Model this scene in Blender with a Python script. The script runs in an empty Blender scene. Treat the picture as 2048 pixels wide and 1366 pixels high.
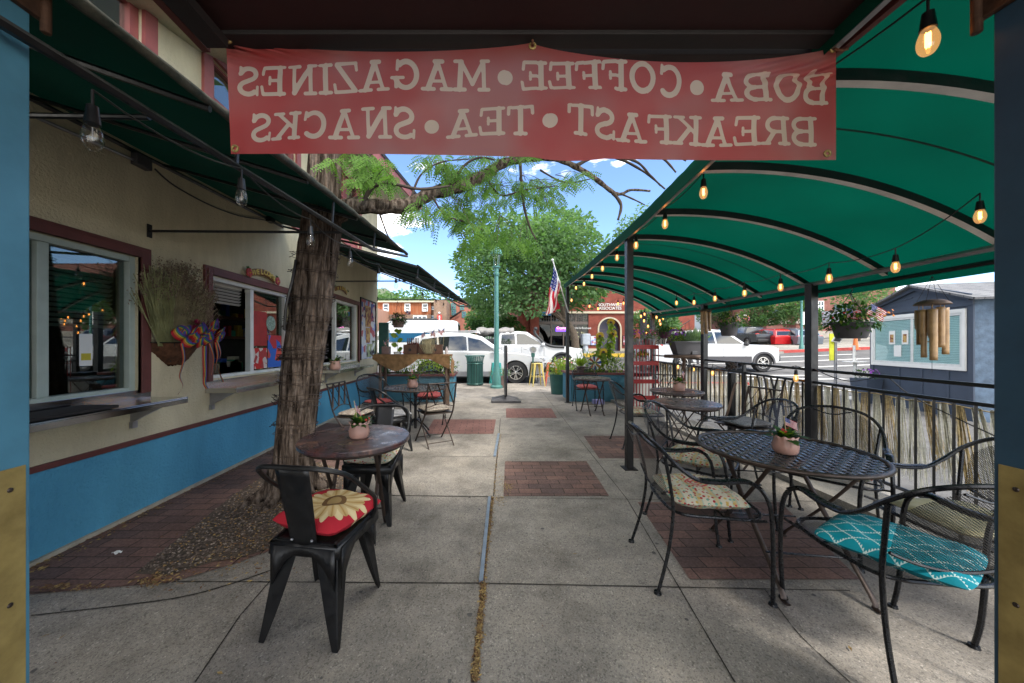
import bpy, math, random
from mathutils import Vector, Matrix, noise as mnoise
PI=math.pi; R=math.radians
random.seed(7)
sc=bpy.context.scene
COL=sc.collection
# ---------------- camera, world, sun, exposure ----------------
CAMH=1.37; F=683.0; PX=971.0; PY=690.0      # eye height, focal length and principal point in photo pixels
cam=bpy.data.objects.new('camera',bpy.data.cameras.new('camera')); COL.objects.link(cam)
cam.location=(0,0,CAMH); cam.rotation_euler=(R(90),0,0)
cam.data.sensor_width=36; cam.data.lens=F/2048*36
cam.data.shift_x=(1024-PX)/2048; cam.data.shift_y=(PY-683)/2048
cam.data.clip_start=0.05; cam.data.clip_end=2000
sc.camera=cam
SUN_DIR=Vector((0.40,-0.55,0.90)).normalized()      # towards the sun
elev=math.asin(SUN_DIR.z); azim=math.atan2(SUN_DIR.x,SUN_DIR.y)
w=bpy.data.worlds.new('World'); sc.world=w; w.use_nodes=True
nt=w.node_tree; nt.nodes.clear()
def wn(t,**k):
    n=nt.nodes.new(t)
    for a,b in k.items(): setattr(n,a,b)
    return n
o=wn('ShaderNodeOutputWorld'); bg=wn('ShaderNodeBackground'); bg.inputs[1].default_value=0.125
sky=wn('ShaderNodeTexSky',sky_type='NISHITA'); sky.sun_disc=False; sky.sun_elevation=elev; sky.sun_rotation=azim
sky.altitude=2000; sky.air_density=1.0; sky.dust_density=0.25; sky.ozone_density=4.0
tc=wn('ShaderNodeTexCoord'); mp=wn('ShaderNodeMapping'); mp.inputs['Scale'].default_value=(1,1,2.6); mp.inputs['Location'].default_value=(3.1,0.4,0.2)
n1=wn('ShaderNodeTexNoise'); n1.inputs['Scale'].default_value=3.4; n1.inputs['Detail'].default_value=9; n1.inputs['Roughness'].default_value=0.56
# unseen extra cloud added behind and overhead to brighten the shade; mostly blue ahead
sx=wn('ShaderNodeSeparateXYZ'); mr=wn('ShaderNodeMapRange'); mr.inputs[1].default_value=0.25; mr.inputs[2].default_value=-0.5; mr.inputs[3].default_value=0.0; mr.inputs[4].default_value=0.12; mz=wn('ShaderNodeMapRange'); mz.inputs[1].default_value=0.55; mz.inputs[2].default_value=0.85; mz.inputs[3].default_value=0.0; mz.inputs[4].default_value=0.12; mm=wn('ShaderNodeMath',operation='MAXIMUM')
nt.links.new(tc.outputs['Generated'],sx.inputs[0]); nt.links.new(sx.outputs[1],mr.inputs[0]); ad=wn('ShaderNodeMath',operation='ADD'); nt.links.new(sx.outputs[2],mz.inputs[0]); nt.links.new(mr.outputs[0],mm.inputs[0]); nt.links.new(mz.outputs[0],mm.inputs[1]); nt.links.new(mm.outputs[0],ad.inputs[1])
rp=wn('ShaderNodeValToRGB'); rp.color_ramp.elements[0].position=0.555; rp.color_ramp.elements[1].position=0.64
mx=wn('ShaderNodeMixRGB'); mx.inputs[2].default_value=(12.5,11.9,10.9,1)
L=nt.links.new
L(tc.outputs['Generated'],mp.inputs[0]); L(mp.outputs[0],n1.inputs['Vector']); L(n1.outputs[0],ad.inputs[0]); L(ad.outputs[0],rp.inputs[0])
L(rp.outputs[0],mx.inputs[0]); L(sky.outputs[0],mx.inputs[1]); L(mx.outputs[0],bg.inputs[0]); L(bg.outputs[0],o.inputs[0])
sd=bpy.data.lights.new('sun','SUN'); sd.energy=1.35; sd.angle=R(10); sd.color=(1,0.95,0.87)
so=bpy.data.objects.new('sun',sd); COL.objects.link(so); so.rotation_euler=(-SUN_DIR).to_track_quat('-Z','Y').to_euler()
so.location=(5,-5,20)
sc.view_settings.view_transform='Standard'; sc.view_settings.look='None'; sc.view_settings.gamma=1
sc.view_settings.exposure=1.72
sc.cycles.use_denoising=True; sc.cycles.max_bounces=8; sc.cycles.transparent_max_bounces=24
sc.cycles.diffuse_bounces=4; sc.cycles.glossy_bounces=3; sc.cycles.transmission_bounces=6
sc.cycles.caustics_reflective=False; sc.cycles.caustics_refractive=False
# ---------------- placement helpers ----------------
def at(px,py,Y): return Vector(((px-PX)*Y/F, Y, CAMH-(py-PY)*Y/F))
def G(px,py):
    Y=CAMH*F/(py-PY); return Vector(((px-PX)*Y/F,Y,0))
def wallY(px): return 2.82*F/(PX-px)
# ---------------- materials ----------------
MATS={}
class NB:
    def __init__(s,name):
        s.m=bpy.data.materials.new(name); s.m.use_nodes=True; s.t=s.m.node_tree; s.t.nodes.clear()
        s.out=s.n('ShaderNodeOutputMaterial')
    def n(s,t,**k):
        n=s.t.nodes.new(t)
        for a,b in k.items():
            if a.startswith('i_'): n.inputs[a[2:]].default_value=b
            else: setattr(n,a,b)
        return n
    def l(s,a,b): s.t.links.new(a,b)
    def bsdf(s,rough=.5,metal=0,spec=.5):
        b=s.n('ShaderNodeBsdfPrincipled'); b.inputs['Roughness'].default_value=rough; b.inputs['Metallic'].default_value=metal
        b.inputs['Specular IOR Level'].default_value=spec; s.l(b.outputs[0],s.out.inputs[0]); return b
    def math(s,op,a,b=None):
        n=s.n('ShaderNodeMath',operation=op)
        for i,v in ((0,a),(1,b)):
            if v is None: continue
            if isinstance(v,(int,float)): n.inputs[i].default_value=v
            else: s.l(v,n.inputs[i])
        return n.outputs[0]
    def mix(s,f,a,b,blend='MIX'):
        n=s.n('ShaderNodeMixRGB',blend_type=blend)
        for i,v in ((0,f),(1,a),(2,b)):
            if isinstance(v,(int,float)): n.inputs[i].default_value=v
            elif isinstance(v,(tuple,list)): n.inputs[i].default_value=tuple(v)+((1,) if len(v)==3 else ())
            else: s.l(v,n.inputs[i])
        return n.outputs[0]
    def noise(s,scale,detail=3,vec=None,rough=.5,out=0):
        n=s.n('ShaderNodeTexNoise'); n.inputs['Scale'].default_value=scale; n.inputs['Detail'].default_value=detail; n.inputs['Roughness'].default_value=rough
        if vec is not None: s.l(vec,n.inputs['Vector'])
        return n.outputs[out]
    def ramp(s,fac,stops,interp='LINEAR'):
        r=s.n('ShaderNodeValToRGB'); r.color_ramp.interpolation=interp; e=r.color_ramp.elements
        while len(e)<len(stops): e.new(.5)
        for x,(p,c) in zip(e,stops): x.position=p; x.color=tuple(c)+((1,) if len(c)==3 else ())
        s.l(fac,r.inputs[0]); return r.outputs[0]
    def bump(s,h,b,strength=.3,dist=.01):
        n=s.n('ShaderNodeBump'); n.inputs['Strength'].default_value=strength; n.inputs['Distance'].default_value=dist
        s.l(h,n.inputs['Height']); s.l(n.outputs[0],b.inputs['Normal'])
    def obj(s): return s.n('ShaderNodeTexCoord').outputs['Object']
    def sep(s,v):
        n=s.n('ShaderNodeSeparateXYZ'); s.l(v,n.inputs[0]); return n.outputs
def sh(c,k): return tuple(min(1,x*k) for x in c[:3])
def PM(name,col,rough=.5,metal=0,var=.25,scale=6,bump=0,bscale=60,spec=.5,col2=None,rvar=0):
    if name in MATS: return MATS[name]
    b=NB(name); p=b.bsdf(rough,metal,spec); v=b.obj()
    n=b.noise(scale,5,v,.6)
    c=b.ramp(n,[(.3,sh(col,1-var)),(.7,col2 or sh(col,1+var*.3))])
    b.l(c,p.inputs['Base Color'])
    if bump: b.bump(b.noise(bscale,4,v),p,bump,.004)
    if rvar:
        r=b.ramp(b.noise(scale*1.7,4,v),[(.3,(max(0,rough-rvar),)*3),(.7,(min(1,rough+rvar),)*3)]); b.l(r,p.inputs['Roughness'])
    MATS[name]=b.m; return b.m
def translucent(name,col,tcol,fac=.5,var=.15,scale=3,fine=0,rough=.8):
    if name in MATS: return MATS[name]
    b=NB(name); v=b.obj(); n=b.noise(scale,4,v)
    p=b.n('ShaderNodeBsdfPrincipled'); p.inputs['Roughness'].default_value=rough; p.inputs['Specular IOR Level'].default_value=.15
    c=b.ramp(n,[(.3,sh(col,1-var)),(.7,sh(col,1+var))]); b.l(c,p.inputs['Base Color'])
    t=b.n('ShaderNodeBsdfTranslucent'); c2=b.ramp(n,[(.3,sh(tcol,1-var)),(.7,sh(tcol,1+var))]); b.l(c2,t.inputs[0])
    m=b.n('ShaderNodeMixShader'); m.inputs[0].default_value=fac; b.l(p.outputs[0],m.inputs[1]); b.l(t.outputs[0],m.inputs[2]); b.l(m.outputs[0],b.out.inputs[0])
    if fine: b.bump(b.noise(fine,2,v),p,.3,.002)
    MATS[name]=b.m; return b.m
def emis(name,col,st):
    if name in MATS: return MATS[name]
    b=NB(name); e=b.n('ShaderNodeEmission'); e.inputs[0].default_value=(*col,1); e.inputs[1].default_value=st; b.l(e.outputs[0],b.out.inputs[0]); MATS[name]=b.m; return b.m
def glass(name,tint=(.8,.9,.88),ior=1.5,rough=0.0,refl=1.0,glow=0):
    if name in MATS: return MATS[name]
    b=NB(name); lw=b.n('ShaderNodeLayerWeight'); lw.inputs[0].default_value=.5; fr5=b.math('ADD',b.math('MULTIPLY',b.math('POWER',lw.outputs['Facing'],4.0),.9),.045)
    t=b.n('ShaderNodeBsdfTransparent'); t.inputs[0].default_value=(*tint,1)
    g=b.n('ShaderNodeBsdfGlossy'); g.inputs['Roughness'].default_value=rough
    f=b.math('MULTIPLY',fr5,refl)
    f=b.math('MINIMUM',f,1.0)
    m=b.n('ShaderNodeMixShader'); b.l(f,m.inputs[0]); b.l(t.outputs[0],m.inputs[1]); b.l(g.outputs[0],m.inputs[2])
    if glow:
        e=b.n('ShaderNodeEmission'); e.inputs[0].default_value=(1,.55,.22,1); e.inputs[1].default_value=glow; ad=b.n('ShaderNodeAddShader'); b.l(m.outputs[0],ad.inputs[0]); b.l(e.outputs[0],ad.inputs[1]); m=ad
    b.l(m.outputs[0],b.out.inputs[0]); MATS[name]=b.m; return b.m
def brickmat(name,c1,c2,mort,bw,bh,ms=.01,rot=0,offs=.5,rough=.85,axes='XY',var=.35,bump=.4,stain=.5):
    if name in MATS: return MATS[name]
    b=NB(name); p=b.bsdf(rough,0,.2); v=b.obj()
    if axes!='XY':
        s=b.sep(v); c=b.n('ShaderNodeCombineXYZ'); b.l(s['XYZ'.index(axes[0])],c.inputs[0]); b.l(s['XYZ'.index(axes[1])],c.inputs[1]); v2=c.outputs[0]
    else: v2=v
    mp=b.n('ShaderNodeMapping'); mp.inputs['Rotation'].default_value=(0,0,rot); b.l(v2,mp.inputs[0])
    wob=b.noise(5,2,v,out=1); ad=b.mix(.006,mp.outputs[0],wob,'ADD')
    t=b.n('ShaderNodeTexBrick'); t.inputs['Scale'].default_value=1; t.inputs['Brick Width'].default_value=bw; t.inputs['Row Height'].default_value=bh
    t.inputs['Mortar Size'].default_value=ms; t.inputs['Color1'].default_value=(*c1,1); t.inputs['Color2'].default_value=(*c2,1); t.inputs['Mortar'].default_value=(*mort,1)
    t.offset=offs; t.inputs['Bias'].default_value=0; t.inputs['Mortar Smooth'].default_value=.3
    b.l(ad,t.inputs['Vector'])
    n=b.ramp(b.noise(1.6,5,v,.65),[(.3,(1-stain*.6,)*3),(.7,(1.1,)*3)])
    n2=b.ramp(b.noise(70,3,v,.6),[(.3,(1-var,)*3),(.7,(1+var*.4,)*3)])
    c=b.mix(1.0,t.outputs[0],n,'MULTIPLY'); c=b.mix(1.0,c,n2,'MULTIPLY'); b.l(c,p.inputs['Base Color'])
    h=b.math('SUBTRACT',b.noise(40,3,v),b.math('MULTIPLY',t.outputs['Fac'],1.5)); b.bump(h,p,bump,.006)
    MATS[name]=b.m; return b.m
# ---------------- mesh builder ----------------
class B:
    def __init__(s): s.v=[]; s.f=[]; s.uv=None
    def add(s,vs,fs,M=None):
        k=len(s.v)
        s.v+= [tuple(M@Vector(p)) for p in vs] if M is not None else [tuple(p) for p in vs]
        s.f+=[tuple(i+k for i in f) for f in fs]; return s
    def bb(s,x0,x1,y0,y1,z0,z1,M=None,bev=0):
        if bev:
            c=((x0+x1)/2,(y0+y1)/2,(z0+z1)/2); return s.rbox(c,(x1-x0,y1-y0,z1-z0),bev,M)
        vs=[(x,y,z) for z in (z0,z1) for y in (y0,y1) for x in (x0,x1)]
        return s.add(vs,[(0,2,3,1),(4,5,7,6),(0,1,5,4),(2,6,7,3),(0,4,6,2),(1,3,7,5)],M)
    def box(s,c,d,rot=None,bev=0):
        M=Matrix.Translation(c)
        if rot is not None: M=M@(rot if isinstance(rot,Matrix) else Matrix.Rotation(rot,4,'Z'))
        x,y,z=(q/2 for q in d)
        if bev: return s.rbox((0,0,0),d,bev,M)
        return s.bb(-x,x,-y,y,-z,z,M)
    def rbox(s,c,d,b,M=None):
        hx,hy,hz=(q/2 for q in d); b=min(b,hx*.99,hy*.99,hz*.99); vs=[];idx={}
        for sx in (-1,1):
            for sy in (-1,1):
                for sz in (-1,1):
                    for a in range(3):
                        p=[sx*(hx-b),sy*(hy-b),sz*(hz-b)]; p[a]=(sx,sy,sz)[a]*(hx,hy,hz)[a]
                        idx[(sx,sy,sz,a)]=len(vs); vs.append((c[0]+p[0],c[1]+p[1],c[2]+p[2]))
        fs=[]
        for a in range(3):
            u,w_=(a+1)%3,(a+2)%3
            for sg in (-1,1):
                q=[]
                for (su,sw) in ((-1,-1),(1,-1),(1,1),(-1,1)):
                    k=[0,0,0]; k[a]=sg;k[u]=su;k[w_]=sw; q.append(idx[(*k,a)])
                fs.append(tuple(q if sg>0 else q[::-1]))
        for a in range(3):
            u,w_=(a+1)%3,(a+2)%3
            for su in (-1,1):
                for sw in (-1,1):
                    def g(sa,ax):
                        k=[0,0,0];k[a]=sa;k[u]=su;k[w_]=sw;return idx[(*k,ax)]
                    q=(g(-1,u),g(1,u),g(1,w_),g(-1,w_)); fs.append(q if su*sw>0 else q[::-1])
        for sx in (-1,1):
            for sy in (-1,1):
                for sz in (-1,1):
                    q=tuple(idx[(sx,sy,sz,a)] for a in range(3)); fs.append(q if sx*sy*sz>0 else q[::-1])
        return s.add(vs,fs,M)
    def tube(s,pts,r,n=8,closed=False,cap=True,flat=None,M=None):
        pts=[Vector(p) for p in pts]; m=len(pts); rs=r if isinstance(r,(list,tuple)) else [r]*m
        T=[]
        for i in range(m):
            a=pts[i-1] if (i>0 or closed) else pts[i]; b_=pts[(i+1)%m] if (i<m-1 or closed) else pts[i]
            d=(b_-a); T.append(d.normalized() if d.length>1e-9 else Vector((0,0,1)))
        up=Vector((0,0,1)) if abs(T[0].z)<.9 else Vector((1,0,0))
        u=T[0].cross(up).normalized(); vs=[]
        for i in range(m):
            u=(u-T[i]*u.dot(T[i]))
            if u.length<1e-6: u=T[i].orthogonal()
            u.normalize(); w_=T[i].cross(u)
            fx,fy=(flat or (1,1))
            for k in range(n):
                a=2*PI*k/n; vs.append(pts[i]+(u*math.cos(a)*fx+w_*math.sin(a)*fy)*rs[i])
        fs=[]
        for i in range(m if closed else m-1):
            j=(i+1)%m
            for k in range(n): k2=(k+1)%n; fs.append((i*n+k,i*n+k2,j*n+k2,j*n+k))
        if cap and not closed: fs.append(tuple(range(n))[::-1]); fs.append(tuple((m-1)*n+k for k in range(n)))
        return s.add(vs,fs,M)
    def cyl(s,p0,p1,r0,r1=None,n=16,M=None): return s.tube([p0,p1],[r0,r0 if r1 is None else r1],n,M=M)
    def lathe(s,prof,c=(0,0,0),n=24,fn=None,M=None,cap=True,sx=1,sy=1):
        vs=[]
        for j,(r,z) in enumerate(prof):
            for k in range(n):
                a=2*PI*k/n; rr,zz=(r,z) if fn is None else fn(r,z,a,j)
                vs.append((c[0]+rr*math.cos(a)*sx,c[1]+rr*math.sin(a)*sy,c[2]+zz))
        fs=[(j*n+k,j*n+(k+1)%n,(j+1)*n+(k+1)%n,(j+1)*n+k) for j in range(len(prof)-1) for k in range(n)]
        if cap: fs.append(tuple(range(n))[::-1]); fs.append(tuple((len(prof)-1)*n+k for k in range(n)))
        return s.add(vs,fs,M)
    def ball(s,c,r,n=12,m=8,sc=(1,1,1),M=None):
        return s.lathe([(max(1e-4,r*math.sin(PI*j/m)),-r*math.cos(PI*j/m)*sc[2]) for j in range(m+1)],c,n,M=M,cap=False,sx=sc[0],sy=sc[1])
    def poly(s,pts,M=None): return s.add(pts,[tuple(range(len(pts)))],M)
    def prism(s,poly,lo,hi,axis='Y',M=None):
        # poly 2D; extruded along axis
        def P(a,b,h): return {'Y':(a,h,b),'X':(h,a,b),'Z':(a,b,h)}[axis]
        n=len(poly); vs=[P(a,b,lo) for a,b in poly]+[P(a,b,hi) for a,b in poly]
        fs=[tuple(range(n)),tuple(range(2*n-1,n-1,-1))]+[(i,i+n,(i+1)%n+n,(i+1)%n) for i in range(n)]
        return s.add(vs,fs,M)
    def grid(s,fn,nu,nv,M=None,uv=None):
        vs=[fn(i/nu,j/nv) for j in range(nv+1) for i in range(nu+1)]
        fs=[(j*(nu+1)+i,j*(nu+1)+i+1,(j+1)*(nu+1)+i+1,(j+1)*(nu+1)+i) for j in range(nv) for i in range(nu)]
        if uv:
            if s.uv is None: s.uv=[(0,0)]*len(s.v)
            s.uv+=[uv(i/nu,j/nv) for j in range(nv+1) for i in range(nu+1)]
        return s.add(vs,fs,M)
    def build(s,name,mat,parent=None,smooth=False,world=False,solid=0,label=None,bevel=0,kind=None):
        me=bpy.data.meshes.new(name)
        off=Vector(parent.location) if (world and parent) else Vector((0,0,0))
        me.from_pydata([tuple(Vector(p)-off) for p in s.v] if world and parent else s.v,[],s.f)
        if s.uv:
            ul=me.uv_layers.new(name='UVMap'); uv=s.uv+[(0,0)]*(len(s.v)-len(s.uv))
            for lp in me.loops: ul.data[lp.index].uv=uv[lp.vertex_index]
        for m in (mat if isinstance(mat,(list,tuple)) else [mat]): me.materials.append(m)
        me.validate(); me.update()
        import bmesh
        bm=bmesh.new(); bm.from_mesh(me); bmesh.ops.recalc_face_normals(bm,faces=bm.faces); bm.to_mesh(me); bm.free()
        if smooth:
            me.polygons.foreach_set('use_smooth',[True]*len(me.polygons))
            if smooth!='all': me.set_sharp_from_angle(angle=R(38))
        o=bpy.data.objects.new(name,me); COL.objects.link(o)
        if parent: o.parent=parent
        if label: o['label']=label
        if kind: o['kind']=kind
        if solid:
            m=o.modifiers.new('solid','SOLIDIFY'); m.thickness=solid; m.offset=0
        if bevel:
            m=o.modifiers.new('bevel','BEVEL'); m.width=bevel; m.segments=2; m.limit_method='ANGLE'; m.angle_limit=R(40)
        return o
def tag(o,label,cat,group=None):
    o['label']=label; o['category']=cat
    if group: o['group']=group
    return o
def thing(name,label,cat,loc=(0,0,0),rz=0,group=None):
    o=bpy.data.objects.new(name,None); COL.objects.link(o); o.empty_display_size=.1
    o.location=loc; o.rotation_euler=(0,0,rz); return tag(o,label,cat,group)
def struct(o): o['kind']='structure'; return o
def dup(root,loc,rz,label,group=None,scale=None):
    def cp(o,par):
        c=o.copy(); COL.objects.link(c)
        if par: c.parent=par
        for ch in list(o.children): cp(ch,c)
        return c
    r=cp(root,None); r.location=loc; r.rotation_euler=(0,0,rz); r['label']=label
    if group: r['group']=group
    if scale: r.scale=scale
    return r
def text(name,body,size,mat,parent,M,depth=.002,align='CENTER',bold=0,sx=1):
    cu=bpy.data.curves.new(name,'FONT'); cu.body=body; cu.size=size; cu.align_x=align; cu.align_y='CENTER'; cu.extrude=depth; cu.offset=bold; cu.space_line=.85
    o=bpy.data.objects.new(name+'_tmp',cu); COL.objects.link(o)
    dg=bpy.context.evaluated_depsgraph_get(); me=bpy.data.meshes.new_from_object(o.evaluated_get(dg)); bpy.data.objects.remove(o)
    me.transform(M@Matrix.Diagonal((sx,1,1,1))); me.materials.clear(); me.materials.append(mat); me.name=name
    o=bpy.data.objects.new(name,me); COL.objects.link(o)
    if parent: o.parent=parent
    return o
def frame_M(origin,xaxis,yaxis):
    x=Vector(xaxis).normalized(); y=Vector(yaxis); y=(y-x*y.dot(x)).normalized(); z=x.cross(y)
    m=Matrix((x,y,z)).transposed().to_4x4(); m.translation=origin; return m
def smoothpts(pts,n=4,closed=False):
    P=[Vector(p) for p in pts]; out=[]; m=len(P)
    for i in range(m if closed else m-1):
        if closed: a,b,c,d=P[i-1],P[i],P[(i+1)%m],P[(i+2)%m]
        else: a=P[max(0,i-1)];b=P[i];c=P[i+1];d=P[min(m-1,i+2)]
        for k in range(n):
            t=k/n; out.append(.5*((2*b)+(c-a)*t+(2*a-5*b+4*c-d)*t*t+(3*b-a-3*c+d)*t**3))
    if not closed: out.append(P[-1])
    return out
# ---------------- specific materials ----------------
def concrete(name,base,fine=1.0,var=.3):
    b=NB(name); p=b.bsdf(.88,0,.25); v=b.obj()
    n1=b.ramp(b.noise(.55,6,v,.62),[(.3,sh(base,1-var*1.1)),(.5,base),(.72,sh(base,1+var*.5))])
    n2=b.ramp(b.noise(5,5,v,.7),[(.3,(.80,)*3),(.7,(1.1,1.09,1.07))])
    vo=b.n('ShaderNodeTexVoronoi'); vo.inputs['Scale'].default_value=150; b.l(v,vo.inputs['Vector'])
    sp=b.ramp(vo.outputs['Color'],[(.1,(1-.45*fine,)*3),(.45,(1,)*3),(.8,(1.0,.98,.95)),(.97,(1+.55*fine,)*3)])
    n3=b.ramp(b.noise(330,2,v,.6),[(.3,(1-.35*fine,)*3),(.7,(1+.25*fine,)*3)])
    st=b.ramp(b.noise(14,3,v,.5),[(.70,(1,)*3),(.76,(.62,.6,.58))])
    n4=b.ramp(b.noise(1.7,7,v,.72),[(.36,(.70,.69,.68)),(.50,(1,)*3),(.66,(1.12,1.10,1.07))])
    c=b.mix(1,n1,n2,'MULTIPLY')
    for q in (sp,n3,st,n4): c=b.mix(1,c,q,'MULTIPLY')
    b.l(c,p.inputs['Base Color'])
    b.bump(b.math('ADD',b.noise(120,3,v,.7),b.math('MULTIPLY',b.noise(3,3,v),3)),p,.5,.004)
    return b.m
M_CONC=concrete('concrete',(.30,.275,.245),1.0,.5)
M_CONC2=concrete('concrete_edge',(.30,.285,.26),.7)
M_ASPH=concrete('asphalt',(.13,.13,.132),.7,.25)
def stucco(name,col,stain=.25,bs=90):
    b=NB(name); p=b.bsdf(.9,0,.15); v=b.obj()
    mp=b.n('ShaderNodeMapping'); mp.inputs['Scale'].default_value=(1,1.5,.45); b.l(v,mp.inputs[0])
    c=b.ramp(b.noise(1.3,6,mp.outputs[0],.65),[(.3,sh(col,1-stain)),(.65,col)])
    d=b.ramp(b.noise(26,3,v,.6),[(.68,(1,)*3),(.78,(.55,.5,.42))])
    c=b.mix(.5,c,b.mix(1,c,d,'MULTIPLY')); b.l(c,p.inputs['Base Color'])
    b.bump(b.noise(bs*.6,3,v,.6),p,.9,.012); return b.m
M_STUC=stucco('cream_stucco',(.62,.55,.385),.32)
M_BLUEW=stucco('blue_stucco',(.095,.33,.50),.25,70)
M_SOFF=stucco('soffit_cream',(.5,.47,.36),.15,50)
M_MAR=PM('maroon_trim',(.13,.035,.03),.55,0,.3,7,.15,40)
M_MAR2=PM('rose_trim',(.30,.085,.08),.6,0,.25,6,.15,40)
M_WHITE=PM('white_frame',(.62,.63,.62),.4,0,.12,9)
M_SAGE=PM('sage_vinyl',(.40,.47,.43),.45,0,.12,9)
M_BLACKM=PM('black_metal',(.006,.006,.007),.42,.15,.5,14,.05,90,rvar=.12)
M_IRON=PM('wrought_iron',(.022,.023,.026),.28,.5,.4,30,.1,160,rvar=.1)
M_BRNM=PM('bronze_metal',(.055,.038,.03),.4,.5,.4,20,.1,120)
M_STEEL=PM('stainless',(.55,.55,.55),.16,1,.06,1.5,0,30,rvar=.04)
M_ALU=PM('aluminium',(.34,.34,.36),.4,.8,.3,5,.05,60,rvar=.1)
M_CHROME=PM('chrome',(.7,.7,.72),.15,1,.1,5)
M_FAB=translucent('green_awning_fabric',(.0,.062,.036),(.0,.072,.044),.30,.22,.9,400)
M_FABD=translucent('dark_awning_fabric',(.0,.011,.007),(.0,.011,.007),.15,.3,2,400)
M_MOSS=PM('mossy_edge',(.015,.035,.025),.95,0,.6,22,.8,90,col2=(.06,.055,.04))
M_DKRED=PM('dark_red_ceiling',(.020,.002,.002),.7,0,.3,4,.2,40)
M_DKWOOD=PM('black_timber',(.014,.010,.010),.7,0,.4,5,.2,40)
M_DOORB=PM('blue_door_paint',(.07,.22,.32),.5,0,.25,5,.25,30)
M_DOORR=PM('navy_door_paint',(.03,.075,.12),.5,0,.25,5,.25,30)
M_BRASS=PM('brass_plate',(.36,.25,.08),.5,.35,.45,7,.1,25,rvar=.15,col2=(.46,.34,.12))
M_GLASSW=glass('window_glass',(.62,.70,.66),1.55,0,2.6)
M_GLASSC=glass('car_glass',(.22,.25,.24),1.5,0,.6)
M_GLASSB=glass('bulb_glass',(.96,.93,.88),1.45,0,1.2)
M_BLIND=PM('blind_grey',(.34,.35,.33),.6,0,.1,4)
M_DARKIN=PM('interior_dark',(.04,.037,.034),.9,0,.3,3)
M_TIRE=PM('tyre_rubber',(.018,.018,.019),.85,0,.3,30,.2,80)
M_CARW=PM('white_car_paint',(.50,.51,.52),.15,0,.04,2,spec=.6)
M_CARBK=PM('black_plastic',(.02,.021,.023),.6,0,.2,20,.05,90)
M_CARDK=PM('charcoal_car_paint',(.035,.04,.048),.2,.2,.1,3,spec=.6)
M_CARRED=PM('red_car_paint',(.45,.01,.015),.2,.1,.1,3,spec=.6)
M_CARGR=PM('blue_grey_car_paint',(.16,.19,.23),.25,.4,.1,3,spec=.6)
M_REDL=PM('red_lens',(.4,.01,.01),.2,0,.1)
M_CLEARL=PM('clear_lens',(.55,.57,.6),.1,.4,.1)
M_TERRA=PM('pink_ceramic',(.44,.25,.20),.38,0,.2,9,.08,30,rvar=.1)
M_SOIL=PM('soil',(.03,.02,.014),.95,0,.5,30,.8,60)
M_WOODT=PM('weathered_wood',(.12,.075,.05),.7,0,.45,9,.3,40)
M_CRATE=PM('crate_wood',(.11,.05,.028),.7,0,.4,9,.3,40)
M_BURL=translucent('burlap',(.26,.15,.07),(.22,.12,.05),.25,.3,14,260)
M_GREENM=PM('street_green_metal',(.03,.11,.095),.4,.2,.2,6,.05,50)
M_LAMPG=PM('lamp_green_metal',(.07,.21,.19),.42,.2,.2,6,.05,50)
M_GREYP=PM('grey_plastic',(.055,.052,.056),.5,0,.15,9)
M_BRNP=PM('brown_plastic',(.16,.10,.09),.55,0,.15,9)
M_SHED=PM('slate_blue_siding',(.045,.062,.095),.6,0,.15,5,.15,30)
M_SHEDT=PM('slate_blue_rough',(.075,.115,.17),.8,0,.45,8,.9,30)
M_REDM=PM('red_metal',(.35,.02,.02),.45,.1,.3,9)
M_PLAIN=PM('plain_red_cloth',(.38,.03,.045),.8,0,.2,9,.2,120,col2=(.5,.12,.10))
M_CREAMP=PM('cream_paint',(.48,.42,.31),.7,0,.1,5)
M_PAPER=PM('paper_white',(.72,.72,.70),.7,0,.06,5)
M_WHEAT=PM('green_gold_wheat',(.30,.30,.14),.9,0,.4,9)
M_STRAW=PM('dried_grass',(.36,.31,.18),.9,0,.5,9)
M_SEED=PM('dried_seed_heads',(.24,.17,.12),.95,0,.5,30)
M_COIR=PM('coir_liner',(.11,.045,.02),.98,0,.6,22,1,70)
M_BAMB=PM('bamboo',(.30,.17,.07),.45,0,.4,9,.1,30,col2=(.40,.25,.11))
M_BRICKF=brickmat('red_facade_brick',(.27,.075,.05),(.23,.06,.045),(.22,.07,.05),.22,.075,.006,axes='XZ')
M_BRICKR=brickmat('rose_brick',(.27,.12,.095),(.24,.10,.08),(.22,.12,.1),.5,.14,.012,axes='XZ')
M_TAN=brickmat('tan_brick',(.30,.20,.14),(.26,.17,.12),(.28,.2,.15),.3,.1,.01,axes='XZ')
M_BARK=None
def bark():
    b=NB('locust_bark'); p=b.bsdf(.95,0,.1); v=b.obj()
    mp=b.n('ShaderNodeMapping'); mp.inputs['Scale'].default_value=(11,11,1.0); b.l(v,mp.inputs[0])
    wv=b.noise(2.4,7,mp.outputs[0],.62); w2=b.noise(30,4,v,.6)
    c=b.ramp(wv,[(.36,(.018,.013,.010)),(.47,(.085,.062,.047)),(.58,(.17,.135,.11)),(.74,(.22,.14,.09))])
    c=b.mix(1,c,b.ramp(w2,[(.3,(.7,)*3),(.7,(1.15,)*3)]),'MULTIPLY'); b.l(c,p.inputs['Base Color'])
    b.bump(b.math('ADD',wv,b.math('MULTIPLY',w2,.2)),p,1.0,.05); return b.m
M_BARK=bark()
M_BARK2=PM('grey_brown_bark',(.14,.105,.075),.95,0,.5,12,.8,40)
M_TWIG=PM('dark_twig',(.055,.04,.03),.9,0,.4,20)
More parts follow.
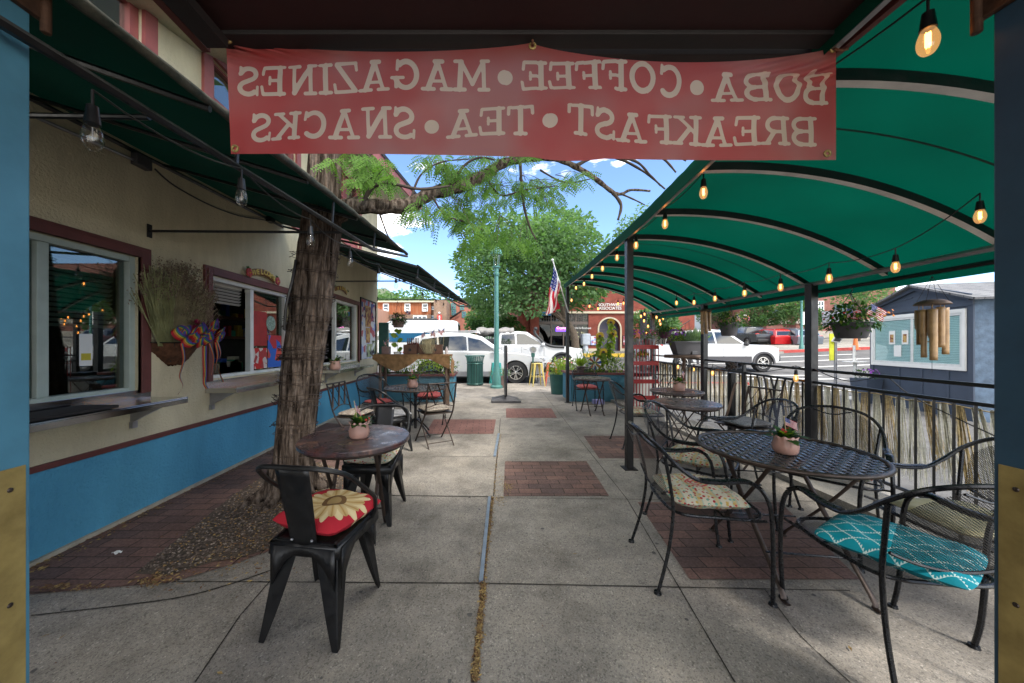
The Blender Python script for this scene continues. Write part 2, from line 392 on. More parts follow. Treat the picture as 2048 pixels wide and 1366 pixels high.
def leaf(name,c,c2,tr=.45,scale=1.3):
    if name in MATS: return MATS[name]
    b=NB(name); v=b.obj()
    n=b.noise(scale,3,v,.6); n2=b.noise(scale*17,2,v)
    f=b.math('ADD',b.math('MULTIPLY',n,.6),b.math('MULTIPLY',n2,.4))
    col=b.ramp(f,[(.33,c),(.66,c2)])
    d=b.n('ShaderNodeBsdfPrincipled'); d.inputs['Roughness'].default_value=.55; d.inputs['Specular IOR Level'].default_value=.3; b.l(col,d.inputs['Base Color'])
    t=b.n('ShaderNodeBsdfTranslucent'); b.l(b.mix(1,col,(1.5,1.7,.7),'MULTIPLY'),t.inputs[0])
    m=b.n('ShaderNodeMixShader'); m.inputs[0].default_value=tr; b.l(d.outputs[0],m.inputs[1]); b.l(t.outputs[0],m.inputs[2]); b.l(m.outputs[0],b.out.inputs[0]); MATS[name]=b.m; return b.m
M_LOC=leaf('locust_leaf',(.045,.12,.018),(.13,.25,.04),.45,2)
M_LEAF=leaf('broad_leaf',(.03,.085,.03),(.14,.24,.10),.4,.55)
M_LEAFD=leaf('dark_leaf',(.015,.05,.012),(.05,.13,.02),.35,9)
M_LEAFY=leaf('yellow_green_leaf',(.10,.17,.02),(.25,.32,.05),.45,6)
M_SAGEL=leaf('silver_leaf',(.10,.17,.09),(.19,.27,.15),.35,9)
def wiremesh(name,sx,sy,wd,col=(.02,.021,.024)):
    b=NB(name); uv=b.n('ShaderNodeTexCoord').outputs['UV']; s=b.sep(uv)
    u=b.math('DIVIDE',s[0],sx); w_=b.math('DIVIDE',s[1],sy)
    a=b.math('FRACT',b.math('ADD',u,w_)); c=b.math('FRACT',b.math('ADD',b.math('SUBTRACT',u,w_),100.0))
    m=b.math('MAXIMUM',b.math('LESS_THAN',a,wd),b.math('LESS_THAN',c,wd))
    t=b.n('ShaderNodeBsdfTransparent'); p=b.n('ShaderNodeBsdfPrincipled'); p.inputs['Base Color'].default_value=(*col,1); p.inputs['Roughness'].default_value=.3; p.inputs['Metallic'].default_value=.5
    x=b.n('ShaderNodeMixShader'); b.l(m,x.inputs[0]); b.l(t.outputs[0],x.inputs[1]); b.l(p.outputs[0],x.inputs[2]); b.l(x.outputs[0],b.out.inputs[0]); return b.m
M_WIRE=wiremesh('expanded_metal',.013,.009,.30)
def cushion_floral():
    b=NB('floral_cloth'); p=b.bsdf(.85,0,.15); v=b.obj()
    s=b.sep(v); 
    vo=b.n('ShaderNodeTexVoronoi'); vo.inputs['Scale'].default_value=52; b.l(v,vo.inputs['Vector'])
    sm=b.math('LESS_THAN',vo.outputs['Distance'],.40)
    hue=b.ramp(vo.outputs['Color'],[(.0,(.32,.02,.03)),(.42,(.45,.30,.08)),(.6,(.12,.30,.24)),(.8,(.40,.05,.06))],'CONSTANT')
    on=b.math('MULTIPLY',sm,b.math('GREATER_THAN',b.noise(60,1,v),.36))
    band=b.math('SINE',b.math('MULTIPLY',s[1],70.0))
    base=b.ramp(band,[(.2,(.50,.46,.36)),(.6,(.28,.38,.32)),(.9,(.46,.36,.20))])
    r=b.math('SQRT',b.math('ADD',b.math('POWER',s[0],2.0),b.math('POWER',s[1],2.0)))
    ring=b.math('MULTIPLY',b.math('LESS_THAN',r,.075),b.math('GREATER_THAN',b.math('SINE',b.math('MULTIPLY',r,240.0)),.1))
    c=b.mix(on,base,hue); c=b.mix(ring,c,(.40,.07,.07)); b.l(c,p.inputs['Base Color']); b.bump(b.noise(200,2,v),p,.25,.002); return b.m
M_FLOR=cushion_floral()
def cushion_sun():
    b=NB('sunflower_cloth'); p=b.bsdf(.85,0,.15); v=b.obj(); s=b.sep(v)
    x=b.math('SUBTRACT',s[0],.03); y=b.math('SUBTRACT',s[1],.0)
    r=b.math('SQRT',b.math('ADD',b.math('POWER',x,2.0),b.math('POWER',y,2.0))); a=b.math('ARCTAN2',y,x)
    pet=b.math('ABSOLUTE',b.math('SINE',b.math('MULTIPLY',a,7.0)))
    pet2=b.math('ABSOLUTE',b.math('COSINE',b.math('MULTIPLY',a,7.0)))
    R1=b.math('ADD',.105,b.math('MULTIPLY',pet,.075)); R2=b.math('ADD',.095,b.math('MULTIPLY',pet2,.06))
    m1=b.math('LESS_THAN',r,R1); m2=b.math('LESS_THAN',r,R2)
    ctr=b.math('LESS_THAN',r,.06); ctr2=b.math('LESS_THAN',r,.035)
    st=b.ramp(pet,[(.0,(.30,.17,.06)),(.35,(.50,.37,.17)),(1,(.60,.49,.28))])
    c=b.mix(m1,(.36,.018,.03),st); c=b.mix(m2,c,b.mix(.35,st,(.35,.2,.06))); c=b.mix(ctr,c,(.13,.07,.03)); c=b.mix(ctr2,c,(.28,.19,.08))
    b.l(c,p.inputs['Base Color']); b.bump(b.noise(160,2,v),p,.25,.002); return b.m
M_SUNF=cushion_sun()
def cushion_teal():
    b=NB('teal_cloth'); p=b.bsdf(.8,0,.2); v=b.obj(); s=b.sep(v)
    k=11.0
    a=b.math('FRACT',b.math('ADD',b.math('MULTIPLY',b.math('ADD',s[0],s[1]),k),50.0)); c_=b.math('FRACT',b.math('ADD',b.math('MULTIPLY',b.math('SUBTRACT',s[0],s[1]),k),50.0))
    d1=b.math('FRACT',b.math('ADD',b.math('MULTIPLY',b.math('SUBTRACT',s[0],s[1]),70.0),50.0)); d2=b.math('FRACT',b.math('ADD',b.math('MULTIPLY',b.math('ADD',s[0],s[1]),70.0),50.0))
    m1=b.math('LESS_THAN',a,b.math('MULTIPLY',d1,.15)); m2=b.math('LESS_THAN',c_,b.math('MULTIPLY',d2,.15))
    m=b.math('MAXIMUM',m1,m2); c=b.mix(m,(.0,.165,.215),(.36,.48,.47)); b.l(c,p.inputs['Base Color']); b.bump(b.noise(160,2,v),p,.2,.002); return b.m
M_TEAL=cushion_teal()
M_TWEED=PM('grey_tweed',(.12,.12,.13),.95,0,.7,140,.5,200,col2=(.34,.34,.35))
M_DOTS=PM('cream_dotted_cloth',(.25,.15,.12),.9,0,.5,42,.2,100,col2=(.50,.45,.36))
M_YEL=PM('yellow_cream_cloth',(.45,.38,.16),.85,0,.2,9,.2,100,col2=(.55,.50,.36))
def rainbow(name):
    b=NB(name); p=b.bsdf(.6,0,.3); uv=b.n('ShaderNodeTexCoord').outputs['UV']; s=b.sep(uv)
    c=b.ramp(s[0],[(.0,(.34,.01,.02)),(.28,(.45,.11,.02)),(.48,(.45,.34,.05)),(.60,(.04,.18,.06)),(.74,(.03,.06,.26)),(.90,(.14,.03,.20))],'CONSTANT'); b.l(c,p.inputs['Base Color']); return b.m
M_RAIN=rainbow('rainbow_ribbon')
def tabletop(name,c1,c2,c3,rough=.25):
    b=NB(name); p=b.bsdf(rough,0,.6); v=b.obj()
    n=b.noise(4,6,v,.7); c=b.ramp(n,[(.35,c1),(.5,c2),(.64,c3)],'EASE'); n2=b.noise(26,4,v,.6)
    c=b.mix(1,c,b.ramp(n2,[(.3,(.6,)*3),(.65,(1.15,)*3)]),'MULTIPLY'); b.l(c,p.inputs['Base Color'])
    b.l(b.ramp(b.noise(9,4,v),[(.3,(rough*.7,)*3),(.7,(rough*1.6,)*3)]),p.inputs['Roughness']); b.bump(n2,p,.1,.002); return b.m
M_TOP1=tabletop('worn_painted_top',(.10,.035,.03),(.055,.04,.045),(.20,.10,.07))
M_TOP2=tabletop('grey_brown_top',(.075,.05,.05),(.10,.08,.08),(.14,.11,.10))
def wallpaper(name,kind):
    b=NB(name); p=b.bsdf(.6,0,.2); v=b.obj(); vo=b.n('ShaderNodeTexVoronoi'); vo.inputs['Scale'].default_value=kind[0]; b.l(v,vo.inputs['Vector'])
    c=b.ramp(vo.outputs['Color'],[(i/len(kind[1]),q) for i,q in enumerate(kind[1])],'CONSTANT'); b.l(c,p.inputs['Base Color']); return b.m
M_POST=[wallpaper('poster_art_a',(9,[(.05,.03,.12),(.30,.08,.12),(.5,.45,.4),(.08,.1,.3)])),wallpaper('poster_art_b',(12,[(.35,.2,.1),(.45,.3,.12),(.2,.08,.05)])),wallpaper('poster_art_c',(7,[(.25,.3,.55),(.55,.56,.6),(.4,.1,.12)])),wallpaper('poster_art_d',(10,[(.04,.04,.05),(.3,.35,.2),(.6,.62,.62)]))]
M_RIB=PM('pale_rib_underside',(.66,.63,.60),.5,0,.25,5)
# ---------------- setting: ground, street ----------------
def zg(x,y): return .05*max(0,y-12.5)+.04*max(0,x-15)*(1 if y>10 else 0)
def zs(x,y): return zg(x,y)-.06
def lin(a,b,n): return [a+(b-a)*i/n for i in range(n+1)]
def sheet(xs,ys,fz):
    b=B(); nx=len(xs)
    b.v=[(x,y,fz(x,y)) for y in ys for x in xs]
    b.f=[(j*nx+i,j*nx+i+1,(j+1)*nx+i+1,(j+1)*nx+i) for j in range(len(ys)-1) for i in range(nx-1)]
    return b
xs=sorted(set([-300,-150,-80,-40]+lin(-20,60,40)+[80,120,200,350])); ys=sorted(set(lin(-6,12.5,6)+lin(12.5,60,30)+[80,120,200,400,700]))
struct(sheet(xs,ys,zs).build('street',M_ASPH))
# patio slab, street-side kerb
struct(B().bb(-3.2,3.02,-3.5,12.2,-.3,0).build('patio_pavement',M_CONC))
struct(B().bb(-12,-3.2,8.93,12.2,-.3,-.002).bb(3.02,9,9.3,12.2,-.3,-.002).build('pavement',M_CONC))
struct(B().bb(3.02,3.62,-3.5,9.298,-.3,.055).build('kerb',M_CONC2))
# joints in the slabs: strips of dark debris filled gap
def joint(b,pts,wd,jit=.12,n=10):
    pts=smoothpts(pts,n) if len(pts)>2 else lin_pts(pts[0],pts[1],24)
    L_=[];Rr=[]
    for i,p in enumerate(pts):
        a=pts[max(0,i-1)];c=pts[min(len(pts)-1,i+1)]; d=(c-a).normalized(); nrm=Vector((-d.y,d.x,0))
        w1=wd*(1+random.uniform(-jit,jit)*2)/2; L_.append(p+nrm*w1); Rr.append(p-nrm*w1)
    k=len(pts); b.add([(q.x,q.y,.003) for q in L_+Rr],[(i,i+1,k+i+1,k+i) for i in range(k-1)])
def lin_pts(a,b,n): return [Vector(a).lerp(Vector(b),i/n) for i in range(n+1)]
M_JOINT=PM('joint_dirt',(.03,.026,.02),.95,0,.6,30,.5,90)
jb=B()
for a,c,wd in [((62,1162),(958,1167),.008),((958,1167),(1400,1176),.008),((690,990),(985,994),.012),((990,996),(1640,1003),.006),
    ((860,913),(994,914),.006),((1003,869),(1152,870),.006),((905,838),(1001,837),.006),((995,799),(1085,800),.008),((830,815),(995,815),.006),
    ((1400,1176),(1700,1182),.007),((1155,870),(1330,870),.006),((1152,922),(1330,922),.006),((930,779),(1085,779),.008)]:
    joint(jb,[G(*a),G(*c)],wd)
for a,c,wd in [((1255,1000),(1470,1366),.007),((1080,778),(1255,1000),.007),((1001,837),(987,993),.009),((480,1232),(390,1366),.007)]:
    joint(jb,[G(*a),G(*c)],wd)
joint(jb,[G(62,1232),G(232,1213),G(367,1194),G(467,1167),G(556,1136)],.009)
joint(jb,[G(1530,1180),G(1590,1260),G(1640,1310),G(1700,1366)],.005,.3)      # a crack
joint(jb,[G(480,1232),G(560,1140)],.006)
struct(jb.build('slab_joints',M_JOINT))
# brick insets
def patch(name,px,mat,z=.004,frame=True):
    pts=[G(*p) for p in px]; b=B().poly([(p.x,p.y,z) for p in pts]); struct(b.build(name,mat))
M_PAVE=brickmat('paver_brick',(.23,.135,.11),(.15,.10,.09),(.05,.04,.034),.21,.105,.004,rot=R(0),stain=.6)
M_PAVE2=brickmat('paver_brick_pale',(.26,.13,.11),(.22,.11,.095),(.08,.06,.05),.21,.105,.005,rot=R(0),stain=.5)
patch('brick_paving',[(1010,923),(1173,923),(1218,992),(1007,993)],M_PAVE)
patch('brick_paving',[(1012,817),(1103,817),(1114,836),(1012,836)],M_PAVE2)
patch('brick_paving',[(868,839),(992,839),(987,868),(850,868)],M_PAVE2)
patch('brick_paving',[(1167,872),(1330,872),(1400,917),(1198,917)],M_PAVE)
patch('brick_paving',[(1275,1005),(1560,1005),(1720,1160),(1380,1160)],M_PAVE)
# wall-side brick strip and gravel bed
wy=[(-2.82,1.0),(-2.82,6.2)]
bp=[G(60,1190),G(340,1166),G(430,1140),G(470,1128),G(560,1095),G(640,1060),G(690,1010),G(700,960),G(760,880),G(700,850)]
poly=[(p.x,p.y,.0045) for p in bp]+[(-2.82,6.0,.0045),(-2.82,1.0,.0045),(-2.6,1.0,.0045)]
struct(B().poly(poly).build('brick_paving',M_PAVE))
gv=[(270,1150),(330,1100),(400,1045),(470,990),(535,950),(640,925),(690,945),(680,1000),(650,1040),(560,1092),(480,1118),(430,1125),(340,1152)]
gp=[G(*p) for p in gv]
M_GRAV=PM('gravel_soil',(.10,.075,.055),.95,0,.6,60,.9,120)
struct(B().poly([(p.x,p.y,.008) for p in gp]).build('gravel_bed',M_GRAV))
def inpoly(x,y,P):
    c=False; j=len(P)-1
    for i in range(len(P)):
        if (P[i].y>y)!=(P[j].y>y) and x<(P[j].x-P[i].x)*(y-P[i].y)/(P[j].y-P[i].y)+P[i].x: c=not c
        j=i
    return c
def pebble(b,x,y,z,r):
    a=random.uniform(0,PI); h=r*random.uniform(.4,.8); ca,sa=math.cos(a),math.sin(a); k=random.uniform(.6,1)
    P=[(r,0,0),(0,r*k,0),(-r,0,0),(0,-r*k,0),(0,0,h),(0,0,-h*.4)]
    b.add([(x+p[0]*ca-p[1]*sa,y+p[0]*sa+p[1]*ca,z+p[2]) for p in P],[(0,1,4),(1,2,4),(2,3,4),(3,0,4),(1,0,5),(2,1,5),(3,2,5),(0,3,5)])
for nm,col,cnt,rr in [('gravel',(.15,.11,.085),2600,(.006,.014)),('gravel_light',(.30,.24,.19),900,(.005,.012)),('gravel_ochre',(.34,.20,.07),500,(.005,.011))]:
    b=B(); k=0
    while k<cnt:
        x=random.uniform(-2.7,-.9); y=random.uniform(1.9,4.4)
        if inpoly(x,y,gp): pebble(b,x,y,.012,random.uniform(*rr)); k+=1
    o=b.build('gravel',PM(nm,col,.9,0,.5,60)); o['kind']='stuff'
# fallen leaves (uncountable litter)
lb=B(); lb2=B()
def flake(b,x,y,s,z=.008):
    a=random.uniform(0,2*PI); ca,sa=math.cos(a)*s,math.sin(a)*s; t=random.uniform(-.4,.6)*s
    b.add([(x-ca,y-sa,z),(x-sa*.35,y+ca*.35,z+abs(t)*.5+.002),(x+ca,y+sa,z+.001),(x+sa*.35,y-ca*.35,z+.001)],[(0,1,2,3)])
for i in range(420):
    t=random.random()**.8; y=1.35+5*t*random.random(); x=-2.80+abs(random.gauss(0,.06))
    flake(random.choice([lb,lb2]),x,y,random.uniform(.008,.022))
for (cx,cy,sx,sy,n,s) in [(310,1165,.12,.05,120,.013),(130,1180,.2,.03,90,.013),(470,1135,.5,.25,150,.011),(520,1050,.5,.5,200,.012),(560,1080,.3,.15,130,.011),(640,1000,.3,.3,90,.012),(440,870,.3,.3,30,.02)]:
    c=G(cx,cy)
    for i in range(n):
        x,y=c.x+random.gauss(0,sx*.5),c.y+random.gauss(0,sy*.5)
        if x>-2.8: flake(random.choice([lb,lb2]),x,y,s*random.uniform(.6,1.4),.016)
# litter in the central joint
J=[(G(985,996),G(965,1170),.035,620),(G(968,1170),G(950,1366),.024,800),(G(1001,869),G(994,914),.03,120),(G(994,915),G(988,990),.02,120)]
for a,c,wd,n in J:
    for i in range(n):
        p=a.lerp(c,random.random()); flake(random.choice([lb,lb2,lb2]),p.x+random.gauss(0,wd*.35),p.y,random.uniform(.005,.011),random.uniform(.005,.012))
for (cx,cy,n,r) in [(1016,975,70,.06),(1000,960,30,.08),(1000,1000,50,.06)]:
    c=G(cx,cy)
    for i in range(n): flake(lb2,c.x+random.gauss(0,r*.6),c.y+random.gauss(0,r),.009)
for i in range(160): flake(lb,random.uniform(-2.6,2.9),random.uniform(1.4,8.5)**1,.006)
for px in [(125,1277),(440,1350),(1150,1110),(1700,1300),(90,1275)]:
    c=G(*px); flake(lb2,c.x,c.y,.018)
o=lb.build('leaf_litter',PM('leaf_litter_brown',(.20,.10,.045),.9,0,.5,30)); o['kind']='stuff'
o=lb2.build('leaf_litter',PM('leaf_litter_gold',(.30,.18,.08),.85,0,.5,40,col2=(.44,.31,.11))); o['kind']='stuff'
jb=B()
for a,c,wd in [(G(985,996),G(965,1170),.022),(G(966,1170),G(948,1366),.028)]: joint(jb,[a,c],wd,.2)
struct(jb.build('joint_bed',PM('joint_mulch',(.14,.09,.06),.95,0,.7,90,.8,120)))
# painted steel edging strip
b=B(); a,c=G(979,996),G(962,1166); M_EDG=PM('blue_grey_strip',(.20,.25,.31),.5,.2,.3,12)
b.prism([(a.x-.012,a.y),(a.x+.012,a.y),(c.x+.012,c.y),(c.x-.012,c.y)],.0,.016,'Z')
tag(b.build('edging_strip',M_EDG),'long blue-grey edging strip set in the joint beside the fallen leaves, nearest us','edging strip')
b=B(); a,c=G(998,868),G(990,913); b.prism([(a.x-.02,a.y),(a.x+.012,a.y),(c.x+.012,c.y),(c.x-.02,c.y)],.0,.012,'Z')
tag(b.build('edging_strip',M_EDG),'short pale blue-grey edging strip farther along the joint','edging strip')
b=B(); random.seed(3)
for i in range(140):
    x,y=random.uniform(-2.3,2.9),random.uniform(1.3,9); r=random.uniform(.004,.016); n=9; k0=len(b.v)
    b.v+=[(x+math.cos(2*PI*k/n)*r*random.uniform(.7,1.2),y+math.sin(2*PI*k/n)*r*random.uniform(.7,1.2),.0025) for k in range(n)]; b.f.append(tuple(range(k0,k0+n)))
o=b.build('gum_spots',PM('gum_spot',(.10,.095,.09),.9,0,.3,30)); o['kind']='stuff'
# paper scrap
p=G(234,1108); b=B().grid(lambda u,v:(p.x+(u-.5)*.045,p.y+(v-.5)*.03,.012+.012*math.sin(u*7)*math.cos(v*5)),6,5)
tag(b.build('paper_scrap',M_PAPER,smooth=True),'crumpled white scrap of paper lying on the brick strip by the blue wall','litter')

# ---------------- cafe building (left) ----------------
WX=-2.82
cafe=thing('cafe_building','cream stucco cafe with blue base, maroon trim and serving windows on the left','building',(WX,.5,0))
def wallholes(z0,z1,holes,y0=.55,y1=8.92,x0=WX-.18,x1=WX):
    b=B(); ys=sorted(set([y0,y1]+[q for h in holes for q in h[:2]])); zs_=sorted(set([z0,z1]+[q for h in holes for q in h[2:]]))
    for i in range(len(ys)-1):
        for j in range(len(zs_)-1):
            cy=(ys[i]+ys[i+1])/2; cz=(zs_[j]+zs_[j+1])/2
            if any(h[0]<cy<h[1] and h[2]<cz<h[3] for h in holes): continue
            if not(y0<=cy<=y1): continue
            b.bb(x0,x1,ys[i],ys[i+1],zs_[j],zs_[j+1])
    return b
H=[(1.0,2.77,1.0,2.08),(3.49,4.88,1.02,2.09),(5.85,7.52,1.02,2.24)]
H2=[(1.7,2.80,3.25,4.55),(3.5,5.06,3.2,4.33),(6.2,7.6,3.5,4.76)]
wallholes(.61,5.9,H+H2).build('upper_wall',M_STUC,cafe,world=True)
B().bb(WX-.18,WX+.004,.55,8.924,.0,.572).build('base_wall',M_BLUEW,cafe,world=True)
B().bb(WX-.17,WX+.02,.55,8.93,.572,.612).build('maroon_band',M_MAR,cafe,world=True,bevel=.004)
B().bb(WX+.004,WX+.03,.55,8.9,.004,.03).build('base_flashing',PM('pale_flashing',(.42,.38,.30),.8,0,.3,9),cafe,world=True)
B().bb(-8,WX-.18,8.72,8.922,0,5.9).build('end_wall',M_STUC,cafe,world=True)
def cafe_window(y0,y1,z0,z1,mull,frame_mat=M_WHITE,tr=.085,bl=0,name='window',open_side=None):
    t=B() # maroon casing in two steps
    for (o_,x1,x2) in ((0,WX+.001,WX+.028),(.025,WX+.001,WX+.040)):
        a=tr-o_; i0=.012 if o_==0 else .03
        t.bb(x1,x2,y0-a,y0-(.0 if o_ else 0),z0-.02,z1+a); t.bb(x1,x2+.0005,y1,y1+a,z0-.02,z1+a); t.bb(x1,x2+.001,y0,y1,z1,z1+a)
    wnd=t.build(name,M_MAR,cafe,world=True,bevel=.003)
    f=B(); w_=.045
    f.bb(WX-.10,WX-.02,y0,y0+w_,z0,z1).bb(WX-.10,WX-.02,y1-w_,y1,z0,z1).bb(WX-.10,WX-.021,y0+w_,y1-w_,z1-w_,z1).bb(WX-.10,WX-.021,y0+w_,y1-w_,z0,z0+w_*.7)
    for m in mull: f.bb(WX-.095,WX-.03,m-.03,m+.03,z0+w_*.7,z1-w_)
    fo=f.build('frame',frame_mat,wnd,bevel=.003); fo.location=-Vector(cafe.location)
    eds=[y0+w_]+[q for m in mull for q in (m-.03,m+.03)]+[y1-w_]
    for i in range(0,len(eds),2):
        if open_side==i//2: continue
        g=B().bb(WX-.07,WX-.064,eds[i],eds[i+1],z0+w_*.7,z1-w_).build('pane',M_GLASSW,wnd); g.location=-Vector(cafe.location)
    return wnd
w1=cafe_window(1.0,2.77,1.0,2.08,[2.20],M_SAGE,bl=1)
w2=cafe_window(3.49,4.88,1.02,2.09,[4.17],M_WHITE,open_side=0)
w3=cafe_window(5.85,7.52,1.02,2.24,[6.50],M_WHITE,open_side=0)
for (y0,y1,z0,z1) in H2:
    t=B(); a=.11
    t.bb(WX,WX+.03,y0-a,y0,z0-a,z1+a).bb(WX,WX+.0305,y1,y1+a,z0-a,z1+a).bb(WX,WX+.031,y0,y1,z1,z1+a).bb(WX,WX+.032,y0,y1,z0-a,z0)
    m=(y0+y1)/2
    for k in (y0+.04,m-.05,m+.05,y1-.04): t.bb(WX-.1,WX-.02,k-.035,k+.035,z0,z1)
    for k in lin(z0,z1,3): t.bb(WX-.095,WX-.03,y0,y1,k-.02,k+.02)
    wd=t.build('upper_window',M_MAR2,cafe,world=True)
    g=B().bb(WX-.07,WX-.06,y0,y1,z0,z1).build('pane',M_GLASSW,wd); g.location=-Vector(cafe.location)
# venetian blinds
def blinds(y0,y1,z0,z1,x,mat,parent,step=.035,tilt=.5):
    b=B(); z=z1
    while z>z0:
        b.add([(x-.014,y0,z-.010*tilt*2),(x+.014,y0,z+.010),(x+.014,y1,z+.010),(x-.014,y1,z-.010*tilt*2)],[(0,1,2,3)]); z-=step
    b.bb(x-.02,x+.02,y0,y1,z1,z1+.035)
    o=b.build('blind',mat,parent,solid=.0015); o.location=-Vector(cafe.location); return o
blinds(2.25,2.70,1.5,2.0,WX-.14,M_BLIND,w1); blinds(1.05,2.08,1.62,2.0,WX-.14,M_BLIND,w1)
blinds(3.55,4.12,1.83,2.02,WX-.14,PM('blind_pale',(.45,.44,.42),.6,0,.1,4),w2)
blinds(4.22,4.83,1.90,2.02,WX-.14,M_BLIND,w2); blinds(5.9,6.45,1.95,2.18,WX-.14,M_BLIND,w3)
# room behind the windows
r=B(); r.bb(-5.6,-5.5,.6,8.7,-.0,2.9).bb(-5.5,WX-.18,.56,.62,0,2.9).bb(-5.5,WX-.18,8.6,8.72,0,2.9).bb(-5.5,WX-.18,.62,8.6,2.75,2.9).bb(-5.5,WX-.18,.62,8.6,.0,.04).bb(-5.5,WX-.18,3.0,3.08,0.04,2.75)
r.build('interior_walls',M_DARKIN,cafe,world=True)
b=B().bb(-3.75,-3.05,3.1,4.9,.04,.98); b.build('counter',PM('counter_wood',(.16,.08,.04),.4,0,.3,5),cafe,world=True,bevel=.01)
b=B().bb(-4.4,-3.9,3.6,4.5,.98,1.75).bb(-3.9,-3.885,3.65,4.15,1.05,1.65).bb(-3.885,-3.86,3.66,3.69,1.1,1.6); b.build('oven',PM('oven_steel',(.14,.14,.14),.3,.9,.2,5),cafe,world=True,bevel=.01)
for q in ((-4.2,-3.9,3.3,4.9,1.82,1.9),(-5.45,-5.2,3.1,8.4,1.5,1.55),(-5.45,-5.2,3.1,8.4,1.9,1.95)): B().bb(*q).build('shelf',M_CRATE,cafe,world=True)
cols=[(.35,.03,.03),(.03,.08,.35),(.5,.45,.35),(.02,.2,.12),(.45,.3,.05)]
b1=[B() for _ in cols]
MG=[PM('goods_%d%d'%(int(q[0]*99),int(q[1]*99)),q,.5) for q in cols]
for i in range(60):
    y=random.uniform(3.15,8.3); z=random.choice([1.55,1.95,.98]); x=-5.3 if z>1 else -3.5
    k=random.randrange(5); s=random.uniform(.05,.13)
    if z<1: y=random.uniform(4.25,4.85)
    B().bb(x-.05,x+.05,y-s/2,y+s/2,z,z+random.uniform(.08,.24)).build('packaged_goods',MG[k],cafe,world=True)
# posters inside window 2 (right pane), red painted in for its reflections, and the round green decal
b=B().bb(WX-.062,WX-.060,4.24,4.50,1.36,1.80); b.build('red_reflection_poster',M_REDM,w2).location=-Vector(cafe.location); b=B().bb(WX-.062,WX-.060,4.22,4.5,1.07,1.33); b.build('tour_poster',wallpaper('poster_art_e',(14,[(.45,.03,.03),(.5,.45,.42),(.35,.05,.05)])),w2).location=-Vector(cafe.location); b=B().bb(WX-.062,WX-.060,4.52,4.82,1.07,1.5); b.build('blue_poster',wallpaper('poster_art_f',(8,[(.4,.04,.05),(.04,.12,.45),(.5,.08,.06)])),w2).location=-Vector(cafe.location)
b=B(); b.lathe([(.0001,0),(.10,0),(.10,.002),(.0001,.002)],n=28,cap=False,M=frame_M((WX-.058,4.58,1.66),(0,1,0),(0,0,1)))
b.build('round_sticker',PM('sage_sticker',(.10,.22,.17),.6,0,.5,40,col2=(.35,.45,.38)),w2,smooth=True).location=-Vector(cafe.location)
# window stickers on pane 1
b=B().bb(WX-.060,WX-.058,2.42,2.50,1.22,1.45); b.build('paper_notice',M_PAPER,w1).location=-Vector(cafe.location)
b=B().bb(WX-.058,WX-.057,2.43,2.49,1.26,1.31); b.build('yellow_patch',PM('yellow_patch',(.5,.42,.03),.6),w1).location=-Vector(cafe.location)
# stainless shelves under each window
def shelf(y0,y1,label,brk,z=.93):
    t=thing('serving_shelf',label,'shelf',(WX,y0,z),group='stainless shelves under the serving windows')
    s=B(); X1=WX+.32
    s.bb(WX+.002,X1,y0,y1,z-.004,z+.006).bb(X1-.006,X1,y0,y1,z-.045,z-.004).bb(WX+.002,X1-.006,y0,y0+.006,z-.045,z-.004).bb(WX+.002,X1-.006,y1-.006,y1,z-.045,z-.004)
    s.bb(WX+.002,WX+.010,y0,y1,z+.006,z+.075)
    s.build('shelf_top',M_STEEL,t,world=True,bevel=.002)
    for y in brk:
        B().prism([(WX+.002,z-.046),(WX+.26,z-.046),(WX+.02,z-.17),(WX+.002,z-.17)],y-.012,y+.012,'Y').bb(WX+.002,WX+.03,y-.02,y+.02,z-.22,z-.17).build('bracket',M_ALU,t,world=True)
    return t
shelf(.9,2.87,'wide stainless steel shelf under the nearest serving window, nearest the blue door post',[1.2,2.72])
shelf(3.43,5.0,'stainless steel shelf under the window with the red reflection posters, left of the tree trunk',[3.50,4.9])
s3=shelf(5.87,7.65,'short stainless steel shelf under the farthest serving window, right of the tree trunk',[6.0,7.35])
b=B().bb(WX+.05,WX+.30,1.0,2.35,.94,.96); tag(b.build('serving_mat',M_DKWOOD,bevel=.004),'black rubber mat lying on the nearest stainless shelf','mat')
# eave and fascia
def atX(px,py,X): 
    Y=X*F/(px-PX); return at(px,py,Y)
E=[atX(300,-30,-2.5),atX(455,98,-2.5),at(600,203,5.0),at(738,305,6.6),at(842,420,9.7)]
b=B(); n=len(E)
for (o1,o2,dz0,dz1) in ((0,.03,0,.20),): 
    vs=[];fs=[]
    for p in E: vs+=[p+Vector((0,0,0)),p+Vector((.03,0,0)),p+Vector((.03,0,.22)),p+Vector((0,0,.22))]
    for i in range(n-1):
        for k in range(4): fs.append((i*4+k,i*4+(k+1)%4,i*4+4+(k+1)%4,i*4+4+k))
    b.add(vs,fs+[(0,1,2,3),(n*4-4,n*4-3,n*4-2,n*4-1)])
b.build('fascia',M_MAR2,cafe,world=True)
vs=[];fs=[]
for p in E: vs+=[p+Vector((0,0,.01)),Vector((WX-.1,p.y,p.z+.02))]
for i in range(n-1): fs.append((i*2,i*2+1,i*2+3,i*2+2))
B().add(vs,fs).build('soffit',M_SOFF,cafe,world=True,solid=.02)
vs=[];fs=[]
for p in E: vs+=[p+Vector((.06,0,.225)),Vector((-7,p.y,p.z+2.2))]
for i in range(n-1): fs.append((i*2,i*2+1,i*2+3,i*2+2))
B().add(vs,fs).build('roof',PM('dark_roof',(.05,.05,.055),.8,0,.3,5),cafe,world=True,solid=.06)
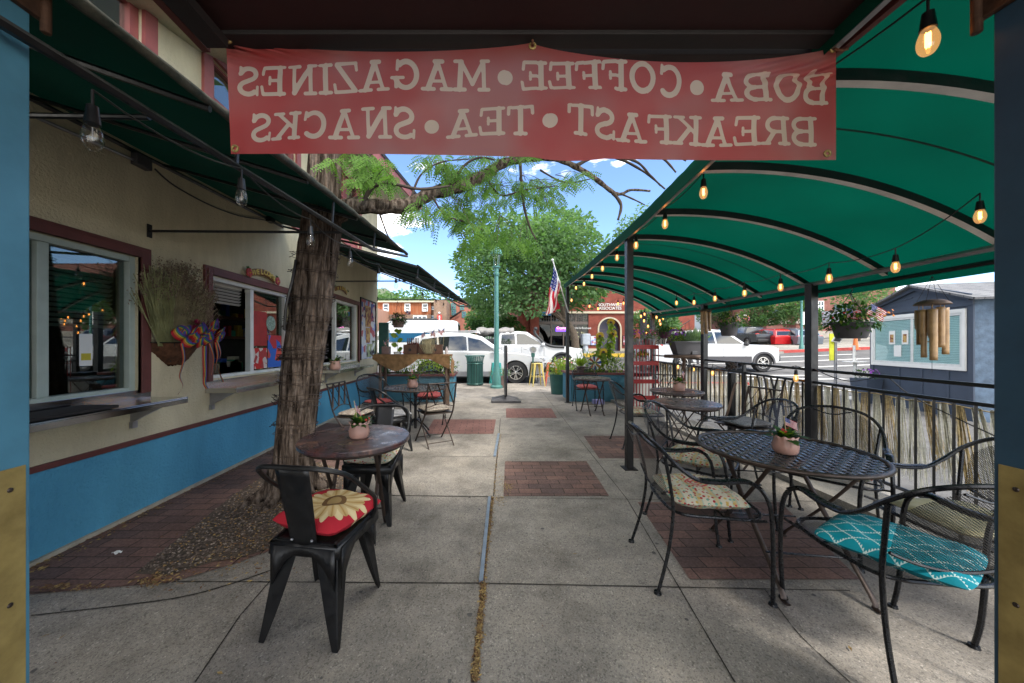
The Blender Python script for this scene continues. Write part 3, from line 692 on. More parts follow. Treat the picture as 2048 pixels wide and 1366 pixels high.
# ---------------- awnings ----------------
def awning(label,wn_,wf,fn,ff,nrib,rods,moss):
    base=Vector((WX,wn_.y,wn_.z)); t=thing('window_awning',label,'awning',base,group='green awnings over the serving windows')
    nu,nv=nrib*4,6
    def S(u,v):
        a=wn_.lerp(wf,u); c=fn.lerp(ff,u); p=a.lerp(c,v); p=p.copy(); p.z-=.018*abs(math.sin(u*nrib*PI))*math.sin(PI*v)
        return p
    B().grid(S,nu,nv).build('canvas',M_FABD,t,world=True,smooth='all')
    b=B()
    for k in range(nrib+1):
        u=k/nrib; a=wn_.lerp(wf,u)-Vector((0,0,.03)); c=fn.lerp(ff,u)-Vector((0,0,.03)); b.tube([a,c],.014,6)
    b.tube([wn_-Vector((0,0,.04)),wf-Vector((0,0,.04))],.018,6); b.build('rafters',M_BLACKM,t,world=True)
    e=B()
    for k in range(40):
        pass
    pts=[fn.lerp(ff,k/40)+Vector((0,0,random.uniform(-.003,.003))) for k in range(41)]
    e.tube(pts,[.018 if not moss else .021+random.uniform(-.004,.004) for _ in pts],8); e.build('front_roll',M_MOSS,t,world=True,smooth='all')
    lo=B(); o1=Vector((-.03,0,-.19)); lo.tube([fn+o1,fn.lerp(ff,.72)+o1,ff+Vector((0,0,-.03))],.016,6)
    for u in (.02,.25,.5,.72): lo.tube([fn.lerp(ff,u)+o1,fn.lerp(ff,u)+Vector((-.02,0,-.02))],.010,5)
    lo.build('lower_rail',M_BLACKM,t,world=True,smooth=True)
    for (a,c) in rods:
        B().tube([a,c],.011,8).bb(a.x-.001,a.x+.008,a.y-.02,a.y+.02,a.z-.055,a.z+.055).build('support_rod',M_BLACKM,t,world=True,smooth=True)
    return t
rod1=(at(298,462,wallY(298)),at(690,465,wallY(298))); rod0=(Vector((WX,1.3,2.26)),Vector((-1.33,1.35,2.27)))
awning('nearer green canvas awning with a mossy front roll, over the first two serving windows',Vector((WX,.35,2.86)),Vector((WX,4.75,3.05)),at(-150,-235,.76),at(814,508,4.4),5,[rod1,rod0],True)
y2=5.3
rod2=(Vector((WX,5.9,2.47)),at(818,562,5.9)); rod3=(Vector((WX,8.9,2.57)),at(912,600,8.9))
awning('farther green canvas awning with a sharp tip pointing at the big tree, beyond the trunk',Vector((WX,y2,3.10)),at(755,541,wallY(755)),at(835,531,5.6),at(941,612,8.95),5,[rod2,rod3],False)
# conduit, socket box and cable on the wall
b=B(); c1=atX(62,230,WX+.02); c2=atX(272,322,WX+.02); b.tube([c1,c2],.012,8)
bx=atX(293,328,WX+.03); b2=B().bb(WX+.001,WX+.06,bx.y-.10,bx.y+.02,bx.z-.05,bx.z+.045)
cc=smoothpts([atX(310,338,WX+.03),atX(350,372,WX+.012),atX(420,410,WX+.012),atX(480,432,WX+.012),atX(530,440,WX+.02)],5)
t=thing('wall_conduit','grey pipe, socket box and sagging cable along the cream wall under the awning','conduit',c1)
b.build('pipe',M_ALU,t,world=True,smooth=True); b2.build('socket_box',M_GREYP,t,world=True,bevel=.004); B().tube(cc,.007,6).build('cable',M_BLACKM,t,world=True,smooth=True)
ex=atX(540,440,WX+.03); B().bb(WX+.001,WX+.07,ex.y-.05,ex.y+.05,ex.z-.03,ex.z+.03).build('junction_box',M_BLACKM,t,world=True,bevel=.004)
# ---------------- barrel canopy over the patio (right) ----------------
def cx0(Y): return 1.275+.083*Y       # left eave
def cx1(Y): return 3.331+.083*Y+.0    # right eave
def canz(X,Y):
    xa=1.49+.083*Y; R_=3.77; dx=X-xa
    return 2.555-(dx*dx)/(2*R_)*1.03-(max(0,dx)**4)*.0045+(.035-.011*(X-cx0(Y)))*max(0,Y-3.3)+.022*max(0,Y-6)
can=thing('patio_canopy','green barrel-vaulted canvas canopy on black posts over the right-hand tables','canopy',(cx0(3.9),3.9,0))
Y0,Y1=.35,8.35
xa=.05
def S(u,v):
    Y=Y0+(Y1-Y0)*u; X=cx0(Y)-xa+(cx1(Y)+.10-cx0(Y)+xa)*v
    return Vector((X,Y,canz(X,Y)+.075-.012*math.sin(u*(Y1-Y0)/.79*PI)**2))
b=B().grid(S,60,26)
def V1(u,v):
    Y=Y0+(Y1-Y0)*u; X=cx0(Y)-xa; return Vector((X-.004,Y,canz(X,Y)+.075-.11*v+.003*math.sin(Y*30)))
def V2(u,v):
    Y=Y0+(Y1-Y0)*u; X=cx1(Y)+.10; return Vector((X+.004,Y,canz(X,Y)+.075-.16*v))
b.grid(V1,80,2).grid(V2,60,2)
b.build('canvas',M_FAB,can,world=True,smooth='all')
seam=B()
for Yq in (1.94,4.3,5.87,7.45):
    vs=[]
    for k in range(31):
        X=cx0(Yq)+(cx1(Yq)+.08-cx0(Yq))*k/30; z=canz(X,Yq)+.075-.016
        vs+=[(X,Yq-.006,z),(X,Yq+.006,z)]
    B().add(vs,[(2*i,2*i+1,2*i+3,2*i+2) for i in range(30)]).build('canvas_seam',PM('seam_green',(.0,.03,.02),.8,0,.2,9),can,world=True,solid=.002)
arcsY=[.76,1.55,2.33,3.12,3.905,4.69,5.48,6.27,7.06,7.85]
for Y in arcsY:
    pts=[Vector((cx0(Y)+(cx1(Y)+.06-cx0(Y))*k/24,Y,0)) for k in range(25)]
    b=B(); vs=[];fs=[]
    for p in pts:
        z=canz(p.x,Y); 
        for (dy,dz) in ((-.022,.0),(.022,.0),(.022,.055),(-.022,.055)): vs.append((p.x,Y+dy,z+dz))
    for i in range(24):
        for k in range(4): fs.append((i*4+k,i*4+(k+1)%4,i*4+4+(k+1)%4,i*4+4+k))
    fs+=[(0,1,2,3),(96,97,98,99)]
    b.add(vs,fs); o=b.build('arch_rib',[M_RIB,M_BLACKM],can,world=True)
    for f in o.data.polygons:
        if f.normal.z>-.5: f.material_index=1
for nm,fx,dz in (('left_eave_rail',lambda Y:cx0(Y)-.02,0.0),('right_eave_rail',lambda Y:cx1(Y)-.03,-.02)):
    pts=[Vector((fx(Y),Y,canz(fx(Y),Y)+dz)) for Y in lin(Y0,Y1,30)]
    B().tube(pts,.024,6).build(nm.replace('left_','').replace('right_',''),M_ALU,can,world=True)
pts=[Vector((cx1(Y)+.09,Y,canz(cx1(Y)+.09,Y)-.02)) for Y in lin(Y0,Y1,30)]
B().tube(pts,.02,6).build('outer_rail',M_BLACKM,can,world=True)
def post(X,Y,z0,z1,w_=.042):
    B().bb(X-w_,X+w_,Y-w_,Y+w_,z0,z1).bb(X-w_*2,X+w_*2,Y-w_*2,Y+w_*2,z0,z0+.01).build('post',M_BLACKM,can,world=True,bevel=.004)
post(1.593,3.79,0,canz(1.593,3.79),.036); post(1.955,8.14,0,canz(1.955,8.14),.036)
for Y in (3.79,5.92,8.14,1.66): post(cx1(Y)-.03,Y,.055,canz(cx1(Y)-.03,Y)-.02,.04)
# far end bar of the canopy with swagged lights hangs later
# ---------------- door frame, soffit and vestibule we look out of ----------------
def jamb(label,x0,x1,mat,bz,px):
    t=thing('door_leaf',label,'door',((x0+x1)/2,.9,0))
    B().bb(x0,x1,.60,1.00,0,2.56).build('door_panel',mat,t,world=True,bevel=.004)
    s=1 if x0<0 else -1; edge=x1 if x0<0 else x0
    xa_,xb=sorted((edge+s*.001,edge+s*.004)); plate=B().bb(xa_,xb,.62,.988,.22,bz).build('kick_plate',M_BRASS,t,world=True,bevel=.001)
    for z in lin(.32,bz-.06,2):
        for y in (.66,.955): B().ball((edge+s*.004,y,z),.007,8,6,sc=(.5,1,1)).build('screw',M_BRNM,plate).location=-Vector(t.location)
    h=B().bb(min(edge,edge+s*.02),max(edge,edge+s*.02),.93,1.03,2.335,2.43).cyl((edge+s*.02,1.02,2.30),(edge+s*.02,1.02,2.44),.012)
    h.build('hinge_bracket',PM('rusty_steel',(.10,.05,.03),.7,.5,.5,30),t,world=True,bevel=.004)
    return t
jamb('blue painted door leaf with a brass kick plate at the left edge',-1.62,-1.333,M_DOORB,1.024,0)
jamb('dark navy door leaf with a brass kick plate at the right edge',1.487,1.80,M_DOORR,1.026,0)
# photo: brass top y~935 at the near face
ent=thing('entrance_porch','dark red timber porch ceiling and walls framing the doorway','porch',(0,0,0))
B().bb(-2.2,-1.63,-1.8,.59,0,2.6).build('inner_wall',M_DKRED,ent,world=True)
B().bb(-1.10,1.40,.40,1.30,2.57,2.65).bb(-2.0,2.0,-1.8,.40,2.62,2.7).build('ceiling_boards',M_DKRED,ent,world=True)
B().bb(-1.04,1.40,1.30,1.37,2.555,2.66).bb(-1.09,-1.05,.3,1.30,2.535,2.66).bb(-1.9,-1.10,.3,.8,2.63,2.7).bb(1.41,1.9,.3,.6,2.63,2.7).bb(-1.05,1.40,1.40,1.47,2.56,2.74).build('beams',M_DKWOOD,ent,world=True,bevel=.004)
B().bb(1.401,1.425,.5,1.42,2.535,2.575).build('side_trim',M_MAR,ent,world=True)
B().bb(-1.125,-1.095,.5,1.36,2.535,2.575).build('side_trim',M_MAR,ent,world=True)
B().bb(-1.06,-.98,.95,1.30,2.50,2.535).build('side_batten',M_DKWOOD,ent,world=True)
B().bb(-2.4,2.4,-2.5,.6,-.05,.002).build('porch_floor',PM('dark_floor',(.04,.035,.03),.8,0,.3,5),ent,world=True)
# ---------------- banner ----------------
BY=1.34
TLp=at(452,76,BY); TRp=at(1672,93,BY); BLp=at(462,308,BY); BRp=at(1667,320,BY); 
def bsurf(u,v,off=0):
    # u 0..1 left->right (seen), v 0 top ..1 bottom
    tx=452+(1672-452)*u; 
    top=78+18*u; sag=22*abs(math.sin(u*2*PI)) if u<.5 else 40*abs(math.sin(u*2*PI))*.9
    k0=(u*2)%1
    top=(78+(92-78)*0)+ (math.sin(PI*k0)**.7)*(22 if u<.5 else 36) + (u*14)
    bl=308-8*math.sin(PI*min(1,u*1.7))+0; bot=308-3*math.sin(PI*u*2)+12*u
    if .5<u<.62: bot+=6*math.sin(PI*(u-.5)/.12)
    xx=tx+(1-v)*0+v*(10 if u<.1 else 0)*(1-u*10 if u<.1 else 0)
    y=top+(bot-top)*v
    z=.012*math.sin(u*17+v*2)*(1-.3*v)+.010*math.sin(u*41)*v*.5+.018*math.sin(u*7+1)
    wr=.012*math.exp(-((u-.97)**2+(v-.2+(.97-u)*1.2)**2)*60)*math.sin((u+v)*60)
    wr+=.010*math.exp(-(u**2+(v-.0)**2)*40)*math.sin((u-v)*70)+.006*math.sin(u*23+v*9)*math.sin(v*PI)
    wr+=.010*math.exp(-((u-.56)**2)*300)*math.sin(v*5+1.2)*1.5
    return at(xx,y,BY+z+wr+off)
banner=thing('hanging_banner','red see-through vinyl banner with cream slab lettering reversed, strung across the doorway','banner',at(1062,90,BY))
# slab-serif stroke alphabet: cell height 1; strokes = polylines (x,y) ; width given
def arc(cx,cy,rx,ry,a0,a1,n=14): return [(cx+rx*math.cos(R(a0+(a1-a0)*i/n)),cy+ry*math.sin(R(a0+(a1-a0)*i/n))) for i in range(n+1)]
T_=.17
GL={
'B':(.74,[([(.16,.06),(.16,.94)],T_),([(.04,.94),(.42,.94)],.12),([(.04,.06),(.42,.06)],.12),([(.2,.5),(.42,.5)],.12),(arc(.42,.72,.20,.22,90,-90),.15),(arc(.42,.28,.22,.22,90,-90),.16)]),
'O':(.82,[(arc(.40,.5,.29,.42,0,360,28),.17)]),
'A':(.84,[([(.18,.06),(.40,.92)],.12),([(.40,.92),(.66,.06)],T_),([(.26,.30),(.58,.30)],.10),([(.04,.05),(.30,.05)],.12),([(.50,.05),(.80,.05)],.12),([(.28,.93),(.48,.93)],.14)]),
'C':(.76,[(arc(.40,.5,.28,.42,50,310,24),.17),([(.62,.95),(.64,.68)],.10)]),
'F':(.68,[([(.16,.06),(.16,.94)],T_),([(.04,.94),(.60,.94)],.12),([(.04,.06),(.30,.06)],.12),([(.2,.5),(.44,.5)],.11),([(.61,.94),(.63,.72)],.10),([(.44,.62),(.44,.38)],.09)]),
'E':(.72,[([(.16,.06),(.16,.94)],T_),([(.04,.94),(.60,.94)],.12),([(.04,.06),(.62,.06)],.12),([(.2,.5),(.44,.5)],.11),([(.61,.94),(.63,.72)],.10),([(.63,.06),(.66,.30)],.10),([(.44,.62),(.44,.38)],.09)]),
'M':(.98,[([(.15,.06),(.17,.92)],.13),([(.17,.92),(.46,.22)],.14),([(.46,.22),(.76,.92)],.13),([(.76,.92),(.80,.06)],T_),([(.03,.05),(.28,.05)],.12),([(.66,.05),(.93,.05)],.12),([(.04,.94),(.22,.94)],.12),([(.74,.94),(.92,.94)],.12)]),
'G':(.84,[(arc(.40,.5,.28,.42,50,340,26),.17),([(.62,.95),(.64,.68)],.10),([(.48,.42),(.78,.42)],.11),([(.66,.42),(.66,.12)],.13)]),
'Z':(.72,[([(.08,.94),(.60,.94)],.12),([(.60,.92),(.10,.08)],.16),([(.08,.06),(.64,.06)],.12),([(.08,.94),(.06,.72)],.10),([(.64,.06),(.67,.30)],.10)]),
'I':(.44,[([(.20,.06),(.20,.94)],T_),([(.05,.94),(.35,.94)],.12),([(.05,.06),(.35,.06)],.12)]),
'N':(.86,[([(.17,.06),(.17,.92)],.13),([(.17,.92),(.62,.08)],T_),([(.62,.08),(.62,.92)],.12),([(.04,.05),(.32,.05)],.12),([(.03,.94),(.22,.94)],.12),([(.48,.94),(.76,.94)],.12)]),
'S':(.64,[([(.52,.76)]+arc(.31,.73,.20,.20,40,250,12)+arc(.31,.27,.22,.21,70,-140,14),.16),([(.52,.96),(.54,.72)],.09),([(.07,.04),(.06,.30)],.09)]),
'R':(.80,[([(.16,.06),(.16,.94)],T_),([(.04,.94),(.40,.94)],.12),([(.04,.06),(.30,.06)],.12),([(.2,.48),(.42,.48)],.12),(arc(.40,.71,.20,.23,90,-90),.15),([(.42,.48),(.62,.10)],.15),([(.58,.06),(.76,.06)],.12)]),
'K':(.82,[([(.16,.06),(.16,.94)],T_),([(.04,.94),(.30,.94)],.12),([(.04,.06),(.30,.06)],.12),([(.20,.42),(.62,.92)],.12),([(.34,.55),(.64,.08)],.16),([(.50,.94),(.74,.94)],.11),([(.56,.06),(.78,.06)],.12)]),
'T':(.74,[([(.34,.06),(.34,.94)],T_),([(.04,.94),(.64,.94)],.12),([(.20,.06),(.48,.06)],.12),([(.04,.94),(.03,.70)],.11),([(.64,.94),(.65,.70)],.11)]),
'*':(.80,[([(.38,.43),(.401,.43)],.46)]),' ':(.28,[])}
import numpy as np
def build_banner():
    nu,nv=560,110; us=np.linspace(0,1,nu+1); vv=np.linspace(0,1,nv+1)
    P=[[bsurf(u,v) for u in us] for v in vv]
    px=np.array([[PX+p.x*F/BY for p in row] for row in P]); py=np.array([[PY-(p.z-CAMH)*F/BY for p in row] for row in P])
    D=np.full(px.shape,9.0)
    def line(s,x0,x1,yc,h):
        tot=sum(GL[c][0] for c in s); x=0; sx=(x1-x0)/tot
        YC=np.vectorize(yc)(px)
        for c in s:
            w_,st=GL[c]
            lo=x1-(x+w_+.3)*sx; hi=x1-(x-.3)*sx
            m=(px>lo)&(px<hi)&(abs(py-YC)<h*.75)
            gx=((x1-px[m])/sx-x)*sx; gy=(.5-(py[m]-YC[m])/h)*h
            d=D[m]
            for pts,wd in st:
                for a,b_ in zip(pts,pts[1:]):
                    ax,ay,bx_,by_=a[0]*sx,a[1]*h,b_[0]*sx,b_[1]*h
                    vx,vy=bx_-ax,by_-ay; l2=vx*vx+vy*vy+1e-9
                    t=np.clip(((gx-ax)*vx+(gy-ay)*vy)/l2,0,1)
                    d=np.minimum(d,np.hypot(gx-ax-t*vx,gy-ay-t*vy)-wd*h/2)
            D[m]=d; x+=w_
    line('BOBA*COFFEE*MAGAZINES',463,1664,lambda x:152 if x<980 else 152+22*(x-980)/684,62)
    line('BREAKFAST*TEA*SNACKS',488,1640,lambda x:246 if x<1000 else 246+13*min(1,(x-1000)/300),60)
    b=B(); b.v=[tuple(p) for row in P for p in row]; b.f=[(j*(nu+1)+i,j*(nu+1)+i+1,(j+1)*(nu+1)+i+1,(j+1)*(nu+1)+i) for j in range(nv) for i in range(nu)]
    m=NB('banner_vinyl'); at_=m.n('ShaderNodeAttribute',attribute_name='letter'); f=m.math('LESS_THAN',at_.outputs['Fac'],0.0)
    v=m.obj(); n=m.noise(3,4,v); wv=m.n('ShaderNodeTexWave'); wv.inputs['Scale'].default_value=90; wv.inputs['Distortion'].default_value=.5; m.l(v,wv.inputs['Vector'])
    red=m.ramp(m.noise(1.6,3,v),[(.38,(.50,.09,.09)),(.52,(.50,.15,.145)),(.64,(.48,.24,.23))]); c=m.mix(f,red,(.70,.64,.52)); c=m.mix(.12,c,m.mix(1,c,wv.outputs[0],'MULTIPLY'))
    p=m.n('ShaderNodeBsdfPrincipled'); p.inputs['Roughness'].default_value=.55; m.l(c,p.inputs['Base Color'])
    t=m.n('ShaderNodeBsdfTranslucent'); m.l(m.mix(1,c,(1.5,1.15,1.1),'MULTIPLY'),t.inputs[0])
    x=m.n('ShaderNodeMixShader'); x.inputs[0].default_value=.78; m.l(p.outputs[0],x.inputs[1]); m.l(t.outputs[0],x.inputs[2]); m.l(x.outputs[0],m.out.inputs[0])
    o=b.build('banner_sheet',m.m,banner,world=True,smooth='all')
    a=o.data.attributes.new('letter','FLOAT','POINT'); a.data.foreach_set('value',D.ravel().astype('f'))
build_banner()
for (x,y) in [(457,80),(470,297),(1065,92),(1666,98),(1655,307)]:
    u=(x-452)/1220; p=at(x,y,BY-.006); p.y=bsurf(min(1,max(0,u)),.5).y-.01 if 0 else p.y
    b=B(); b.tube([p+Vector((math.cos(a)*.011,0,math.sin(a)*.011)) for a in [2*PI*i/14 for i in range(14)]],.0045,6,closed=True)
    b.build('grommet',M_BRASS,banner,world=True,smooth=True)
for x,y,x2,y2_ in [(457,80,440,66),(1065,90,1065,72),(1668,98,1695,98)]:
    B().tube(smoothpts([at(x,y,BY-.01),at((x+x2)/2,(y+y2_)/2+3,BY-.02),at(x2,y2_,BY+.01)],4),.005,6).build('tie_cord',PM('tie_cord_mat',(.16,.06,.03),.8,0,.5,90),banner,world=True,smooth=True)
# ---------------- patio furniture ----------------
def V(*a): return Vector(a)
def patio_chair(label,loc,rz,grp='black mesh armchairs around the patio tables'):
    t=thing('mesh_armchair',label,'chair',(0,0,0),0,grp)
    fr=B()
    half=[V(.26,.26,.0),V(.275,.25,.12),V(.285,.245,.30),V(.285,.235,.50),V(.28,.20,.60),V(.275,.13,.645),V(.275,.02,.635),V(.275,-.10,.64),V(.272,-.19,.69),V(.25,-.27,.77),V(.19,-.33,.835),V(.10,-.36,.865),V(0,-.372,.875)]
    hp=smoothpts(half,4); other=[V(-p.x,p.y,p.z) for p in hp]
    fr.tube(hp+other[::-1][1:],.0105,8); fr.build('arm_and_back_hoop',M_IRON,t,smooth=True)
    for s in (-1,1):
        b=B(); b.tube(smoothpts([V(s*.255,-.275,.755),V(s*.235,-.24,.60),V(s*.225,-.22,.44),V(s*.235,-.25,.22),V(s*.25,-.31,.0)],4),.0095,8)
        b.cyl((s*.25,-.31,0),(s*.25,-.31,.012),.021,.018,12); b.build('rear_leg',M_IRON,t,smooth=True)
        B().cyl((s*.26,.26,0),(s*.26,.26,.012),.021,.018,12).build('foot_pad',M_IRON,t,smooth=True)
        a=B(); a.tube(smoothpts([V(s*.278,.19,.622),V(s*.275,.12,.657),V(s*.275,0,.648),V(s*.274,-.1,.652)],4),.019,8,flat=(1,.28)); a.build('arm_strap',M_IRON,t,smooth=True)
    # seat frame + mesh
    out=[]
    for k in range(28):
        a=2*PI*k/28; c,s_=math.cos(a),math.sin(a); e=.45
        out.append(V(.25*math.copysign(abs(c)**e,c)*(1.0 if s_>0 else .94),.02+.24*math.copysign(abs(s_)**e,s_),.43+(.012*abs(s_) if s_>0 else 0)))
    b=B(); b.tube(out,.009,8,closed=True); b.tube([V(-.24,.05,.425),V(.24,.05,.425)],.006,6)
    for s in (-1,1): b.tube([V(s*.25,.16,.43),V(s*.283,.22,.45)],.007,6)
    b.build('seat_frame',M_IRON,t,smooth=True)
    def sf(u,v):
        r=v; a=2*PI*u; c,s_=math.cos(a),math.sin(a); e=.45
        return V(.25*r*math.copysign(abs(c)**e,c),.02+.24*r*math.copysign(abs(s_)**e,s_),.428-.012*(1-r))
    g=B(); g.grid(sf,28,4,uv=lambda u,v:(sf(u,v).x,sf(u,v).y)); g.build('seat_mesh',M_WIRE,t,smooth='all')
    def bf(u,v):
        x=(u-.5)*2
        top=.868-.10*abs(x)**2.6*1.0-.03*x*x; bot=.50+.055*x*x-.0
        z=bot+(top-bot)*v; hw=.222+.028*min(1,(z-.5)/.25)
        y=-.225-.145*((z-.44)/.43)**1.3-.035*(1-x*x)*.6
        return V(x*hw,y,z)
    g=B(); g.grid(bf,18,10,uv=lambda u,v:(bf(u,v).x,bf(u,v).z)); g.build('back_mesh',M_WIRE,t,smooth='all')
    B().tube([bf(k/18,0) for k in range(19)],.0065,6).build('back_rail',M_IRON,t,smooth=True)
    b=B(); b.tube([bf(.28+.44*k/12,.98-.13*math.sin(PI*k/12)) for k in range(13)],.005,6)
    b.build('back_rail',M_IRON,t,smooth=True)
    t.location=loc; t.rotation_euler=(0,0,rz); return t
def tolix(label,loc,rz,grp='black metal armchairs around the round bistro tables'):
    t=thing('metal_armchair',label,'chair',(0,0,0),0,grp)
    b=B(); b.grid(lambda u,v:V((u-.5)*(.36-.04*(1-v)),(v-.5)*.36,.45-.010*math.sin(PI*u)*math.sin(PI*v)),10,10)
    b.tube([V(-.18,.18,.444),V(.18,.18,.444),V(.16,-.18,.444),V(-.16,-.18,.444)],.012,6,closed=True)
    b.add([(-.185,.185,.45),(.185,.185,.45),(.19,.19,.39),(-.19,.19,.39)],[(0,1,2,3)]).add([(-.165,-.185,.45),(.165,-.185,.45),(.175,-.19,.39),(-.175,-.19,.39)],[(0,1,2,3)])
    for s in (-1,1): b.add([(s*.185,.185,.45),(s*.165,-.185,.45),(s*.175,-.19,.39),(s*.19,.19,.39)],[(0,1,2,3)])
    b.build('seat',M_BLACKM,t,smooth=True,solid=.004)
    for sx in (-1,1):
        for sy in (-1,1):
            # curved folded legs: wide at the top, tapered foot
            b=B(); secs=[]
            for k in range(9):
                q=k/8; z=.445*(1-q); cx=sx*(.155+.042*q**1.2); cy=sy*(.160+.045*q**1.15)+(-.025*q if sy<0 else 0); w_=.062*(1-q)**.8+.017
                if k==8: w_=.019
                secs.append((cx,cy,z,w_))
            vs=[]
            for cx,cy,z,w_ in secs:
                for (ax,ay) in ((0,0),(-sx*w_*1.5,0),(-sx*w_*1.5,-sy*.006),(-sx*w_*.5,-sy*w_*.35),(-sx*.006,-sy*w_*1.3),(0,-sy*w_*1.3)): vs.append((cx+ax,cy+ay,z))
            fs=[]
            for k in range(8):
                for j in range(6): fs.append((k*6+j,k*6+(j+1)%6,(k+1)*6+(j+1)%6,(k+1)*6+j))
            fs+=[(0,1,2,3,4,5),tuple(48+j for j in range(6))]
            b.add(vs,fs); b.build('leg',M_BLACKM,t,smooth=True,bevel=.003)
    # arched aprons between legs
    def apron(P0,P1,dep):
        b=B(); n=12; vs=[]
        for k in range(n+1):
            q=k/n; p=P0.lerp(P1,q); h=dep*(abs(2*q-1)**2.2)+.028; vs+=[(p.x,p.y,.432),(p.x,p.y,.432-h)]
        b.add(vs,[(2*i,2*i+1,2*i+3,2*i+2) for i in range(n)]); return b
    z=0
    apron(V(-.17,.186,0),V(.17,.186,0),.16).build('apron',M_BLACKM,t,smooth='all',solid=.004)
    apron(V(-.16,-.192,0),V(.16,-.192,0),.16).build('apron',M_BLACKM,t,smooth='all',solid=.004)
    for s in (-1,1): apron(V(s*.182,-.17,0),V(s*.182,.17,0),.16).build('apron',M_BLACKM,t,smooth='all',solid=.004)
    sp=B(); sp.grid(lambda u,v:V((u-.5)*(.13+.035*v),-.18-.085*v**1.1-.006*math.cos(PI*(u-.5)),.44+.385*v),6,10); sp.build('back_splat',M_BLACKM,t,smooth='all',solid=.004)
    half=[V(.185,.13,.43),V(.215,.10,.50),V(.245,.03,.585),V(.25,-.03,.635),V(.245,-.12,.71),V(.22,-.20,.785),V(.15,-.255,.822),V(.07,-.27,.83),V(0,-.272,.83)]
    hp=smoothpts(half,4); B().tube(hp+[V(-p.x,p.y,p.z) for p in hp][::-1][1:],.0115,8).build('arm_hoop',M_BLACKM,t,smooth=True)
    for s in (-1,1): B().ball((s*.05,-.197,.47),.007,8,6).build('bolt',M_ALU,t,smooth=True)
    t.location=loc; t.rotation_euler=(0,0,rz); return t
def cushion(label,loc,rz,mat,sx=.42,sy=.42,h=.06,tilt=0,group=None,fold=0):
    b=B(); N=18
    def f(sgn):
        def g(u,v):
            x,y=(u-.5)*2,(v-.5)*2
            e=(max(0,1-abs(x)**3.0)*max(0,1-abs(y)**3.0))**.5
            q_=1-.10*(abs(x)*abs(y))**3; px=x*q_*sx/2*(1-.04*(1-abs(y)**2)*abs(x)); py=y*q_*sy/2*(1-.04*(1-abs(x)**2)*abs(y))
            return V(px,py,h/2+sgn*h/2*e+(.005*math.sin(x*7+y*4)+.004*math.sin(y*11-x*5))*e+fold*abs(x)*y)
        return g
    b.grid(f(1),N,N).grid(f(-1),N,N)
    o=b.build('seat_cushion',mat,smooth='all'); tag(o,label,'cushion',group); o.location=loc; o.rotation_euler=(tilt,0,rz); return o
def fwd(c,rz,d,z): return V(c[0]-math.sin(rz)*d,c[1]+math.cos(rz)*d,z)
# right-hand side chairs
CH=[('black mesh armchair facing right in front of the tall canopy post, left of the table',(1.29,2.09),R(-97.6)),
 ('black mesh armchair between the bare round table and the big woven table',(1.69,2.74),R(-133)),
 ('black mesh armchair behind the woven table, its round back against the fence bars',(2.52,2.50),R(133)),
 ('black mesh armchair with a yellow cushion partly hidden by the navy door at the right',(2.50,1.78),R(84)),
 ('nearest black mesh armchair, turned away, with a teal zigzag cushion',(1.84,1.56),R(-7)),
 ('black mesh armchair without cushion facing left between fence and woven table',(2.34,3.12),R(84)),
 ('black mesh armchair with pale floral cushion just behind the tall canopy post',(2.12,4.72),R(-92)),
 ('distant black mesh armchair with red cushion behind the small crossed-leg table, facing us',(2.18,7.35),R(176)),
 ('black mesh armchair beside the blue wall, left of the woven table with the flagged pot',(-1.72,5.55),R(-130)),
 ('black mesh armchair with red cushion against the blue planter wall, behind the left woven table',(-1.0,6.1),R(180))]
c0=patio_chair(CH[0][0],(*CH[0][1],0),CH[0][2])
for lb_,p,rz in CH[1:]: dup(c0,(*p,0),rz,lb_)
GC='loose seat cushions on the chairs'
cushion('floral cushion with a red medallion on the mesh chair nearest the tall post',fwd((1.29,2.09),R(-97.6),0,.436),R(-97.6),M_FLOR,.44,.42,.095,group=GC)
cushion('floral cushion on the mesh chair tucked behind the woven table, near the grey-topped table',fwd((1.69,2.74),R(-133),0,.436),R(-133),M_FLOR,.44,.42,.095,group=GC)
cushion('floral cushion under the far side of the woven table, beside the fence',fwd((2.52,2.50),R(133),0,.436),R(133),M_FLOR,.44,.42,.095,group=GC)
cushion('yellow and cream cushion on the chair beside the navy door',fwd((2.50,1.78),R(84),0,.436),R(84),M_YEL,.42,.44,.07,group=GC)
cushion('bright teal cushion with white zigzag lines, slipping off the nearest chair',fwd((1.84,1.56),R(-7),-.03,.436),R(30),M_TEAL,.47,.47,.085,group=GC)
cushion('pale floral cushion on the chair just behind the tall post',fwd((2.12,4.72),R(-92),0,.436),R(-92),M_FLOR,.42,.42,.06,group=GC)
cushion('thick red cushion on the distant chair by the crossed-leg table',fwd((2.18,7.35),R(176),0,.436),R(176),M_PLAIN,.42,.42,.08,group=GC)
cushion('thick red cushion on the mesh chair against the blue planter wall',fwd((-1.0,6.1),R(180),0,.436),R(180),M_PLAIN,.44,.42,.09,group=GC)
cushion('thin red cushion on the mesh chair beside the blue wall',fwd((-1.72,5.55),R(-130),0,.436),R(-130),M_PLAIN,.40,.40,.05,group=GC)
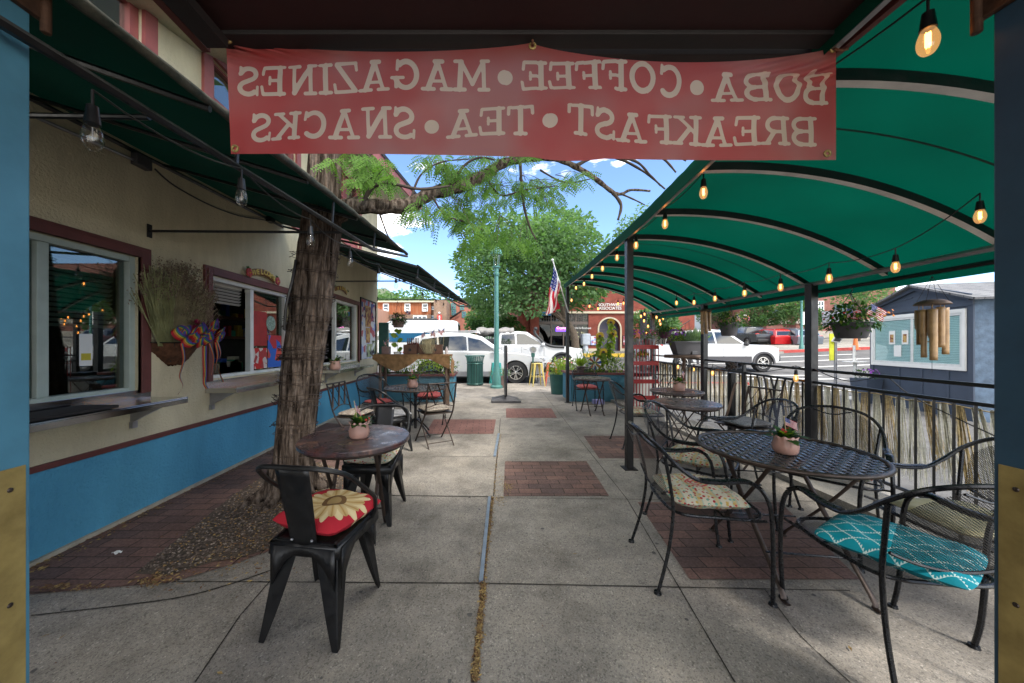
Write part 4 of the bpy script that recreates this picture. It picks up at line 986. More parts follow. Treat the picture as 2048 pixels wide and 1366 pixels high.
# tolix chairs
t0=tolix('nearest black metal armchair, back towards us, with a red sunflower cushion',(-.82,1.77,0),R(-8))
dup(t0,(-.90,2.78,0),R(178),'black metal armchair with floral cushion on the far side of the round painted table')
dup(t0,(-1.22,4.42,0),R(-48),'black metal armchair with grey tweed cushion turned towards the left woven table')
cushion('red cushion printed with a big cream sunflower on the nearest metal chair',(-.82,1.80,.452),R(-20),M_SUNF,.42,.40,.10,group=GC)
cushion('floral cushion beneath the round painted table on the metal chair',(-.90,2.76,.452),R(178),M_FLOR,.38,.38,.07,group=GC)
cushion('grey tweed cushion on the metal chair turned to the left woven table',(-1.20,4.44,.452),R(-48),M_TWEED,.40,.40,.06,group=GC)
# round bistro tables with crossed folding legs
def bistro(label,loc,rz,r,top,z=.735,grp='round bistro tables with crossed folding legs',thick=.032):
    t=thing('bistro_table',label,'table',(0,0,0),0,grp)
    B().lathe([(.0001,z-thick),(r-.006,z-thick),(r,z-thick+.006),(r,z-.006),(r-.006,z),(.0001,z)],n=56,cap=False).build('tabletop',top,t,smooth=True)
    B().tube([V(math.cos(a)*(r-.03),math.sin(a)*(r-.03),z-thick-.012) for a in [2*PI*k/40 for k in range(40)]],.008,6,closed=True).build('rim_ring',M_BRNM,t,smooth=True)
    f=r*.72
    for s in (-1,1):
        for q in (-1,1):
            b=B(); b.tube(smoothpts([V(q*f*(.62 if s>0 else .55),-s*f*.75,z-thick-.01),V(q*f*(.62 if s>0 else .55),0,.40),V(q*f*(.62 if s>0 else .55),s*f*.85,.03),V(q*f*(.62 if s>0 else .55),s*f*1.05,.008)],5),.010,6,flat=(1.3,.5)); b.build('leg',M_BRNM,t,smooth=True)
        B().tube([V(-f*.6,s*f*.55,.16),V(f*.6,s*f*.55,.16)],.006,6).build('stretcher',M_BRNM,t,smooth=True)
    t.location=loc; t.rotation_euler=(0,0,rz); return t
bistro('round bistro table with a worn painted top and pink flowerpot, left of the path',(-.90,2.37,0),R(8),.365,M_TOP1)
tt=bistro('round bistro table with bare grey-brown top, in front of the fence behind the woven table',(2.28,3.88,0),R(30),.345,M_TOP2,.72)
dup(tt,(2.74,4.90,0),R(75),'round grey-brown bistro table with a flagged pink pot beside the red wire rack')
dup(tt,(2.14,6.83,0),R(5),'small distant round table with crossed legs in front of the blue planter')
# woven tables
M_WEAVE=PM('woven_metal_strap',(.10,.09,.09),.24,.5,.3,20,.05,90)
def woven(label,loc,r,z=.72,rz=0,n=20,legs='X'):
    t=thing('woven_table',label,'table',(0,0,0),0,'woven metal patio tables')
    b=B(); stp=2*r/n
    for d in (0,1):
        for i in range(n):
            a=-r+stp*(i+.5)
            hl=math.sqrt(max(0,r*r-a*a))-.004
            if hl<.02: continue
            m=max(2,int(2*hl/(stp/2))); 
            def pt(k,w_):
                q=-hl+2*hl*k/m; h=.0035*math.cos(PI*(q+r)/stp)*(1 if (i+d)%2 else -1)
                return (q,a+w_,z-.006+h) if d==0 else (a+w_,q,z-.006+h)
            vs=[]
            for k in range(m+1): vs+=[pt(k,-stp*.37),pt(k,stp*.37)]
            b.add(vs,[(2*k,2*k+1,2*k+3,2*k+2) for k in range(m)])
    b.build('woven_top',M_WEAVE,t,smooth='all',solid=.0015)
    rim=B(); pts=[V(math.cos(a)*r,math.sin(a)*r,z-.004) for a in [2*PI*k/96 for k in range(96)]]
    rim.tube(pts,[.0125 if k%3 else .0145 for k in range(96)],8,closed=True); rim.build('wrapped_rim',M_BRNM,t,smooth='all')
    f=r*.75
    if legs=='X':
        for s in (-1,1):
            for q in (-1,1):
                b=B(); x=q*f*(.70 if s>0 else .64)
                b.tube(smoothpts([V(x,-s*f*.8,z-.03),V(x,0,.38),V(x,s*f*.95,.06),V(x,s*f*1.0,.012),V(x,s*f*1.12,.008)],5),.013,6,flat=(1.2,.45)); b.build('leg',M_BRNM,t,smooth=True)
            B().tube([V(-f*.7,s*f*.70,.20),V(f*.7,s*f*.70,.20)],.006,6).build('stretcher',M_IRON,t,smooth=True)
            B().tube([V(-s*f*.66,-f*.6,z-.08),V(s*f*.66,f*.5,z-.20)],.004,6).build('brace_wire',M_IRON,t,smooth=True)
    else:
        B().cyl((0,0,.1),(0,0,z-.02),.022).ball((0,0,.62),.035,sc=(1,1,1.4)).build('pedestal',M_IRON,t,smooth=True)
        for k in range(4):
            a=PI/4+k*PI/2; B().tube(smoothpts([V(0,0,.25),V(math.cos(a)*.12,math.sin(a)*.12,.18),V(math.cos(a)*.30,math.sin(a)*.30,.012)],5),.012,6).tube([V(0,0,.42),V(math.cos(a)*.30,math.sin(a)*.30,z-.02)],.006,6).build('leg',M_IRON,t,smooth=True)
    t.location=loc; t.rotation_euler=(0,0,rz); return t
woven('large round woven-metal table on crossed legs with a pink flagged pot, right foreground',(1.85,2.13,0),.445,.72,R(-8))
woven('round woven-metal table on a pedestal by the blue wall, left of the path',(-1.07,5.22,0),.46,.72,R(12),18,'P')
# folding lattice-back chairs
def folding(label,loc,rz):
    t=thing('folding_chair',label,'chair',(0,0,0),0,'bronze folding chairs with crossed lattice backs')
    M_=M_BRNM; w_=.20
    for s in (-1,1):
        B().tube(smoothpts([V(s*w_,-.30,.87),V(s*w_,-.255,.70),V(s*w_,-.19,.47),V(s*w_,-.02,.26),V(s*w_,.22,.0)],4),.011,6).build('back_leg',M_,t,smooth=True)
        B().tube([V(s*(w_-.02),.17,.44),V(s*(w_-.02),-.02,.25),V(s*(w_-.02),-.27,.0)],.009,6).build('front_leg',M_,t,smooth=True)
    for y,z,ww in ((-.225,.06,.18),(.17,.06,.2)): B().tube([V(-ww,y,z),V(ww,y,z)],.006,6).build('stretcher',M_,t,smooth=True)
    b=B(); b.tube([V(-w_,-.297,.86),V(w_,-.297,.86)],.010,6).tube(smoothpts([V(-w_,-.20,.53),V(0,-.21,.575),V(w_,-.20,.53)],6),.012,6,flat=(1,.5))
    for k in range(3):
        x0=-w_+k*(2*w_/3); x1=x0+2*w_/3; zt,zb=.855,.56
        b.tube([V(x0,-.295,zt),V(x1,-.215,zb)],.009,6,flat=(1.3,.4)).tube([V(x1,-.293,zt),V(x0,-.213,zb)],.009,6,flat=(1.3,.4))
    b.build('lattice_back',M_,t,smooth=True)
    B().bb(-.2,.2,-.20,.20,.435,.447).build('seat',M_,t,bevel=.004)
    t.location=loc; t.rotation_euler=(0,0,rz); return t
fc=folding('bronze folding chair with lattice back and dotted cream cushion, standing by the path',(-.72,4.80,0),R(30))
dup(fc,(-1.72,4.55,0),R(-100),'bronze folding chair with lattice back beside the blue wall, left of the black metal chair')
dup(fc,(2.98,3.95,0),R(100),'bronze folding chair with grey cushion between the fence and the bare round table')
dup(fc,(3.02,5.55,0),R(160),'bronze folding chair with lattice back in front of the fence under the plank shelf')
cushion('cream cushion with small dots on the folding chair by the path',(-.72,4.80,.448),R(30),M_DOTS,.40,.40,.09,group=GC)
cushion('cream dotted cushion on the folding chair beside the blue wall',(-1.72,4.55,.448),R(-100),M_DOTS,.38,.38,.06,group=GC)
cushion('grey tweed cushion on the folding chair by the fence',(2.98,3.95,.448),R(100),M_TWEED,.42,.42,.08,group=GC)
# bar stools
def stool(label,loc,rz,mat):
    t=thing('bar_stool',label,'stool',(0,0,0),0,'square-topped metal bar stools on the pavement edge')
    B().bb(-.15,.15,-.15,.15,.74,.765).build('seat',mat,t,bevel=.012)
    for sx in (-1,1):
        for sy in (-1,1):
            b=B(); vs=[]
            for q in (0,.5,1):
                z=.745*(1-q); c=.145+.075*q; w_=.05*(1-q)+.022
                vs+=[(sx*c,sy*c,z),(sx*(c-w_),sy*c,z),(sx*(c-w_),sy*(c-.01),z),(sx*(c-.01),sy*(c-w_),z),(sx*c,sy*(c-w_),z)]
            b.add(vs,[(k*5+j,k*5+(j+1)%5,k*5+5+(j+1)%5,k*5+5+j) for k in range(2) for j in range(5)]+[(0,1,2,3,4),(10,11,12,13,14)]); b.build('leg',mat,t,bevel=.003)
    b=B(); c=.185; b.tube([V(c,c,.32),V(-c,c,.32),V(-c,-c,.32),V(c,-c,.32)],.008,6,closed=True); b.build('foot_rail',mat,t)
    t.location=loc; t.rotation_euler=(0,0,rz); return t
stool('yellow metal bar stool standing beside the orange stool by the parking meter',G(1074,772),R(10),PM('yellow_paint',(.55,.43,.12),.4,.1,.15,9))
stool('orange metal bar stool to the right of the yellow one',G(1101,771)+V(.05,.1,0),R(-5),PM('orange_paint',(.60,.13,.07),.4,.1,.15,9))
stool('black metal bar stool half hidden behind the yellow one',G(1075,768)+V(.02,.42,0),R(25),M_BLACKM)
stool('teal metal bar stool behind the green lamp post',V(.37,11.75,0),R(5),PM('teal_paint',(.03,.33,.31),.4,.1,.15,9))
# ---------------- plants in pots ----------------
def leafquad(b,p,d,up,l,w_,curl=.3,n=2):
    d=Vector(d).normalized(); s=d.cross(up)
    if s.length<1e-3: s=d.orthogonal()
    s.normalize(); nrm=s.cross(d)
    pts=[]
    for k,(q,ww) in enumerate(((0,.15),(.35,1),(.7,.85),(1,.05))):
        c=Vector(p)+d*l*q+nrm*(-curl*l*q*q); pts+=[c-s*w_*ww/2,c+s*w_*ww/2]
    b.add(pts,[(0,1,3,2),(2,3,5,4),(4,5,7,6)])
def rosette(b,c,r,n,w_,spread=.9,h=.5,curl=.4,rnd=.5):
    for i in range(n):
        a=random.uniform(0,2*PI); e=random.uniform(0,1)
        d=V(math.cos(a)*spread*(.3+e),math.sin(a)*spread*(.3+e),h+random.uniform(0,1)*(1.3-e))
        leafquad(b,Vector(c)+V(math.cos(a),math.sin(a),0)*r*.25*random.random()+V(0,0,random.random()*r*.25),d,V(0,0,1),r*random.uniform(.5,1),w_*random.uniform(.7,1.2),curl)
def bush(b,c,rx,ry,rz_,n,l,w_,droop=0):
    c=Vector(c)
    for i in range(n):
        while True:
            q=V(random.uniform(-1,1),random.uniform(-1,1),random.uniform(-1,1))
            if .25<q.length<1: break
        p=c+V(q.x*rx,q.y*ry,q.z*rz_); d=V(q.x,q.y,q.z*.6+.3-droop)+V(random.gauss(0,.5),random.gauss(0,.5),random.gauss(0,.5)); leafquad(b,p,d,V(0,0,1),l*random.uniform(.6,1.2),w_,.3)
def blooms(b,c,rx,ry,rz_,n,s,top=False):
    c=Vector(c)
    for i in range(n):
        a=random.uniform(0,2*PI); e=random.uniform(0 if not top else .2,1); q=V(math.cos(a)*math.cos(e),math.sin(a)*math.cos(e),math.sin(e)); p=c+V(q.x*rx,q.y*ry,q.z*rz_)
        u=q.orthogonal().normalized(); w_=q.cross(u)
        k=5; pts=[p+q*s*.25]
        for j in range(k*2): 
            aa=PI*j/k; rr=s*(1 if j%2==0 else .6); pts.append(p+(u*math.cos(aa)+w_*math.sin(aa))*rr)
        b.add(pts,[(0,1+j,1+(j+1)%(2*k)) for j in range(2*k)])
M_BL={n:PM('bloom_'+n,c,.7,0,.15,30) for n,c in dict(red=(.5,.03,.02),pink=(.6,.15,.25),violet=(.22,.04,.35),white=(.7,.68,.66),orange=(.6,.2,.03),yellow=(.65,.45,.03)).items()}
# flags
def flagmat(name,axes):
    b=NB(name); p=b.bsdf(.7,0,.2); uv=b.n('ShaderNodeTexCoord').outputs['UV']; s=b.sep(uv)
    st=b.math('GREATER_THAN',b.math('FRACT',b.math('MULTIPLY',s[1],6.5)),.5)
    c=b.mix(st,(.5,.02,.04),(.75,.72,.70)); can_=b.math('MULTIPLY',b.math('LESS_THAN',s[0],.42),b.math('LESS_THAN',s[1],.54))
    a1=b.math('SUBTRACT',b.math('FRACT',b.math('MULTIPLY',s[0],14.0)),.5); a2=b.math('SUBTRACT',b.math('FRACT',b.math('MULTIPLY',s[1],10.0)),.5)
    d=b.math('LESS_THAN',b.math('ADD',b.math('MULTIPLY',a1,a1),b.math('MULTIPLY',a2,a2)),.06)
    c=b.mix(can_,c,b.mix(d,(.02,.035,.22),(.7,.7,.72)))
    b.l(c,p.inputs['Base Color']); t=b.n('ShaderNodeBsdfTranslucent'); b.l(c,t.inputs[0]); m=b.n('ShaderNodeMixShader'); m.inputs[0].default_value=.35
    b.l(p.outputs[0],m.inputs[1]); b.l(t.outputs[0],m.inputs[2]); b.l(m.outputs[0],b.out.inputs[0]); return b.m
M_FLAG=flagmat('stars_and_stripes','')
M_STICK=PM('flag_stick',(.5,.4,.2),.6)
def miniflag(label,base,top,ang,w_=.10,h=.065,droop=.3,group='small flags on sticks'):
    base=Vector(base); top=Vector(top)
    t=thing('small_flag',label,'flag',base,group=group)
    B().cyl(base,top,.0022,n=6).ball(top,.004,8,6).build('stick',M_STICK,t,world=True)
    dx=V(math.cos(ang),math.sin(ang),0)
    def f(u,v):
        a=top-(top-base).normalized()*(h*v+.003); return a+dx*w_*u*math.cos(droop)+V(0,0,-w_*u*math.sin(droop))+V(-dx.y,dx.x,0)*.010*math.sin(u*7+v*2)*u
    B().grid(f,10,8,uv=lambda u,v:(u,v)).build('cloth',M_FLAG,t,world=True,smooth='all')
    return t
def ruffle_pot(b,c,r=.06,h=.09):
    def fn(rr,zz,a,j):
        if j in (5,6,7): rr=rr+.006*math.sin(a*10)*(1 if j!=7 else .7); zz=zz+.006*math.sin(a*10)
        return rr,zz
    b.lathe([(.0001,0),(r*.85,0),(r*1.0,h*.12),(r*1.08,h*.45),(r*.93,h*.75),(r*1.02,h*.98),(r*.98,h*1.0),(r*.86,h*.72),(r*.8,h*.72),(.0001,h*.72)],c,60,fn,cap=False)
def potplant(label,c,r=.06,h=.09,flag=True,bloom='red',fl=None):
    t=thing('flowerpot',label,'potted plant',c,group='pink ruffled flowerpots')
    h*=1.2; b=B(); ruffle_pot(b,(0,0,0),r,h); b.build('pot',M_TERRA,t,smooth='all')
    b=B(); rosette(b,(0,0,h*.75),r*1.5,34,r*.75,.9,.25,.5); b.build('foliage',M_LEAFD,t,smooth='all')
    b=B(); rosette(b,(0,0,h*.8),r*1.2,12,r*.6,.8,.6,.4); b.build('young_leaves',M_LEAFY,t,smooth='all')
    if bloom: b=B(); blooms(b,(r*.3,0,h),r*.9,r*.6,r*.8,5,.011); b.build('blossom',M_BL[bloom],t)
    return t
potplant('pink ruffled flowerpot with leafy plant and little flag on the round painted table',V(-.865,2.34,.736),.064,.092)
miniflag('small flag stuck in the pot on the round painted table',V(-.87,2.34,.80),V(-.90,2.34,.985),.1,.07,.05,1.0)
potplant('pink ruffled flowerpot with leafy plant and little flag on the large woven table',V(1.80,2.05,.722),.060,.088)
miniflag('small flag leaning from the pot on the large woven table',V(1.81,2.05,.79),V(1.775,2.03,.945),-.25,.075,.05,.45)
potplant('pink ruffled flowerpot on the woven table by the blue wall',V(-1.11,5.2,.722),.075,.11)
miniflag('small blue-topped flag in the pot on the left woven table',V(-1.11,5.2,.81),V(-1.14,5.2,1.05),.2,.07,.06,1.1)
potplant('pink flowerpot on the table beside the red wire rack',V(2.72,4.80,.722),.075,.12)
miniflag('small flag in the pot beside the red wire rack',V(2.73,4.8,.83),V(2.77,4.8,1.02),.2,.07,.06,1.0)
potplant('pink flowerpot sitting on the farthest serving shelf beside the trunk',V(-2.62,5.95,.937),.085,.13)
# stamped emblem rings on painted tabletop
b=B()
for dx in (-.035,.035): b.tube([V(math.cos(a)*.045,math.sin(a)*.045,0) for a in [2*PI*k/30 for k in range(30)]],.0035,4,closed=True,M=Matrix.Translation((-.87+dx,2.215,.7362))@Matrix.Scale(.25,4,(0,0,1)))
tag(b.build('tabletop_emblem',PM('faded_gold',(.30,.22,.13),.5,.1,.4,40)),'faded ring emblem printed on the round painted tabletop in front of the pot','emblem')
# ---------------- fence with raffia fringe ----------------
def fx(Y): return cx1(Y)-.03
fe=thing('railing','black metal railing with upright bars, some bent, along the patio edge','railing',(fx(3),3,.055))
for z,r in ((1.09,.017),(.955,.016),(.145,.016)):
    B().tube([V(fx(Y),Y,z+.008*(Y-3)*(1 if z>.5 else 0)) for Y in lin(1.15,8.1,20)],r,6).build('rail',M_BLACKM,fe,world=True)
Y=1.22; i=0
while Y<8.1:
    if all(abs(Y-q)>.07 for q in (3.79,5.92,1.66)):
        z1=.955+.008*(Y-3); bend=.055 if 4.02<Y<4.65 else 0; sgn=1 if Y<4.35 else -1
        P=[V(fx(Y),Y,.145),V(fx(Y),Y+bend*.2,.45),V(fx(Y),Y+sgn*bend,.72),V(fx(Y),Y+sgn*bend*.7,.85),V(fx(Y),Y,z1)] if bend else [V(fx(Y),Y,.145),V(fx(Y),Y,z1)]
        B().tube(P,.0105,4 if not bend else 6).build('baluster',M_BLACKM,fe,world=True)
    Y+=.122
for Y in (1.3,4.9,7.0): B().bb(fx(Y)-.02,fx(Y)+.02,Y-.02,Y+.02,.055,1.09).build('rail_post',M_BLACKM,fe,world=True)
ra=thing('raffia_fringe','tan and white raffia fringe garland tied behind the railing bars','garland',(fx(3)+.03,3,.93))
M_RAF=[translucent('raffia_tan',(.46,.37,.20),(.42,.32,.16),.35,.35,60),translucent('raffia_white',(.58,.56,.48),(.5,.48,.38),.4,.2,60)]
B().tube([V(fx(Y)+.03,Y,.925-.02*abs(math.sin(Y*6))+.008*(Y-3)) for Y in lin(1.3,8.0,80)],.004,5).build('cord',M_RAF[0],ra,world=True)
Y=1.35;k=0
while Y<7.9:
    b=B(); n=38 if Y<5 else 22; sweep=.16*max(0,(3.0-Y))/1.6
    w_=.088; ln=random.uniform(.60,.76)*(.85 if Y<2.8 else 1)
    for q in range(n):
        o_=(random.random()-.5)*w_*1.1; y0=Y+o_*.6; y1=Y+o_*1.3+random.gauss(0,.012)-sweep*random.uniform(.5,1.1)-(.02 if k%3 else .05); x0=fx(Y)+.03; x1=x0+random.gauss(.01,.012)
        ww=random.uniform(.0012,.0028); zt=.92+.008*(Y-3); zb=zt-ln*random.uniform(.75,1.05)
        ym=(y0+y1)/2+random.gauss(0,.006)
        vs=[(x0,y0-ww,zt),(x0,y0+ww,zt),(x0+random.gauss(0,.004),ym-ww,(zt+zb)/2),(x0+.002,ym+ww,(zt+zb)/2),(x1,y1-ww,zb),(x1,y1+ww,zb)]
        b.add(vs,[(0,1,3,2),(2,3,5,4)])
    b.build('tassel',M_RAF[1 if k%5 in (1,3,4) else 0],ra,world=True); Y+=.098 if Y>2.2 else .13; k+=1
p=at(1464,850,4.35); bp_=thing('round_post','thick black round post with a tangle of wire on top, beside the railing','post',(3.12,4.33,0))
B().cyl((3.12,4.33,0),(3.12,4.33,1.02),.045,n=16).cyl((3.12,4.33,0),(3.12,4.33,.02),.09,n=16).build('shaft',M_BLACKM,bp_,world=True,smooth=True)
b=B()
for q in range(9):
    c=V(3.12,4.33,1.07+q*.008); b.tube([c+V(math.cos(a)*(.05+.02*math.sin(a*2+q)),math.sin(a)*.06,.02*math.sin(a*3+q)) for a in [2*PI*i/16 for i in range(16)]],.004,5,closed=True)
b.build('wire_tangle',M_BRNM,bp_,world=True,smooth=True)
B().grid(lambda u,v:V(3.12-.02-.16*v+.03*u,4.25,.90-.55*v+.015*math.sin(v*8)),3,8).build('leather_strap',M_WOODT,bp_,world=True,solid=.006)
# ---------------- string lights ----------------
M_GLOW=emis('warm_filament',(1.0,.45,.13),4.5); M_AMB=glass('amber_bulb_glass',(1.0,.72,.42),1.4,0,1.2,glow=.10); M_HALO=emis('bulb_glow',(1.0,.62,.30),1.1)
def bulb(parent,p,lit,s=1.0,drop=.07):
    o=B().tube([p+V(0,0,.085*s+drop),p+V(0,0,.075*s)],.004*s,6).cyl(p+V(0,0,.085*s),p+V(0,0,.03*s),.014*s,.020*s,12).build('light_bulb',M_BLACKM,parent,world=True,smooth=True)
    off=-Vector(parent.location)
    g=B().lathe([(max(.0001,q.x),q.z) for q in smoothpts([(.0001,0,-.052),(.012,0,-.049),(.021,0,-.036),(.0255,0,-.016),(.024,0,.004),(.017,0,.026),(.012,0,.036)],3)],p,24,cap=False); g.v=[(p.x+(v[0]-p.x)*s,p.y+(v[1]-p.y)*s,p.z+(v[2]-p.z)*s) for v in g.v]
    gg=g.build('glass_envelope',M_AMB if lit else M_GLASSB,o,smooth='all'); gg.location=off
    f=B()
    if lit:
        for k in range(4): a=k*PI/2; f.tube([p+V(math.cos(a)*.006,math.sin(a)*.006,.02)*s,p+V(math.cos(a)*.004,math.sin(a)*.004,-.028)*s],.0016*s,5)
        f.tube([p+V(0,0,.018)*s,p+V(0,0,-.024)*s],.007*s,8)
        f.build('filament',M_GLOW,o).location=off
    else: f.tube([p+V(0,0,.02)*s,p+V(0,0,-.02)*s],.002*s,5).build('filament',M_ALU,o).location=off
def strand(label,pts,lit,sag=.05,s=1.0,drop=.05,extra=()):
    pts=[Vector(q) for q in pts]; t=thing('string_lights',label,'string lights',pts[0],group='strings of outdoor bulbs')
    top=[q+V(0,0,.085*s+drop) for q in pts]; b=B(); ch=[Vector(extra[0])] if extra else []; ch+=top
    if len(extra)>1: ch.append(Vector(extra[1]))
    path=[]
    for a,c in zip(ch,ch[1:]):
        d=(c-a).length*sag
        for i in range(8): u=i/8; path.append(a.lerp(c,u)-V(0,0,4*d*u*(1-u)))
    path.append(ch[-1]); b.tube(path,.0038,5); b.build('cable',M_BLACKM,t,world=True,smooth=True)
    for q in pts: bulb(t,q,lit,s,drop)
    return t
def onL(x,y,dx=.06):
    Y=(1.275+dx)/((x-PX)/F-.083); return at(x,y,Y)
def onR(x,y,dx=-.45):
    Y=(3.331+dx)/((x-PX)/F-.083); return at(x,y,Y)
strand('lit amber string lights along the left edge of the green barrel canopy',[onL(1856,78),onL(1500,270)]+[onL(x,y) for x,y in [(1407,383),(1330,446),(1272,489),(1234,514),(1205,536),(1184,552),(1168,567),(1152,575)]],True,.04)
strand('lit amber string lights hanging along the right side under the green barrel canopy',[onR(x,y) for x,y in [(1960,430),(1791,532),(1658,555),(1561,573),(1489,585),(1430,596),(1388,604),(1353,605)]],True,.05)
strand('unlit clear string lights along the lower rail of the left awnings',[at(x,y,-1.2*F/(x-PX)) for x,y in [(185,268),(483,392),(621,478),(700,522),(757,552),(792,570),(822,582)]]+[at(845,594,6.6),at(872,606,7.9),at(887,613,8.9)],False,.06)
strand('lit string lights swagged across the far open end of the canopy',[at(x,y,8.3) for x,y in [(1143,600),(1179,612),(1196,617),(1236,607),(1247,606),(1262,620),(1289,628)]],True,.10,extra=(at(1137,585,8.2),at(1312,640,8.2)))
strand('string lights clustered low at the far right corner of the canopy',[at(x,y,8.0) for x,y in [(1282,632),(1288,641),(1296,652),(1313,634),(1319,641),(1326,636),(1321,648),(1293,665)]],True,.2)
strand('string lights wound along the railing top with two small lit bulbs',[at(1425,745,5.6),at(1592,755,fx(4.0)*F/(1592-PX)-.06)],True,.06,extra=(at(1400,722,6.0),at(1630,738,3.72)))
strand('lit small bulbs under the plank shelf with the long planter',[at(1356,733,6.5),at(1388,738,6.4)],True,.1)
for nm,lab,P in [('cable','thin black cable draped over the railing from the post to the right',[at(1630,738,3.7),at(1660,752,3.5),at(1697,762,3.4),at(1735,758,3.2),at(1770,752,3.05),at(1820,790,2.85),at(1900,830,2.6),at(1990,872,2.35)])]:
    o=B().tube(smoothpts(P,5),.005,6).build(nm,M_BLACKM,smooth=True); tag(o,lab,'cable')
# ---------------- hanging baskets ----------------
def basket(label,c,r,hgt,hook,kind,mat,bl):
    t=thing('hanging_basket',label,'hanging plant',c,group='hanging flower baskets')
    b=B(); b.lathe([(.0001,-hgt),(r*.68,-hgt),(r*.74,-hgt*.9),(r*.96,-.012),(r*1.03,-.01),(r*1.03,.0),(r*.92,0),(r*.86,-hgt*.3),(.0001,-hgt*.3)],(0,0,0),32,cap=False); b.build('pot',mat,t,smooth=True)
    b=B(); hk=Vector(hook)-Vector(c)
    for k in range(3): a=2*PI*k/3+.5; b.tube([V(math.cos(a)*r,math.sin(a)*r,0),hk+V(0,0,-.03)],.003,5)
    b.tube(smoothpts([hk+V(0,0,-.03),hk+V(.02,0,0),hk+V(0,0,.03),hk+V(-.02,0,.02)],4),.004,5); b.build('hanger',M_BLACKM,t,smooth=True)
    b=B()
    if kind=='spill': bush(b,(0,0,r*.35),r*1.45,r*1.3,r*.8,420,r*.34,r*.16,.3); bush(b,(0,0,-r*.2),r*1.55,r*1.4,r*.5,160,r*.3,r*.14,1.0)
    else: bush(b,(0,0,r*.5),r*1.2,r*1.0,r*.9,300,r*.5,r*.10,.2)
    b.build('foliage',M_LEAFD,t,smooth='all')
    b=B(); bush(b,(0,0,r*.45),r*1.3,r*1.2,r*.85,130,r*.30,r*.13,.3); b.build('young_leaves',M_LEAFY,t,smooth='all')
    for n_,cnt,ox in bl:
        b=B(); blooms(b,(ox*r,-r*.3,r*.25),r*1.35 if ox==0 else r*.5,r*1.1,r*.75,cnt,r*.085); b.build('blossoms',M_BL[n_],t)
    return t
basket('large charcoal hanging basket with leafy plants and flags beside the square post',at(1702,645,3.3),.15,.155,at(1701,580,3.3),'spill',M_GREYP,[('orange',16,1.2),('red',8,-1.1)])
miniflag('small flag leaning out of the right side of the large charcoal basket',at(1722,655,3.28),at(1742,606,3.25),-.35,.145,.10,.62)
miniflag('small flag showing among the stems in the middle of the large charcoal basket',at(1695,650,3.25),at(1692,616,3.2),0,.15,.10,.15)
basket('charcoal hanging basket with mixed flowers between the two right-hand posts',at(1458,646,5.29),.135,.20,at(1458,598,5.3),'spill',M_GREYP,[('orange',14,1.2),('pink',10,1.2),('white',8,1.1)])
miniflag('small flag standing in the charcoal basket between the two posts',at(1474,648,5.2),at(1474,627,5.2),0,.10,.07,.9)
basket('brown hanging basket full of violet and pink petunias at the cafe corner',at(797,641,8.3),.16,.17,at(795,600,8.3),'spill',M_BRNP,[('violet',30,0),('pink',22,0)])
miniflag('small flag in the petunia basket at the cafe corner',at(806,640,8.15),at(813,620,8.1),0,.12,.08,.5)
# ---------------- bamboo wind chimes ----------------
def chime(label,c,s,tubes,hook,disc=True):
    t=thing('wind_chime',label,'wind chime',c,group='bamboo wind chimes hanging from the canopy')
    b=B(); b.lathe([(.0001,.035),(.05,.03),(.085,.012),(.10,-.008),(.095,-.012),(.0001,-.008)],(0,0,0),28,cap=False); b.v=[(x*s,y*s,z*s) for x,y,z in b.v]; b.build('coconut_cap',M_WOODT,t,smooth=True)
    b=B(); hk=Vector(hook)-Vector(c)
    for k in range(4): a=k*PI/2+.3; b.tube([V(math.cos(a)*.09*s,math.sin(a)*.09*s,0),hk],.0016,4)
    b.tube([V(0,0,0),V(0,0,-.55*s)],.0014,4)
    b.build('hanging_cords',M_BLACKM,t)
    for (dx,dy,r,z0,l) in tubes:
        m=18; vs=[];z0*=s; l*=s; r*=s; dx*=s; dy*=s
        fs=[]; L_=12
        for j in range(L_+1):
            q=j/L_; 
            for k in range(m+1):
                # lower part is cut away to a half shell
                a0=2*PI if q<.42 else 2*PI-(2*PI*.52)*min(1,(q-.42)/.14); a=-PI/2-a0/2+a0*k/m
                node=1+.06*math.exp(-((q-.12)/.02)**2)+.06*math.exp(-((q-.6)/.02)**2)
                vs.append((dx+math.cos(a)*r*node,dy+math.sin(a)*r*node,z0-l*q))
        fs=[(j*(m+1)+k,j*(m+1)+k+1,(j+1)*(m+1)+k+1,(j+1)*(m+1)+k) for j in range(L_) for k in range(m)]
        B().add(vs,fs).tube([V(dx,dy,z0),V(dx,dy,-.01)],.0014,4).build('bamboo_tube',M_BAMB,t,smooth='all',solid=.003)
    B().cyl((0,0,-.30*s),(0,0,-.31*s),.03*s,n=16).build('clapper',M_BAMB,t)
    return t
chime('big bamboo wind chime with a coconut cap hanging in front of the slate-blue shed',at(1864,607,2.72),1.0,[(-.072,0,.020,-.05,.38),(-.048,.045,.022,-.05,.28),(-.062,-.05,.025,-.05,.40),(.028,-.03,.021,-.03,.32),(.055,.045,.020,-.04,.34),(.072,-.02,.023,-.035,.37)],at(1864,552,2.72))
chime('dark bamboo wind chime hanging beside the middle right-hand post',at(1411,622,5.75),.95,[(-.06,0,.024,-.01,.40),(-.02,-.04,.024,-.01,.36),(.03,.02,.024,-.02,.38),(.06,-.02,.022,-.02,.34)],at(1411,606,5.75))
